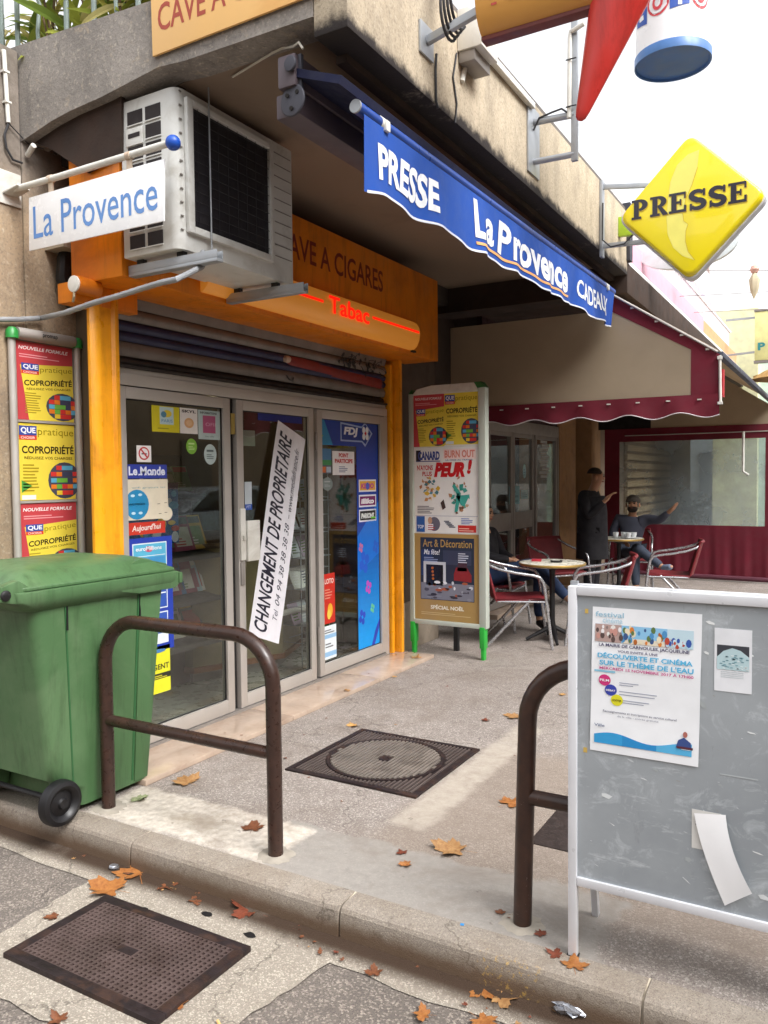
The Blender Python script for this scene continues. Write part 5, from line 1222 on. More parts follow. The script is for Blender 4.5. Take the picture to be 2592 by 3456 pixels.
LM = [lmat('tan_leaf', '#ab8456', '#8a6038'), lmat('orange_leaf', '#a8703a', '#854d22'), lmat('red_leaf', '#7b3c26', '#5a2c1c'), lmat('pale_leaf', '#c79c5e', '#a3743c'), lmat('green_leaf', '#9aa07a', '#7c8460'), lmat('brown_leaf', '#7d4a2a', '#553020')]
LV = [((405, 1690), .075, 0, 'tan plane leaf on the pavement just right of the green bin'), ((545, 1790), .055, 5, 'folded brown leaf on the pale cement patch'),
 ((766, 1567), .045, 3, 'yellowish leaf at the upper corner of the manhole cover'), ((1048, 1556), .03, 2, 'small curled red-brown leaf beyond the manhole'),
 ((1115, 1548), .06, 0, 'ragged tan leaf left of the second hoop barrier near the top'), ((1103, 1736), .075, 1, 'orange-tan leaf beside the foot of the second hoop barrier'),
 ((985, 1837), .085, 0, 'largest pale orange leaf lying alone between the two barriers'), ((870, 1842), .025, 2, 'tiny red leaf scrap left of the lone orange leaf'),
 ((881, 1866), .03, 1, 'small orange leaf scrap at the edge of the grey cement'), ((298, 1724), .05, 4, 'pale green leaf at the bin corner on the cement'),
 ((898, 1428), .05, 0, 'tan leaf by the end of the marble sill'), ((752, 1500), .03, 0, 'small tan leaf against the marble sill edge'),
 ((850, 1462), .025, 3, 'pale scrap of leaf near the middle of the marble sill'), ((1212, 1500), .03, 3, 'yellow leaf scrap right of the second barrier top'),
 ((1240, 2087), .045, 1, 'orange leaf under the front leg of the notice board'), ((1204, 2062), .03, 2, 'dark red leaf scrap on the kerb by the notice board leg'),
 ((1170, 2018), .025, 2, 'red-brown leaf scrap at the base of the second hoop'), ((1080, 1972), .02, 5, 'tiny brown leaf scrap left of the second hoop base'), ((1108, 1980), .018, 5, 'tinier brown scrap just left of the second hoop base')]
RV = [((302, 1888), .095, 1, 'big orange leaf in the gutter above the road grating'), ((243, 1922), .085, 1, 'ragged bright orange leaf at the corner of the road grating'),
 ((415, 1882), .04, 5, 'square brown leaf fragment on the kerb face'), ((386, 1915), .035, 3, 'pale yellow leaf in the gutter'), ((430, 1924), .025, 1, 'little orange leaf next to the pale yellow one'),
 ((426, 1945), .03, 5, 'brown leaf flake below the little orange leaf'), ((545, 1968), .075, 2, 'deep red leaf in the gutter beyond the grating'), ((118, 1980), .03, 5, 'brown leaf on the asphalt left of the grating'),
 ((317, 1862), .02, 2, 'dark red scrap near the kerb joint'), ((1045, 2137), .05, 1, 'orange-brown leaf in the gutter right of centre'), ((1080, 2155), .055, 0, 'yellow-brown leaf overlapping its neighbour in the gutter'),
 ((917, 2192), .035, 1, 'narrow orange leaf on the asphalt at the bottom'), ((380, 2172), .03, 1, 'small orange leaf on the lower corner of the grating'), ((1040, 2205), .05, 1, 'orange leaf cut by the bottom of the picture'), ((665, 1985), .02, 2, 'tiny red scrap right of the deep red leaf'), ((130, 2203), .03, 5, 'brown leaf at the lower left on the asphalt'), ((808, 2103), .03, 5, 'brown leaf flake on the gutter edge')]
i_ = 0
for LST, zz in ((LV, .004), (RV, ZR+.006)):
    for (u, v), s, k, lab in LST:
        i_ += 1; p = at(u, v, 2, zz)
        if zz < 0 and p.y > 2.335: p.y = 2.30
        if zz > 0 and p.y < 2.345: p.y = 2.37
        if math.hypot(p.x+3.2, 0) < .2: p.z = .032
        vs, fs = leaf_mesh(i_, s*1.4, .10+.3*random.random()); b = MB(); th = random.uniform(0, 6.28)
        b.add([(x*cos(th)-y*sin(th), x*sin(th)+y*cos(th), z) for x, y, z in vs], fs)
        o = b.build('fallen_leaf', LM[k], smooth=80); o.location = p; tag(o, lab, 'leaf', 'fallen plane tree leaves')
rr = random.Random(9)
for i in range(44):
    if i % 2: x, y, z = rr.uniform(-3, -.7), rr.uniform(2.20, 2.32), ZR+.01
    else: x, y, z = rr.choice([(rr.uniform(-2.9, -.9), rr.uniform(2.9, 5.5), .004), (rr.uniform(-3.3, -3.02), rr.uniform(3, 5.8), .033), (rr.uniform(-2.98, -2.8), rr.uniform(3, 6), .004), (rr.uniform(-3, -.6), rr.uniform(1.6, 2.2), ZR+.003)])
    vs, fs = leaf_mesh(100+i, rr.uniform(.006, .017), .3); b = MB(); th = rr.uniform(0, 6.28)
    b.add([(a*cos(th)-c*sin(th), a*sin(th)+c*cos(th), d) for a, c, d in vs], fs); o = b.build('leaf_crumb', rr.choice([LM[5], LM[2], LM[0], LM[5]]), smooth=0); o.location = (x, y, z)
    tag(o, 'tiny dry leaf crumb scattered on the ground', 'leaf crumb', 'leaf crumbs on pavement and gutter')
# crumpled foil, bottle top, blue scrap, black gum spots, cigarette
b = MB(); r2 = random.Random(2); p0 = at(1228, 2178, 2, ZR+.02)
def foil(u, v): a = u*2*pi; q = .058*(.5+.5*r2.random()); return (p0.x+q*1.25*cos(a)*sin(v*pi), p0.y+q*sin(a)*sin(v*pi)*.7, p0.z+.018*cos(v*pi)+.006*r2.random())
b.grid(foil, 16, 8); tag(b.build('crumpled_foil', plain('foil', '#b9bcc4', .22, .8, bump=0), smooth=0), 'crumpled silver foil wrapper in the gutter at bottom right', 'litter')
b = MB(); p0 = at(246, 1872, 2, ZR+.015); b.lathe([(0, .008), (.018, .007), (.021, 0), (.021, -.004)], p0, (0, .2, 1), 16); tag(b.build('bottle_top', plain('foil', '#b9bcc4'), smooth=30), 'small silver bottle top in the gutter above the grating', 'litter')
b = MB(); p0 = at(994, 1999, 2, .004)
b.obox(p0, (.012, .004, 0), (-.004, .012, 0), (0, 0, .001)); 
b.v = [(x+.0, y, z) for x, y, z in b.v]; tag(b.build('blue_scrap', plain('blue_paper_scrap', '#2f86c4', .6)), 'tiny blue paper scrap on the grey cement by the kerb', 'litter')
for (u, v), lab in (((448, 1975), 'black gum spot on the slab above the grating'), ((540, 2020), 'larger black tar spot right of the grating'), ((310, 1966), 'small black speck at the top edge of the grating')):
    b = MB(); p = at(u, v, 2, ZR+.003); r2 = random.Random(u); b.prism([(p.x+(.017+.008*r2.random())*cos(a)*1.2, p.y+(.012+.006*r2.random())*sin(a), p.z) for a in [i*.7 for i in range(9)]], (0, 0, .002)); tag(b.build('tar_spot', M_BLACK), lab, 'spot')
b = MB(); p = at(470, 2205, 2, ZR+.008); b.tube([p, p+Vector((.05, -.03, 0))], .0045, 10); tag(b.build('cigarette_end', plain('cigarette_paper', '#e6b878', .7, bump=0)), 'tan cigarette end on the slab at the bottom edge', 'litter')

# ------------------------------------------------------------------ overhead signs
M_SIGNR = plain('red_carrot_plastic', '#cf3a34', .35, var=.05, scale=3, bump=.02)
TS = thing('tobacco_sign', (-1.69, 3.35, 3.45), 'red carrot-shaped tobacco sign with an orange drum reading Tabac on a steel arm', 'sign')
tip = at(1252, 262, 1, 3.4); topc = at(1337, 0, 1, 3.4); ax = (topc-tip); L_ = ax.length; wt = (at(1400, 0, 1, 3.4)-at(1275, 0, 1, 3.4)).length/2
wear(M_SIGNR, '#a84a40', 22, .69, .4)
b = MB(); pr_ = [(0, 0), (.012, .003), (.022, .014), (.03, .04)]+[(.03+(wt*1.0-.03)*k/6, .04+(L_-.04)*k/6) for k in range(1, 7)]+[(wt*1.12, L_*1.18), (wt*1.0, L_*1.4), (wt*.5, L_*2.0), (.03, L_*2.4), (0, L_*2.42)]
b.lathe(pr_, (0, 0, 0), ax, 28); b.v = [(x+tip.x, y*.62+tip.y, z+tip.z) for x, y, z in b.v]; b.build('carrot', M_SIGNR, TS, smooth=60)
a0, a1 = at(1045, 85, 1, 3.4), at(1285, 26, 1, 3.4)
b = MB(); n = 14; zc = a0.z+.16; r = .17
b.prism([(a0.x, 3.4+.62*r*sin(t), zc+r*cos(t)) for t in [2*pi*i/28 for i in range(28)]], (a1.x-a0.x+.05, 0, -.005)); b.build('drum', plain('orange_drum', '#dba04e', .4, var=.04, scale=2, bump=.01), TS, bevel=.004, smooth=50)
b = MB(); b.box(a0.x, 3.37, zc-r-.012, a1.x+.03, 3.43, zc-r+.008); b.build('drum_edge', plain('maroon_edge', '#6f3430', .5), TS, bevel=.003)
pr = Print((0, 0, 0), (1, 0, 0)); pr.warp = lambda u, v, p, n: Vector((u, 3.4-.62*r*math.sqrt(max(0, 1-((v-zc)/r)**2))-.003, v))
pr.text('Tabac', a0.x+.03, zc-.085, a1.x-.02, zc+.10, '#b8453a', bold=.02); pr.build('lettering', M_PRINT, TS, smooth=0)
b = MB(); b.box(-1.69, 3.27, 3.42, -1.678, 3.40, 3.56); b.bar((-1.68, 3.335, 3.49), (a0.x+.02, 3.36, zc-.05), .03, .035); b.build('arm', M_GALV, TS, bevel=.003)
b = MB()
for k in range(4):
    P = []
    for i in range(14): t = pi*(.55+1.2*i/13); P.append((-1.58+.01*k, 3.36+.09*cos(t)+.012*k, 3.60+.12*sin(t)+.02*k))
    b.tube([P[0]+() if False else (P[0][0], P[0][1], P[0][2]+.25)]+P, .007, 7)
b.tube([(-1.675, 3.42, 3.47), (-1.68, 3.42, 3.40), (-1.683, 3.43, 3.26), (-1.683, 3.45, 3.24)], .006, 6)
b.build('cable', M_DCABLE, TS)
AL = thing('alarm_box', (-1.69, 3.85, 3.6), 'small cream alarm siren box with a red dot on the concrete fascia', 'alarm')
b = MB(); b.prism([(-1.689, 3.68, 3.60), (-1.56, 3.68, 3.60), (-1.56, 3.68, 3.74), (-1.63, 3.68, 3.80), (-1.689, 3.68, 3.80)], (0, .21, 0)); b.build('case', M_WHITE, AL, bevel=.006)
b = MB(); b.box(-1.685, 3.69, 3.545, -1.60, 3.88, 3.60); b.build('base', M_ALUD, AL, bevel=.004)
b = MB(); b.lathe([(.0, .004), (.025, .003), (.027, 0)], (-1.56, 3.80, 3.70), (1, 0, 0), 14); b.build('red_dot', M_SIGNR, AL)
b = MB(); b.tube([(-1.68, 3.75, 3.55), (-1.682, 3.72, 3.47)], .013, 8); b.build('cable_gland', M_WHITE, AL)
b = MB(); b.tube([(-1.683, 3.66, 3.58), (-1.684, 3.62, 3.45), (-1.684, 3.66, 3.34), (-1.684, 3.64, 3.24)], .005, 6); b.build('cable', M_DCABLE, AL)
b = MB(); b.box(-1.688, 3.93, 3.715, -1.655, 4.72, 3.75); tag(b.build('white_trunking', M_WHITE, bevel=.004), 'white cable trunking running along the top of the fascia', 'trunking')
# bracket frame with the LOTO drum
LO = thing('lotto_sign', (-1.69, 4.76, 3.5), 'white lottery drum sign with a blue base on a steel bracket frame', 'sign')
b = MB(); b.box(-1.689, 4.66, 3.34, -1.678, 4.86, 3.74); b.build('wall_plate', M_GALV, LO, bevel=.002)
b = MB(); b.tube([(-1.68, 4.76, 3.655), (-1.43, 4.76, 3.645)], .02, 12); b.build('strut', M_GALV, LO); b = MB(); b.tube([(-1.68, 4.76, 3.42), (-1.43, 4.76, 3.415)], .018, 12); b.build('strut', M_GALV, LO)
b = MB(); b.box(-1.447, 4.745, 3.375, -1.410, 4.775, 5.0); b.bar((-1.43, 4.76, 4.75), (-.87, 4.76, 4.75), .03); b.tube([(-.87, 4.76, 4.75), (-.87, 4.76, 4.42)], .015, 8); b.build('upright', M_GALV, LO, bevel=.002)
b = MB(); b.tube([(-1.455, 4.735, 3.62), (-1.45, 4.735, 4.08), (-1.445, 4.73, 4.11), (-1.36, 4.72, 4.13)], .014, 10); b.build('conduit', M_WHITE, LO)
b = MB(); b.tube([(-1.45, 4.728, 3.64), (-1.5, 4.735, 3.685), (-1.56, 4.74, 3.68), (-1.64, 4.74, 3.665), (-1.675, 4.74, 3.60)], .006, 7)
for zz in (3.68, 3.95): b.tube([(-1.47, 4.72, zz), (-1.435, 4.718, zz), (-1.41, 4.73, zz+.005)], .004, 6)
b.build('cable', M_DCABLE, LO)
bc = at(1453, 140, 1, 4.76); RL = .203
b = MB(); b.lathe([(RL*.94, .012), (RL*.96, 0), (RL, 0), (RL, .045), (RL*.985, .05)], bc, (0, 0, 1), 40); b.build('base', plain('steel_blue_base', '#4674b0', .4, bump=0), LO, smooth=40)
b = MB(); b.lathe([(RL*.97, .05), (RL*.97, .40)], bc, (0, 0, 1), 40); b.build('drum', plain('white_drum', '#f4f4f6', .35, bump=0, var=.02), LO, smooth=60)
pr = Print((0, 0, 0)); pr.warp = lambda u, v, p, n: Vector((bc.x+(RL*.97+.002+.0008*pr.k)*cos(u), bc.y+(RL*.97+.002+.0008*pr.k)*sin(u), bc.z+v))
Cw = -pi/2+.1
pr.k = 0
def arcrect(u0, v0, u1, v1, c, sk=0):
    for k in range(5): a = u0+(u1-u0)*k/5; b_ = u0+(u1-u0)*(k+1)/5; pr.poly([(a, v0+sk*k), (b_, v0+sk*(k+1)), (b_, v1+sk*(k+1)), (a, v1+sk*k)], c)
arcrect(Cw-1.12, .19, Cw-.65, .32, '#2f56b0', -.004); arcrect(Cw+.0, .20, Cw+.52, .33, '#2f56b0', .004)
pr.ell(Cw-.32, .255, .31, .068, '#d6404a', 1, 24); pr.ell(Cw+.86, .27, .30, .068, '#d6404a', 1, 24)
pr.k = 1; pr.ell(Cw-.32, .255, .25, .055, '#e8e6ea', 1, 24); pr.ell(Cw+.86, .27, .24, .055, '#e8e6ea', 1, 24)
pr.k = 2; pr.text('L', Cw-1.0, .205, Cw-.76, .305, '#f0f0f4', bold=.06, shear=-.2); pr.text('O', Cw-.47, .215, Cw-.17, .295, '#d6404a', bold=.04); pr.text('T', Cw+.1, .215, Cw+.42, .315, '#f0f0f4', bold=.06); pr.text('O', Cw+.72, .23, Cw+1.0, .31, '#d6404a', bold=.04)
pr.build('lettering', M_PRINT, LO, smooth=0)

# yellow PRESSE diamond
PD = thing('press_sign', (-1.69, 6.3, 3.5), 'big yellow diamond sign lettered PRESSE with a pale feather on a steel bracket', 'sign')
cx, cz, hx_, hz_ = -1.030, 3.462, .515, .526
def rdia(s, r, k=6):
    P = []; q = [(cx+s*hx_, cz), (cx, cz+s*hz_), (cx-s*hx_, cz), (cx, cz-s*hz_)]
    for i in range(4):
        c = Vector(q[i]); a = Vector(q[i-1]); d = Vector(q[(i+1) % 4]); p1 = c+(a-c).normalized()*r; p2 = c+(d-c).normalized()*r
        for t in range(k+1): t /= k; P.append(tuple((p1*(1-t)+c*t)*(1-t)+(c*(1-t)+p2*t)*t))
    return P
b = MB(); rings = []
for s, y in ((.93, 6.245), (.955, 6.247), (.975, 6.255), (.99, 6.27), (.995, 6.30)): rings.append([(x, y, z) for x, z in rdia(s, .075)])
loft(b, [list(reversed(r)) for r in rings]); M_YS = N('yellow_sign_plastic'); M_YS.bsdf('#f0dc14', .25, coat=.5); b.build('face', M_YS.m, PD, smooth=60)
b = MB(); b.prism([(x, 6.30, z) for x, z in rdia(1.025, .078)], (0, .10, 0)); b.build('rim', plain('white_sign_case', '#d4d6de', .4, bump=0), PD, bevel=.006)
def dp(u, v): p = at(u, v, 1, 6.2445); return p.x, p.z
pr = Print((0, 6.2445, 0), (1, 0, 0), eps=.0006)
K8 = 592/1659/1.5624
def dz(x, y): return dp((2000/1.5624)+x*K8, (400/1.5624)+y*K8)
fe = [(1010, 295), (900, 340), (800, 440), (735, 600), (715, 760), (700, 950), (710, 1100), (760, 1220), (850, 1300), (965, 1340), (900, 1260), (875, 1160), (880, 1060), (900, 1000), (860, 970), (850, 900), (880, 760), (940, 620), (990, 460)]
pr.poly([dz(*p) for p in fe], '#f3ea72', 1)
for i in range(9, 18):
    p, q = dz(*fe[i]), dz(*fe[i+1]); pr.poly([p, q, (q[0]+.005, q[1]), (p[0]+.005, p[1])], '#d8bc18', 2)
# slab letters: stems with serifs
DK = '#2a2834'
def slab(ch, x0, x1, zb, zt, c, l):
    w, h = x1-x0, zt-zb; cnt_ = [0]
    def F(a, b_, c2, d): cnt_[0] += 1; pr.rect(x0+a*w, zb+b_*h, x0+c2*w, zb+d*h, c, l+.07*cnt_[0])
    if ch in 'PRE':
        F(.12, 0, .42, 1); F(-.02, 0, .56, .13); F(-.02, .87, .5, 1)
    if ch == 'E': F(.3, .87, .95, 1); F(.3, 0, .95, .14); F(.85, 0, .98, .34); F(.85, .68, .95, 1); F(.3, .45, .62, .57); F(.60, .36, .70, .66)
    if ch in 'PR':
        n = 12; P1 = []; P2 = []
        for i in range(n+1):
            a = pi/2-pi*i/n; P1.append((x0+(.45+.50*cos(a))*w, zb+(.70+.30*sin(a))*h)); P2.append((x0+(.42+.20*cos(a))*w, zb+(.70+.17*sin(a))*h))
        for i in range(n): pr.poly([P1[i], P1[i+1], P2[i+1], P2[i]], c, l+.9)
    if ch == 'R': pr.poly([(x0+.42*w, zb+.45*h), (x0+.66*w, zb+.45*h), (x0+.98*w, zb+.12*h), (x0+1.04*w, zb), (x0+.74*w, zb)], c, l+.95)
    if ch == 'S':
        n = 22; Pc = []
        for i in range(n+1):
            t = i/n
            if t < .5: a = radians(25+245*t*2); Pc.append((.5+.34*cos(a), .72+.20*sin(a), .10+.07*sin(pi*t)))
            else: a = radians(90-245*(t-.5)*2); Pc.append((.5+.36*cos(a), .27+.20*sin(a)*1.0, .10+.07*sin(pi*t)))
        Lp, Rp = [], []
        for i in range(n+1):
            (a, b_, r1) = Pc[i]; q0 = Pc[max(i-1, 0)]; q1 = Pc[min(i+1, n)]; t_ = Vector((q1[0]-q0[0], q1[1]-q0[1])); t_.normalize(); r1 *= .95
            Lp.append((x0+(a+t_.y*r1*1.1)*w, zb+(b_-t_.x*r1*.8)*h)); Rp.append((x0+(a-t_.y*r1*1.1)*w, zb+(b_+t_.x*r1*.8)*h))
        pr.poly(Lp+Rp[::-1], c, l+.5)
        F(.80, .66, .93, 1); F(.07, 0, .20, .34)
p0, p1 = dp(1364, 474), dp(1617, 440); zt = dp(1368, 437)[1]; wl = (p1[0]-p0[0])/6
for dx, cc, l in ((.006, '#cfae20', 3), (0, DK, 4.5)):
    for i, ch in enumerate('PRESSE'): slab(ch, p0[0]+wl*i+.004+dx, p0[0]+wl*(i+.93)+dx, p0[1]-dx-.008, zt-dx+.012, cc, l)
pr.build('print', M_PRINTG, PD, smooth=0)
b = MB(); b.box(-1.689, 6.27, 3.20, -1.665, 6.33, 3.78); b.bar((-1.68, 6.3, 3.735), (-1.30, 6.32, 3.685), .022, .035); b.bar((-1.68, 6.3, 3.285), (-1.22, 6.32, 3.27), .022, .035); b.build('bracket', M_GALV, PD, bevel=.002)
b = MB(); b.tube([(-1.66, 6.26, 3.6), (-1.66, 6.25, 3.32), (-1.6, 6.26, 3.26), (-1.5, 6.27, 3.27), (-1.44, 6.28, 3.33)], .006, 6); b.build('cable', M_DCABLE, PD)
# farther signs
b = MB(); n = 36; b.prism([(-1.35+.46*cos(2*pi*i/n)*(1 if True else 0), 8.0, 3.70+.26*math.copysign(abs(sin(2*pi*i/n))**.8, sin(2*pi*i/n))) for i in range(n)], (0, .06, 0))
OV = tag(b.build('oval_sign', plain('pale_blue_white_sign', '#dfe8ea', .4, bump=0), bevel=.01), 'pale oval sign behind the yellow diamond', 'sign')
b = MB(); b.box(-1.69, 6.85, 3.50, -1.48, 6.90, 3.66); LG = tag(b.build('lime_sign', plain('lime_sign', '#a8c832', .4, bump=0), bevel=.006), 'little lime green sign glimpsed left of the yellow diamond', 'sign')
PS2 = thing('street_sign', (-1.7, 14, 3.6), 'pale yellow street sign starting with a teal letter P at the right edge', 'sign')
b = MB(); b.box(-1.32, 14, 3.30, -.40, 14.1, 4.06); b.build('panel', plain('pale_yellow_panel', '#e9e6a0', .5, bump=0), PS2, bevel=.01)
b = MB(); b.box(-1.33, 13.99, 3.26, -.39, 14.11, 3.295); b.box(-1.33, 13.99, 4.065, -.39, 14.11, 4.09); b.build('edge', M_ALUD, PS2)
pr = Print((0, 13.995, 0), (1, 0, 0)); a_, b_ = at(1637, 757, 1, 13.995), at(1653, 739, 1, 13.995); pr.text('P', a_.x, a_.z, b_.x, b_.z, '#2f8f92', bold=.04); pr.build('lettering', M_PRINT, PS2, smooth=0)
b = MB(); b.bar((-1.75, 14.05, 3.98), (-1.32, 14.05, 3.98), .03); b.build('bracket', M_GALV, PS2); b = MB(); b.bar((-1.75, 14.05, 3.42), (-1.32, 14.05, 3.44), .03); b.build('bracket', M_GALV, PS2)
# garland wires across the street
for i, (u0, v0, u1, v1, yy) in enumerate(((1500, 584, 1700, 577, 9.0), (1468, 640, 1720, 620, 10.0), (1496, 675, 1720, 658, 11.0))):
    b = MB(); p, q = at(u0, v0, 1, yy), at(u1, v1, 1, yy); q = p+(q-p)*2.2; b.tube([p.lerp(q, k/8)-Vector((0, 0, .03*sin(pi*k/8))) for k in range(9)], .004, 5)
    tag(b.build('garland_wire', plain('garland_wire', '#8a807c', .7, bump=0)), ('topmost', 'middle', 'lowest')[i]+' thin wire strung across the street right of the yellow diamond', 'wire')
p = at(1630, 582, 1, 9.0); b = MB(); b.lathe([(.0, -.045), (.03, -.035), (.045, 0), (.03, .035), (0, .045)], p, (0, 0, 1), 12)
OR = thing('garland_ornament', p, 'hanging ornament with a pink ball and a twisted cloth on the top wire', 'ornament'); b.build('ball', plain('pale_pink_ball', '#d6a898', .6), OR)
b = MB(); b.lathe([(.02, -.04), (.055, -.11), (.04, -.22), (.0, -.31)], p, (0, .1, 1), 7); b.build('cloth', plain('beige_cloth', '#c4b79a', .8), OR)
p = at(1522, 558, 1, 9.6); b = MB(); b.lathe([(0, -.20), (.03, -.1), (.06, .02), (.05, .05), (0, .06)], p, (-.3, 0, 1), 7); tag(b.build('cloth_pennant', plain('pale_pennant', '#cdbdb6', .8)), 'small pale cloth pennant pointing down beside the diamond', 'pennant')

# ------------------------------------------------------------------ planter above the canopy
RL_ = thing('balcony_railing', (-3.2, 2.78, 3.68), 'grey-green metal railing on top of the parapet at the upper left', 'railing')
M_RL = plain('grey_green_paint', '#7c8a86', .5, bump=0)
for k, x in enumerate((-3.92, -3.79, -3.63, -3.41, -3.21, -3.06, -2.91, -2.75, -2.6)):
    b = MB(); z0 = 3.66
    if k in (2, 5): b.tube([(x-.03, 2.78, 4.6), (x-.03, 2.78, 4.05), (x+.02, 2.78, 3.95), (x, 2.78, 3.82), (x+.01, 2.78, z0)], .010, 8)
    else: b.tube([(x, 2.78, 4.6), (x, 2.78, z0)], .013, 8)
    b.build('baluster', M_RL, RL_)
b = MB(); b.box(-4.1, 2.76, 4.55, -2.2, 2.80, 4.6); b.build('top_rail', M_RL, RL_)
b = MB(); b.bar((-3.0, 2.79, 4.0), (-2.62, 2.79, 3.72), .02); b.build('brace', M_RL, RL_)
PL = thing('potted_shrub', (-3.3, 3.15, 3.5), 'yellow-green shrub with long narrow leaves behind the railing', 'shrub')
LMS = []
for c in ('#a9b04a', '#c3bd60', '#8f9a42', '#d6ca86', '#74893e'):
    g = N('shrub_leaf'); bb = g.mix(g.noise(30, 3), c, tuple(x*.7 for x in hx(c)[:3])+(1,)); pnode = g.bsdf(bb, .5)
    tl = g.t.nodes.new('ShaderNodeBsdfTranslucent'); g.set(tl.inputs[0], bb); mx = g.t.nodes.new('ShaderNodeMixShader'); mx.inputs[0].default_value = .5
    g.t.links.new(pnode.outputs[0], mx.inputs[1]); g.t.links.new(tl.outputs[0], mx.inputs[2]); g.t.links.new(mx.outputs[0], g.out.inputs[0]); LMS.append(g.m)
leafm = []
for mi, m in enumerate(LMS):
    b = MB(); n = 6; vs = []; 
    for i in range(n+1):
        t = i/n; w_ = .016*sin(pi*min(1, t*.95+.03))**.8; z = -.05*t*t
        vs += [(t*.19, -w_, z+w_*.35), (t*.19, 0, z), (t*.19, w_, z+w_*.35)]
    fs = []
    for i in range(n): a = 3*i; fs += [(a, a+3, a+4, a+1), (a+1, a+4, a+5, a+2)]
    me = bpy.data.meshes.new('shrub_leaf'); me.from_pydata(vs, [], fs); me.materials.append(m); leafm.append(me)
rr = random.Random(31); stems = MB()
cnt = 0
for s in range(26):
    x = rr.uniform(-4.05, -2.85); y = rr.uniform(2.86, 3.25); p = Vector((x, y, 3.35)); lean = Vector((rr.uniform(-.15, .15), rr.uniform(-.15, .05), 1)); top = p+lean*rr.uniform(.65, 1.25)
    stems.tube([p, p.lerp(top, .5)+Vector((rr.uniform(-.03, .03), 0, 0)), top], [.009, .007, .003], 5)
    for k in range(11):
        if cnt >= 285: break
        cnt += 1; t = .3+.7*rr.random(); q = p.lerp(top, t)
        o = bpy.data.objects.new('leaf', rr.choice(leafm)); C.objects.link(o); o.parent = PL; o.matrix_parent_inverse = Matrix.Translation(-ROOTS[PL.name])
        o.location = q; o.rotation_euler = (rr.uniform(-.6, .6), rr.uniform(-1.2, .7), rr.uniform(0, 6.28)); s_ = rr.uniform(.95, 1.75); o.scale = (s_, s_*1.15, s_)
stems.build('stem', plain('shrub_stem', '#5d4a35', .8), PL)
b = MB(); b.box(-4.3, 2.95, 3.5, -2.3, 3.35, 3.62); b.build('trough', plain('planter_trough', '#6f665c', .9), PL)
'''
hd = thing('hedge_mass', (-3.3, 4.2, 3.5), 'darker foliage behind the shrub on the terrace', 'hedge')
rr = random.Random(33); b = MB()
for k in range(1600):
    p = Vector((rr.uniform(-5.2, -2.6), rr.uniform(3.9, 4.7), rr.uniform(3.5, 5.3))); a = Vector((rr.uniform(-1, 1), rr.uniform(-1, 1), rr.uniform(-.6, .6))).normalized()*.09; c = a.cross(Vector((rr.uniform(-1, 1), rr.uniform(-1, 1), 1))).normalized()*.022
    if rr.random() < .2 and p.z > 4.6: continue
    b.add([p, p+a*.5+c, p+a, p+a*.5-c], [(0, 1, 2, 3)])
'''

# ------------------------------------------------------------------ cafe: doors, awning, side curtain
CF = thing('cafe_storefront', (-3.35, 9.2, 0), 'cafe front with aluminium framed glass doors under the beige awning', 'shop front')
b = MB(); b.box(-3.40, 7.98, 2.02, -3.34, 10.42, 2.16); b.box(-3.40, 7.98, .05, -3.34, 8.03, 2.02); b.box(-3.40, 10.37, .05, -3.34, 10.42, 2.02); b.build('frame', M_ALUD, CF, bevel=.004)
b = MB(); b.box(-3.42, 7.9, 2.16, -3.36, 10.42, 3.2); b.build('fascia_panel', plain('dark_maroon_panel', '#321418', .7), CF)
for y0, y1 in ((8.04, 8.74), (8.76, 9.46), (9.52, 10.36)):
    b = MB(); w = .055
    b.box(-3.39, y0, .06, -3.345, y0+w, 2.02); b.box(-3.39, y1-w, .06, -3.345, y1, 2.02); b.box(-3.39, y0+w, 1.97, -3.345, y1-w, 2.02); b.box(-3.39, y0+w, .06, -3.345, y1-w, .18)
    if y0 < 9.5: b.box(-3.389, y0+w, .90, -3.346, y1-w, 1.10)
    d = b.build('door' if y0 < 9.5 else 'window', M_ALUD, CF, bevel=.003)
    q = MB(); q.box(-3.372, y0+w, .18, -3.366, y1-w, 1.97); q.build('glass', M_GLASS, d)
b = MB(); b.box(-3.40, 7.9, -.01, -3.20, 10.5, .05); b.build('step', M_SILLM, CF)
for (u0, v0, u1, v1), c, lab in (((1100, 1050, 1122, 1090), '#7fb0bc', 'pale blue sheet taped on the cafe door'), ((1126, 1058, 1141, 1078), '#b8d4d8', 'small pale square beside the blue sheet on the cafe door'), ((1100, 1108, 1118, 1130), '#c4ccd0', 'white card under the blue sheet on the cafe door')):
    p, q = at(u0, v1, 0, -3.363), at(u1, v0, 0, -3.363); pr = Print((-3.363, 0, 0)); pr.sheet(p.y, p.z, q.y, q.z, c); pr.lines(p.y+.02, p.z+.02, q.y-.02, q.z-.02, 3, '#5f8a98', 1); tag(pr.build('door_notice', M_PRINT, smooth=0), lab, 'notice')
c_ = at(1133, 1018, 0, -3.363); pr = Print((-3.363, 0, 0)); n = 20; pr.prism([(-3.363, c_.y+.055*cos(2*pi*i/n), c_.z+.085*sin(2*pi*i/n)) for i in range(n)], (-.001, 0, 0), '#a8ccd4'); pr.lines(c_.y-.035, c_.z-.05, c_.y+.035, c_.z+.04, 3, '#5f8a98', 2); tag(pr.build('oval_door_sticker', M_PRINT, smooth=0), 'oval pale sticker high on the cafe door', 'sticker')
pr = Print((-3.362, 0, 0)); p, q = at(1165, 1035, 0, -3.362), at(1186, 945, 0, -3.362)
for k in range(11): z = q.z-(q.z-p.z)*k/11; pr.rect(p.y+.05*(k % 3), z-.035, q.y-.04*((k+1) % 3), z, '#a9a9a6', 1)
pr.build('window_lettering', M_PRINT, CF, smooth=0)

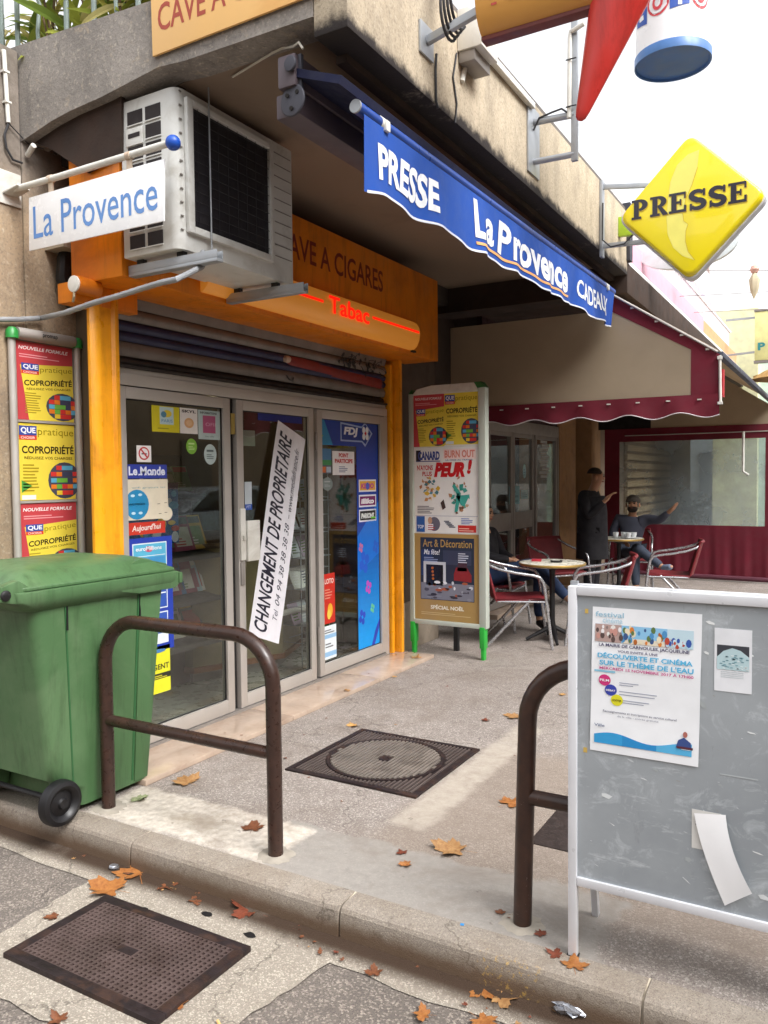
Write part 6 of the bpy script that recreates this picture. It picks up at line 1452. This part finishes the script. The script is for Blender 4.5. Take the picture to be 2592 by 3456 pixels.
M_BURG = plain('burgundy_canvas', '#6a1528', .8, var=.12, scale=4, bump=.2, bscale=250)
g = N('beige_awning_cloth'); 
bb = g.mix(g.ramp(g.noise(2, 4), (.3, 0), (.7, 1)), '#b5a58f', '#c4b49d'); dd = g.t.nodes.new('ShaderNodeBsdfDiffuse'); g.set(dd.inputs[0], bb)
tl = g.t.nodes.new('ShaderNodeBsdfTranslucent'); g.set(tl.inputs[0], bb); mx = g.t.nodes.new('ShaderNodeMixShader'); mx.inputs[0].default_value = .35
g.t.links.new(dd.outputs[0], mx.inputs[1]); g.t.links.new(tl.outputs[0], mx.inputs[2]); g.t.links.new(mx.outputs[0], g.out.inputs[0]); M_BEIGE = g.m
CA = thing('cafe_awning', (-2.0, 9.5, 2.4), 'beige cafe awning with burgundy borders and a scalloped side valance', 'awning')
def cheek(y, xin, name, zlow, ztopin, sc=True, rim=True):
    XO = -.914; zo = 2.482; slope = .662
    XI = -1.80
    ztop = lambda x: min(zo+slope*(XO-x), ztopin)
    b = MB(); b.prism([(xin, y, zlow), (XO-.22, y, zlow), (XO-.22, y, ztop(XO-.22)-.09), (XI, y, ztop(XI)-.14), (xin, y, ztop(XI)-.14)], (0, .004, 0)); cm = b.build(name, M_BEIGE, CA)
    # borders
    b = MB(); b.prism([(XO-.22, y-.002, zlow), (XO, y-.002, zlow), (XO, y-.002, zo), (XI, y-.002, ztop(XI)), (XI, y-.002, ztop(XI)-.14), (XO-.22, y-.002, ztop(XO-.22)-.09)], (0, .008, 0)); b.build('border', M_BURG, CA)
    return cm
cheek(7.0, -3.3, 'side_panel', 2.16, 3.10)
b = MB()
def valf(u, v):
    x = -3.3+2.386*u; sc_ = .018*abs(sin((x+.914)*pi/.46)) if True else 0
    z0 = 2.168-.0*u; zb = 2.005+.022*sin((x+.9)*2*pi/.42)+.0*u
    return (x, 6.985+.012*sin(x*17)*v, z0+(zb-z0)*v)
b.grid(valf, 90, 5); b.grid(lambda u, v: (valf(u, v)[0], valf(u, v)[1]+.004, valf(u, v)[2]), 90, 5, flip=True); b.build('valance', M_BURG, CA, smooth=60)
b = MB(); b.tube([tuple(Vector(valf(i/90, 1))+Vector((0, 0, -.002))) for i in range(91)], .0045, 6); b.build('valance_piping', plain('white_piping', '#cfc9cc', .7, bump=0), CA)
b = MB()
for i in range(9): x = -1.08-.245*i; b.box(x, 6.975, 2.122, x+.032, 6.984, 2.132)
for i in range(4): x = -1.02-.2*i; z = 2.482+.662*(-.914-x)-.03; b.box(x, 6.985, z, x+.028, 6.994, z+.014)
tag(b.build('eyelet', M_WHITE, CA), kind='stuff')
b = MB(); b.tube([(-.912, 6.985, 2.47), (-.905, 6.985, 2.09)], .011, 8); b.box(-.925, 6.97, 2.08, -.89, 7.0, 2.10); b.box(-.93, 6.97, 2.44, -.895, 7.0, 2.465); b.build('corner_tube', M_WHITE, CA)
b = MB(); b.tube([(-.93, 6.985, 2.500), (-1.80, 6.985, 3.075)], .010, 8); b.build('edge_tube', M_ALU, CA)
b = MB(); b.prism([(-.89, 7.0, 2.46), (-.89, 12.3, 2.46), (-.89, 12.3, 2.505), (-.89, 7.0, 2.505)], (-.05, 0, 0)); b.build('front_bar', plain('slate_bar', '#4b4f5c', .5, .3, bump=0), CA, bevel=.006)
b = MB(); b.prism([(-.90, 7.0, 2.50), (-1.85, 7.0, 3.12), (-1.85, 7.0, 3.112), (-.90, 7.0, 2.492)], (0, 5.3, 0)); b.build('roof_cloth', M_BEIGE, CA)
b = MB(); b.grid(lambda u, v: (-.885+.006*sin(u*150), 7.0+5.3*u, 2.46-.38*v), 80, 3); b.build('front_valance', M_BURG, CA) if False else None
b = MB(); b.box(-.905, 6.99, 2.14, -.885, 7.06, 2.36); b.build('red_tab', plain('red_tab', '#b02a30', .7), CA)
CU = thing('side_curtain', (-2.0, 12.2, 0), 'burgundy side curtain with a clear vinyl window closing the cafe terrace', 'curtain')
XL, XR = -3.20, -.92
b = MB(); fo = lambda x: .012*sin(x*21)+.006*sin(x*47)
b.grid(lambda u, v: (XL+(XR-XL)*u, 12.2+fo(XL+(XR-XL)*u)*v, .79-.73*v), 90, 4); b.grid(lambda u, v: (XL+(XR-XL)*u, 12.206+fo(XL+(XR-XL)*u)*v, .79-.73*v), 90, 4, flip=True)
b.build('skirt', M_BURG, CU, smooth=60)
b = MB(); b.box(XL, 12.196, .79, -2.98, 12.21, 2.01); b.box(XL, 12.195, 2.01, XR, 12.212, 2.20); b.build('border', M_BURG, CU)
b = MB(); b.box(-1.0, 12.196, .79, XR, 12.21, 2.01); b.build('border', M_BURG, CU)
b = MB(); b.box(-2.98, 12.202, .79, -1.0, 12.206, 2.01); b.build('vinyl_window', M_VINYL, CU)
b = MB(); b.tube([(XL, 12.19, .07), (XR, 12.19, .05)], .035, 10); b.build('hem_bar', plain('mauve_hem', '#5a2a38', .6), CU)
b = MB(); b.tube([(XL+.3, 12.19, 2.10), (XR, 12.19, 2.10)], .008, 6); b.build('rod', M_ALU, CU)
b = MB(); b.prism([(-2.53, 12.21, 2.2), (-.95, 12.21, 2.2), (-.95, 12.21, 2.46), (-1.9, 12.21, 3.1), (-2.53, 12.21, 3.1)], (0, .004, 0)); b.build('upper_panel', M_BEIGE, CU)
b = MB(); b.box(-3.3, 12.21, 2.2, -2.53, 12.22, 3.15); b.build('dark_panel', M_DARK, CU)
b = MB(); b.tube([(-1.27, 12.1, 2.02), (-1.27, 12.1, 1.55), (-1.20, 12.1, 1.50)], .018, 8); b.tube([(-1.27, 12.1, 2.1), (-1.27, 12.1, 2.02)], .018, 8); tag(b.build('awning_crank', M_WHITE), 'white awning crank hanging in front of the clear vinyl window', 'crank')
b = MB()
for i in range(40):
    a = radians(200*i/40-10); b.bar((-.62+.0*i, 10.5, 2.78), (-.62+.38*cos(a), 10.5+.38*sin(a), 2.66), .05, .012)
b.lathe([(.42, -.14), (.30, -.06), (.05, .05), (0, .06)], (-.62, 10.5, 2.76), (0, 0, 1), 14)
tag(b.build('straw_parasol', plain('straw', '#a5824a', .9, var=.3, scale=40, bump=.5)), 'straw parasol top beyond the awning bar at the right edge', 'parasol')
# street beyond the vinyl window
ya, yb = at(1352, 1000, 0, -3.36).y, at(1446, 1000, 0, -3.36).y
SH2 = thing('slatted_shutter', (-3.38, (ya+yb)/2, 0), 'closed beige slatted shutter beyond the clear vinyl window', 'shutter')
b = MB(); b.box(-3.40, ya, .3, -3.37, yb, 2.25); b.build('panel', plain('shutter_tan', '#8f7657', .8), SH2)
for k in range(12): b = MB(); b.box(-3.37, ya, .36+.158*k, -3.33, yb, .36+.158*k+.10); b.build('slat', plain('shutter_slat_cream', '#b59d7a', .7), SH2)
FB = thing('shuttered_house', (-4, 24, 0), 'beige house with closed slatted shutters seen through the vinyl window', 'building')
b = MB(); b.box(-9, 24, -.02, -4.6, 30, 8); b.build('wall', plain('far_beige_render', '#b5a084', .9), FB)
b = MB(); b.box(-5.9, 23.9, -.02, -4.7, 24, 2.5); sh_ = b.build('shutter', plain('far_shutter', '#a08a6c', .8), FB)
b = MB()
for k in range(11): b.box(-5.85, 23.86, .2+.21*k, -4.75, 23.9, .2+.21*k+.10)
b.build('slat', plain('far_slat', '#c9b290', .8), sh_)
g_h = thing('far_hedge', (-2, 20, 0), 'low green hedge beyond the vinyl window', 'hedge')
rr = random.Random(44); b = MB()
for k in range(2500):
    p = Vector((rr.uniform(-5, -.3), rr.uniform(19, 20), rr.uniform(0, 1.0))); a = Vector((rr.uniform(-1, 1), rr.uniform(-1, 1), rr.uniform(-1, 1)))*.1; c = Vector((rr.uniform(-1, 1), rr.uniform(-1, 1), rr.uniform(-1, 1)))*.05
    b.add([p, p+a+c, p+a*2, p+a-c], [(0, 1, 2, 3)])
tag(b.build('foliage', plain('far_hedge_leaf', '#43553a', .7, bump=0), g_h, smooth=0), kind='stuff')
FW = thing('far_blue_house', (-1, 28, 0), 'pale grey-blue house front at the end of the passage', 'building')
b = MB(); b.box(-4.5, 27, -.02, -1.6, 32, 3.1); b.build('wall', plain('far_grey_blue', '#8f99a3', .9, bump=0), FW)
for k in range(3): b = MB(); b.box(-4.1+.9*k, 26.95, .8, -3.6+.9*k, 27, 2.2); b.build('window', plain('far_window_dark', '#5b6672', .4), FW)

# ------------------------------------------------------------------ bistro chairs and tables
M_TUBE = plain('polished_aluminium', '#c4c4c8', .22, .75, var=.03, bump=0)
g = N('red_woven_cane'); wv_ = g.t.nodes.new('ShaderNodeTexChecker'); g.set(wv_.inputs[0], g.co); wv_.inputs['Scale'].default_value = 90
g.bsdf(g.mix(g.noise(12, 3), '#84242b', '#651c22'), .5, 0, g.bump(wv_.outputs['Fac'], .3, .002)); M_CANE = g.m
def make_chair(label):
    t = thing('bistro_chair', (0, 0, 0), label, 'chair', 'red bistro chairs on the cafe terrace', local=True)
    b = MB(); b.grid(lambda u, v: (-.19+.42*u, -.215+.43*v, .445-.012*sin(pi*v)*sin(pi*min(1, u*1.05))-.02*(1-u)+(-.03*max(0, u-.9)*10*.5)), 10, 8)
    b.grid(lambda u, v: (-.19+.42*u, -.215+.43*v, .425-.012*sin(pi*v)*sin(pi*min(1, u*1.05))-.02*(1-u)+(-.03*max(0, u-.9)*10*.5)), 10, 8, flip=True)
    b.tube([(-.19, -.215, .418), (.23, -.215, .425), (.23, .215, .425), (-.19, .215, .418)], .015, 8, closed=True); b.build('seat', M_CANE, t, smooth=60)
    b = MB()
    def bk(u, v, d=0):
        y = -.215+.43*u; z = .43+.36*v; return (-.195-.10*v-.035*sin(pi*u)-d, y*(1+.05*v), z)
    b.grid(lambda u, v: bk(u, v), 10, 6); b.grid(lambda u, v: bk(u, v, .012), 10, 6, flip=True); b.tube([bk(i/10, 1, .006) for i in range(11)], .017, 8); b.tube([bk(0, i/5, .006) for i in range(6)], .012, 8); b.tube([bk(1, i/5, .006) for i in range(6)], .012, 8)
    b.build('backrest', M_CANE, t, smooth=60)
    for s in (-1, 1):
        b = MB(); y = s*.262
        P = [(.285, s*.285, 0), (.255, y+s*.01, .25), (.225, y, .50), (.21, y, .585), (.175, y, .632), (.12, y, .648), (-.02, y, .668), (-.17, y-s*.01, .70), (-.265, s*.232, .735), (-.30, s*.20, .765)]
        Q = []
        for i in range(len(P)-1):
            for k in range(3): Q.append(Vector(P[i]).lerp(Vector(P[i+1]), k/3))
        Q.append(P[-1]); b.tube(Q, .0135, 10); b.build('armrest', M_TUBE, t, smooth=70)
        b = MB(); b.tube([(-.30, s*.25, 0), (-.02, s*.235, .30), (.10, s*.232, .425)], .0135, 10); b.build('leg', M_TUBE, t, smooth=70)
    b = MB(); b.tube([(.235, -.262, .40), (.235, .262, .40)], .010, 8); b.tube([(-.12, -.24, .19+.0), (-.12, .24, .19)], .009, 8); b.tube([(.23, -.26, .415), (-.19, -.215, .41)], .009, 8); b.tube([(.23, .26, .415), (-.19, .215, .41)], .009, 8); b.build('stretcher', M_TUBE, t)
    return t
CH = [((-2.60, 6.90), 24, 'red bistro chair with aluminium arms nearest the poster stand, facing the round table'),
      ((-1.98, 7.32), 196, 'red bistro chair right of the near table, half hidden by the notice board'),
      ((-2.88, 8.95), -38, 'empty red bistro chair behind the near table against the cafe doors'),
      ((-1.70, 9.25), 190, 'red bistro chair standing apart at the right, before the burgundy curtain'),
      ((-3.08, 7.55), 5, 'bistro chair under the seated person in blue jeans'),
      ((-2.47, 10.75), -80, 'bistro chair under the bearded person in the grey beanie')]
proto = make_chair(CH[0][2])
for i, ((x, y), a, lab) in enumerate(CH):
    o = proto if i == 0 else copy_tree(proto); o.location = (x, y, 0); o.rotation_euler.z = radians(a); o['label'] = lab
def make_table(label):
    t = thing('bistro_table', (0, 0, 0), label, 'table', 'round bistro tables on the cafe terrace', local=True)
    b = MB(); b.lathe([(0, .700), (.285, .700), (.298, .706), (.300, .716), (.298, .726), (.285, .730), (0, .730)], (0, 0, 0), (0, 0, 1), 40); b.build('tabletop', plain('ivory_table_top', '#cfcabb', .3, bump=0), t, smooth=30)
    b = MB(); b.lathe([(.3005, .705), (.304, .716), (.3005, .727)], (0, 0, 0), (0, 0, 1), 40); b.build('edge_band', plain('brass_edge', '#a98a4a', .4, .5, bump=0), t)
    b = MB(); b.lathe([(.12, .695), (.03, .66), (.024, .6), (.024, .2), (.035, .12), (.05, .06)], (0, 0, 0), (0, 0, 1), 14); b.build('column', M_BLACK, t)
    for k in range(4): a = pi/2*k+.5; b = MB(); b.tube([(.02*cos(a), .02*sin(a), .13), (.14*cos(a), .14*sin(a), .07), (.24*cos(a), .24*sin(a), .018)], [.022, .018, .014], 8); b.build('leg', M_BLACK, t)
    return t
T1 = make_table('round ivory bistro table with a red packet on it beside the seated person in jeans'); T1.location = (-2.345, 7.12, 0)
T2 = copy_tree(T1); T2.location = (-2.50, 10.22, 0); T2['label'] = 'farther round bistro table with four white coffee cups in front of the bearded person'
for i, (dx, dy) in enumerate(((-.02, -.08), (.07, -.05), (.14, -.10), (.19, -.03))):
    cx, cy = -2.50+dx-.0, 10.22+dy; t = thing('coffee_cup', (cx, cy, .73), ('leftmost', 'second', 'third', 'rightmost')[i]+' white coffee cup on the farther bistro table', 'cup', 'white coffee cups on the farther table')
    b = MB(); b.lathe([(.0, .012), (.022, .012), (.033, .04), (.036, .075), (.033, .075), (.03, .045), (.0, .02)], (cx, cy, .73), (0, 0, 1), 16); b.build('cup', plain('white_china', '#dfe2e4', .2, bump=0, var=.02), t, smooth=50)
    b = MB(); b.lathe([(.0, .002), (.035, .002), (.06, .012), (.058, .014), (.03, .006), (0, .006)], (cx, cy, .73), (0, 0, 1), 18); b.build('saucer', MATS['white_china'], t, smooth=50)
t = thing('ashtray', (-2.30, 7.10, .73), 'dark ashtray on the near bistro table', 'ashtray')
b = MB(); b.lathe([(0, .002), (.05, .002), (.056, .018), (.05, .018), (.045, .008), (0, .008)], (-2.30, 7.10, .73), (0, 0, 1), 18); b.build('bowl', M_BLACK, t)
b = MB(); b.tube([(-2.33, 7.08, .752), (-2.27, 7.11, .75)], .004, 6); b.build('cigarette', M_WHITE, t)
b = MB(); b.obox((-2.53, 7.08, .7305), (.085, .02, 0), (-.012, .05, 0), (0, 0, .02)); tag(b.build('cigarette_packet', plain('red_packet', '#b02838', .5, bump=0), bevel=.002), 'red cigarette packet lying on the near bistro table', 'packet')

# ------------------------------------------------------------------ people
def skin(name, nodes, edges, mat, parent, root, sub=2):
    "one continuous surface grown round a skeleton; nodes: name -> (point, radius or (rx, ry))"
    ks = list(nodes); ks.remove(root); ks = [root]+ks; idx = {k: i for i, k in enumerate(ks)}
    me = bpy.data.meshes.new(name); me.from_pydata([nodes[k][0] for k in ks], [(idx[a], idx[b]) for a, b in edges], [])
    o = bpy.data.objects.new(name, me); C.objects.link(o)
    m = o.modifiers.new('skin', 'SKIN'); m.use_smooth_shade = True
    if not me.skin_vertices: 
        pass
    lay = me.skin_vertices[0].data if me.skin_vertices else None
    if lay is None:
        bm = bmesh.new(); bm.from_mesh(me); bm.verts.layers.skin.new(); bm.to_mesh(me); bm.free(); lay = me.skin_vertices[0].data
    for k, i in idx.items():
        r = nodes[k][1]; lay[i].radius = r if isinstance(r, tuple) else (r, r); lay[i].use_root = (i == 0)
    s = o.modifiers.new('sub', 'SUBSURF'); s.levels = sub; s.render_levels = sub
    dg = bpy.context.evaluated_depsgraph_get(); new = bpy.data.meshes.new_from_object(o.evaluated_get(dg))
    o.modifiers.clear(); o.data = new; new.name = name; new.materials.clear(); new.materials.append(mat)
    new.polygons.foreach_set('use_smooth', [True]*len(new.polygons)); bpy.data.meshes.remove(me); put(o, parent); return o
M_SKIN = plain('skin', '#b5876a', .5, var=.08, scale=10, bump=.03)
def person(loc, label, J, jacket, trousers, shoe, hair, face, beanie=None, beard=None, finger=True):
    P = thing('person', loc, label, 'person')
    V_ = {k: Vector(v) for k, v in J.items()}
    fd = Vector(face).normalized(); side = fd.cross(Vector((0, 0, 1))).normalized(); upv = side.cross(fd)
    hd = V_['head']
    n = {'pelvis': (V_['pelvis'], .10), 'waist': (V_['pelvis'].lerp(V_['chest'], .4), .095), 'chest': (V_['chest'], .115), 'neck': (V_['neck'], .05), 'jaw': (hd-upv*.055+fd*.015, .062), 'head': (hd+upv*.02, .083), 'crown': (hd+upv*.085, .062),
         'nose0': (hd+fd*.07-upv*.01, .03), 'nose': (hd+fd*.102-upv*.018, .011)}
    e = [('pelvis', 'waist'), ('waist', 'chest'), ('chest', 'neck'), ('neck', 'jaw'), ('jaw', 'head'), ('head', 'crown'), ('head', 'nose0'), ('nose0', 'nose')]
    jn = {'pelvis': (V_['pelvis'], .135), 'waist': (V_['pelvis'].lerp(V_['chest'], .45), .13), 'chest': (V_['chest'], (.155, .13)), 'coll': (V_['neck']-Vector((0, 0, .03)), .068)}
    je = [('pelvis', 'waist'), ('waist', 'chest'), ('chest', 'coll')]
    tn = {'pelvis': (V_['pelvis'], .13)}; te = []
    for s in 'lr':
        sg = 1 if s == 'r' else -1
        sh, el, wr = V_['sh'+s], V_['el'+s], V_['wr'+s]; d = (wr-el).normalized(); hand = wr+d*.07
        n.update({'sh'+s: (sh, .05), 'el'+s: (el, .036), 'wr'+s: (wr, .025), 'ha'+s: (hand, .033)})
        e += [('chest', 'sh'+s), ('sh'+s, 'el'+s), ('el'+s, 'wr'+s), ('wr'+s, 'ha'+s)]
        sd = d.cross(Vector((0, 0, 1))); sd = sd.normalized() if sd.length > .1 else Vector((1, 0, 0))
        curl = Vector(J.get('curl'+s, (0, 0, -1)))
        for k, (off, ln) in enumerate(((-.024, .062), (-.008, .072), (.008, .068), (.023, .055))):
            f1 = hand+sd*off+d*.03; f2 = f1+(d+curl*.35).normalized()*ln*.55; f3 = f2+(d+curl*1.1).normalized()*ln*.5
            n.update({f'f{s}{k}a': (f1, .010), f'f{s}{k}b': (f2, .009), f'f{s}{k}c': (f3, .0075)}); e += [('ha'+s, f'f{s}{k}a'), (f'f{s}{k}a', f'f{s}{k}b'), (f'f{s}{k}b', f'f{s}{k}c')]
        t1 = wr+d*.03+sd*sg*.03; t2 = t1+(d+sd*sg*.8).normalized()*.04; n.update({f't{s}a': (t1, .012), f't{s}b': (t2, .009)}); e += [('wr'+s, f't{s}a'), (f't{s}a', f't{s}b')]
        jn.update({'sh'+s: (sh, .078), 'el'+s: (el, .058), 'wr'+s: (wr, .043)}); je += [('chest', 'sh'+s), ('sh'+s, 'el'+s), ('el'+s, 'wr'+s)]
        hp, kn, an = V_['hip'+s], V_['kn'+s], V_['an'+s]; toe = V_['toe'+s]
        n.update({'hip'+s: (hp, .085), 'kn'+s: (kn, .055), 'an'+s: (an, .036), 'toe'+s: (toe, .028)}); e += [('pelvis', 'hip'+s), ('hip'+s, 'kn'+s), ('kn'+s, 'an'+s), ('an'+s, 'toe'+s)]
        tn.update({'hip'+s: (hp, .105), 'mid'+s: (hp.lerp(kn, .55), .088), 'kn'+s: (kn, .072), 'an'+s: (an.lerp(kn, .06), .052)}); te += [('pelvis', 'hip'+s), ('hip'+s, 'mid'+s), ('mid'+s, 'kn'+s), ('kn'+s, 'an'+s)]
        dv = (toe-an); dv.z = min(dv.z, 0); fw = dv.normalized()
        skin('shoe', {'a': (an-fw*.03+Vector((0, 0, -.005)), .045), 'b': (an.lerp(toe, .55)-Vector((0, 0, .005)), .043), 'c': (toe, .036)}, [('a', 'b'), ('b', 'c')], shoe, P, 'a')
    skin('body', n, e, M_SKIN, P, 'pelvis'); skin('jacket', jn, je, jacket, P, 'pelvis'); skin('trousers', tn, te, trousers, P, 'pelvis')
    # ears, hair, eyes, brows
    def ell(c, ru, rf, rs, nme, mat, zlo=-1, zhi=1, cut=None):
        b = MB(); N1, N2 = 20, 12; vs = []
        for j in range(N2+1):
            z = zlo+(zhi-zlo)*j/N2; r = math.sqrt(max(0, 1-z*z))
            for i in range(N1): a = 2*pi*i/N1; vs.append(c+upv*ru*z+fd*rf*r*cos(a)+side*rs*r*sin(a))
        b.add(vs, [(j*N1+i, j*N1+(i+1) % N1, (j+1)*N1+(i+1) % N1, (j+1)*N1+i) for j in range(N2) for i in range(N1)]); return b.build(nme, mat, P, smooth=80)
    for s in (-1, 1): ell(hd+side*s*.083-upv*.01-fd*.005, .032, .018, .010, 'ear', M_SKIN)
    eye = plain('eye_dark', '#1d1614', .3, bump=0)
    for s in (-1, 1): ell(hd+side*s*.032+fd*.083+upv*.008, .008, .006, .014, 'eye', eye); ell(hd+side*s*.033+fd*.086+upv*.026, .005, .006, .02, 'eyebrow', hair)
    ell(hd+fd*.080-upv*.052, .006, .012, .024, 'mouth', plain('lip', '#8a4f44', .5, bump=0))
    if beanie: ell(hd+upv*.035-fd*.008, .098, .100, .094, 'beanie', beanie, -.05, 1)
    else: ell(hd+upv*.024-fd*.018, .086, .088, .084, 'hair', hair, .12, 1)
    if beard: ell(hd-upv*.058+fd*.022, .052, .068, .066, 'beard', beard, -1, .45)
    return P
M_COAT = plain('black_coat', '#141218', .85, var=.2, bump=.2); M_DTR = plain('dark_trousers', '#16151d', .85, bump=.1)
M_GREY = plain('grey_hoodie', '#4a4d5c', .85, var=.12, bump=.15); M_GTR = plain('slate_trousers', '#3c4454', .85, bump=.1)
M_JEAN = plain('blue_jeans', '#1f3152', .8, var=.2, scale=14, bump=.2, dirt='#3a527c'); M_BSH = plain('black_shoe', '#17161a', .5, bump=0)
M_TRN = plain('pale_blue_trainer', '#7d8aa4', .6, bump=0); M_HAIR = plain('dark_short_hair', '#2e241f', .9, bump=.5, bscale=150)
# standing, seen from behind, turned to the right
X, Y = -2.57, 9.25
person((X, Y, 0), 'standing person in a long black coat with cropped hair pointing a hand to the right', dict(
    pelvis=(X, Y, .86), chest=(X-.01, Y, 1.17), neck=(X+.01, Y, 1.36), head=(X+.045, Y, 1.50), shl=(X-.04, Y+.17, 1.29), shr=(X-.05, Y-.17, 1.29),
    ell=(X+.0, Y+.24, 1.05), wrl=(X+.05, Y+.20, .80), elr=(X+.02, Y-.25, 1.04), wrr=(X+.19, Y-.19, 1.225), hipl=(X, Y+.09, .82), hipr=(X, Y-.09, .82),
    knl=(X+.01, Y+.10, .45), knr=(X+.0, Y-.11, .45), anl=(X-.02, Y+.11, .08), anr=(X-.02, Y-.12, .08), toel=(X+.13, Y+.14, .036), toer=(X+.12, Y-.17, .036), curlr=(0, 0, -.6)),
    M_COAT, M_DTR, M_BSH, M_HAIR, (.93, .30, -.05))
PB = bpy.data.objects[-1] if False else None
# coat skirt for the standing person
st_ = [o for o in C.objects if o.name == 'person'][0]
b = MB(); rg = []
for z, rx, ry in ((1.28, .14, .21), (1.10, .165, .215), (.92, .17, .205), (.74, .175, .21), (.56, .18, .215)): rg.append([(X+rx*cos(2*pi*i/24), Y+ry*sin(2*pi*i/24)+.01*sin(i*2.6)*(1.3-z), z) for i in range(24)])
loft(b, list(reversed(rg))); b.build('coat_skirt', M_COAT, st_, smooth=80)
# seated, bearded, arm stretched out
X, Y = -2.47, 10.78
person((X, Y, 0), 'seated bearded person in a grey beanie and grey hoodie stretching one arm out', dict(
    pelvis=(X, Y, .52), chest=(X-.01, Y+.05, .82), neck=(X+.0, Y+.03, 1.00), head=(X+.015, Y-.01, 1.13), shl=(X+.19, Y+.03, .94), shr=(X-.19, Y+.03, .94),
    ell=(X+.36, Y-.05, .93), wrl=(X+.49, Y-.12, 1.045), elr=(X-.25, Y-.06, .70), wrr=(X-.08, Y-.22, .66), hipl=(X+.09, Y-.02, .50), hipr=(X-.09, Y-.02, .50),
    knl=(X+.16, Y-.44, .60), knr=(X+.13, Y-.42, .50), anl=(X+.50, Y-.52, .37), anr=(X+.17, Y-.50, .09), toel=(X+.62, Y-.60, .40), toer=(X+.19, Y-.66, .036), curll=(.2, 0, 1)),
    M_GREY, M_GTR, M_TRN, M_HAIR, (.05, -1, .12), beanie=plain('grey_beanie', '#5d5852', .9, bump=.4), beard=plain('beard', '#2a201c', .9, bump=.5))
# seated reader in jeans, mostly behind the poster stand
X, Y = -3.13, 7.55
person((X, Y, 0), 'seated person in black top and blue jeans with crossed legs behind the poster stand', dict(
    pelvis=(X, Y, .53), chest=(X-.08, Y, .84), neck=(X-.07, Y, 1.02), head=(X-.06, Y, 1.15), shl=(X-.07, Y+.19, .96), shr=(X-.07, Y-.19, .96),
    ell=(X+.03, Y+.22, .72), wrl=(X+.22, Y+.06, .68), elr=(X+.03, Y-.22, .73), wrr=(X+.24, Y-.08, .69), hipl=(X+.04, Y+.09, .52), hipr=(X+.04, Y-.09, .52),
    knl=(X+.50, Y+.03, .57), knr=(X+.49, Y-.05, .665), anl=(X+.51, Y+.0, .09), anr=(X+.86, Y-.12, .33), toel=(X+.65, Y-.06, .036), toer=(X+1.0, Y-.17, .30)),
    M_COAT, M_JEAN, M_BSH, M_HAIR, (1, -.1, -.1))
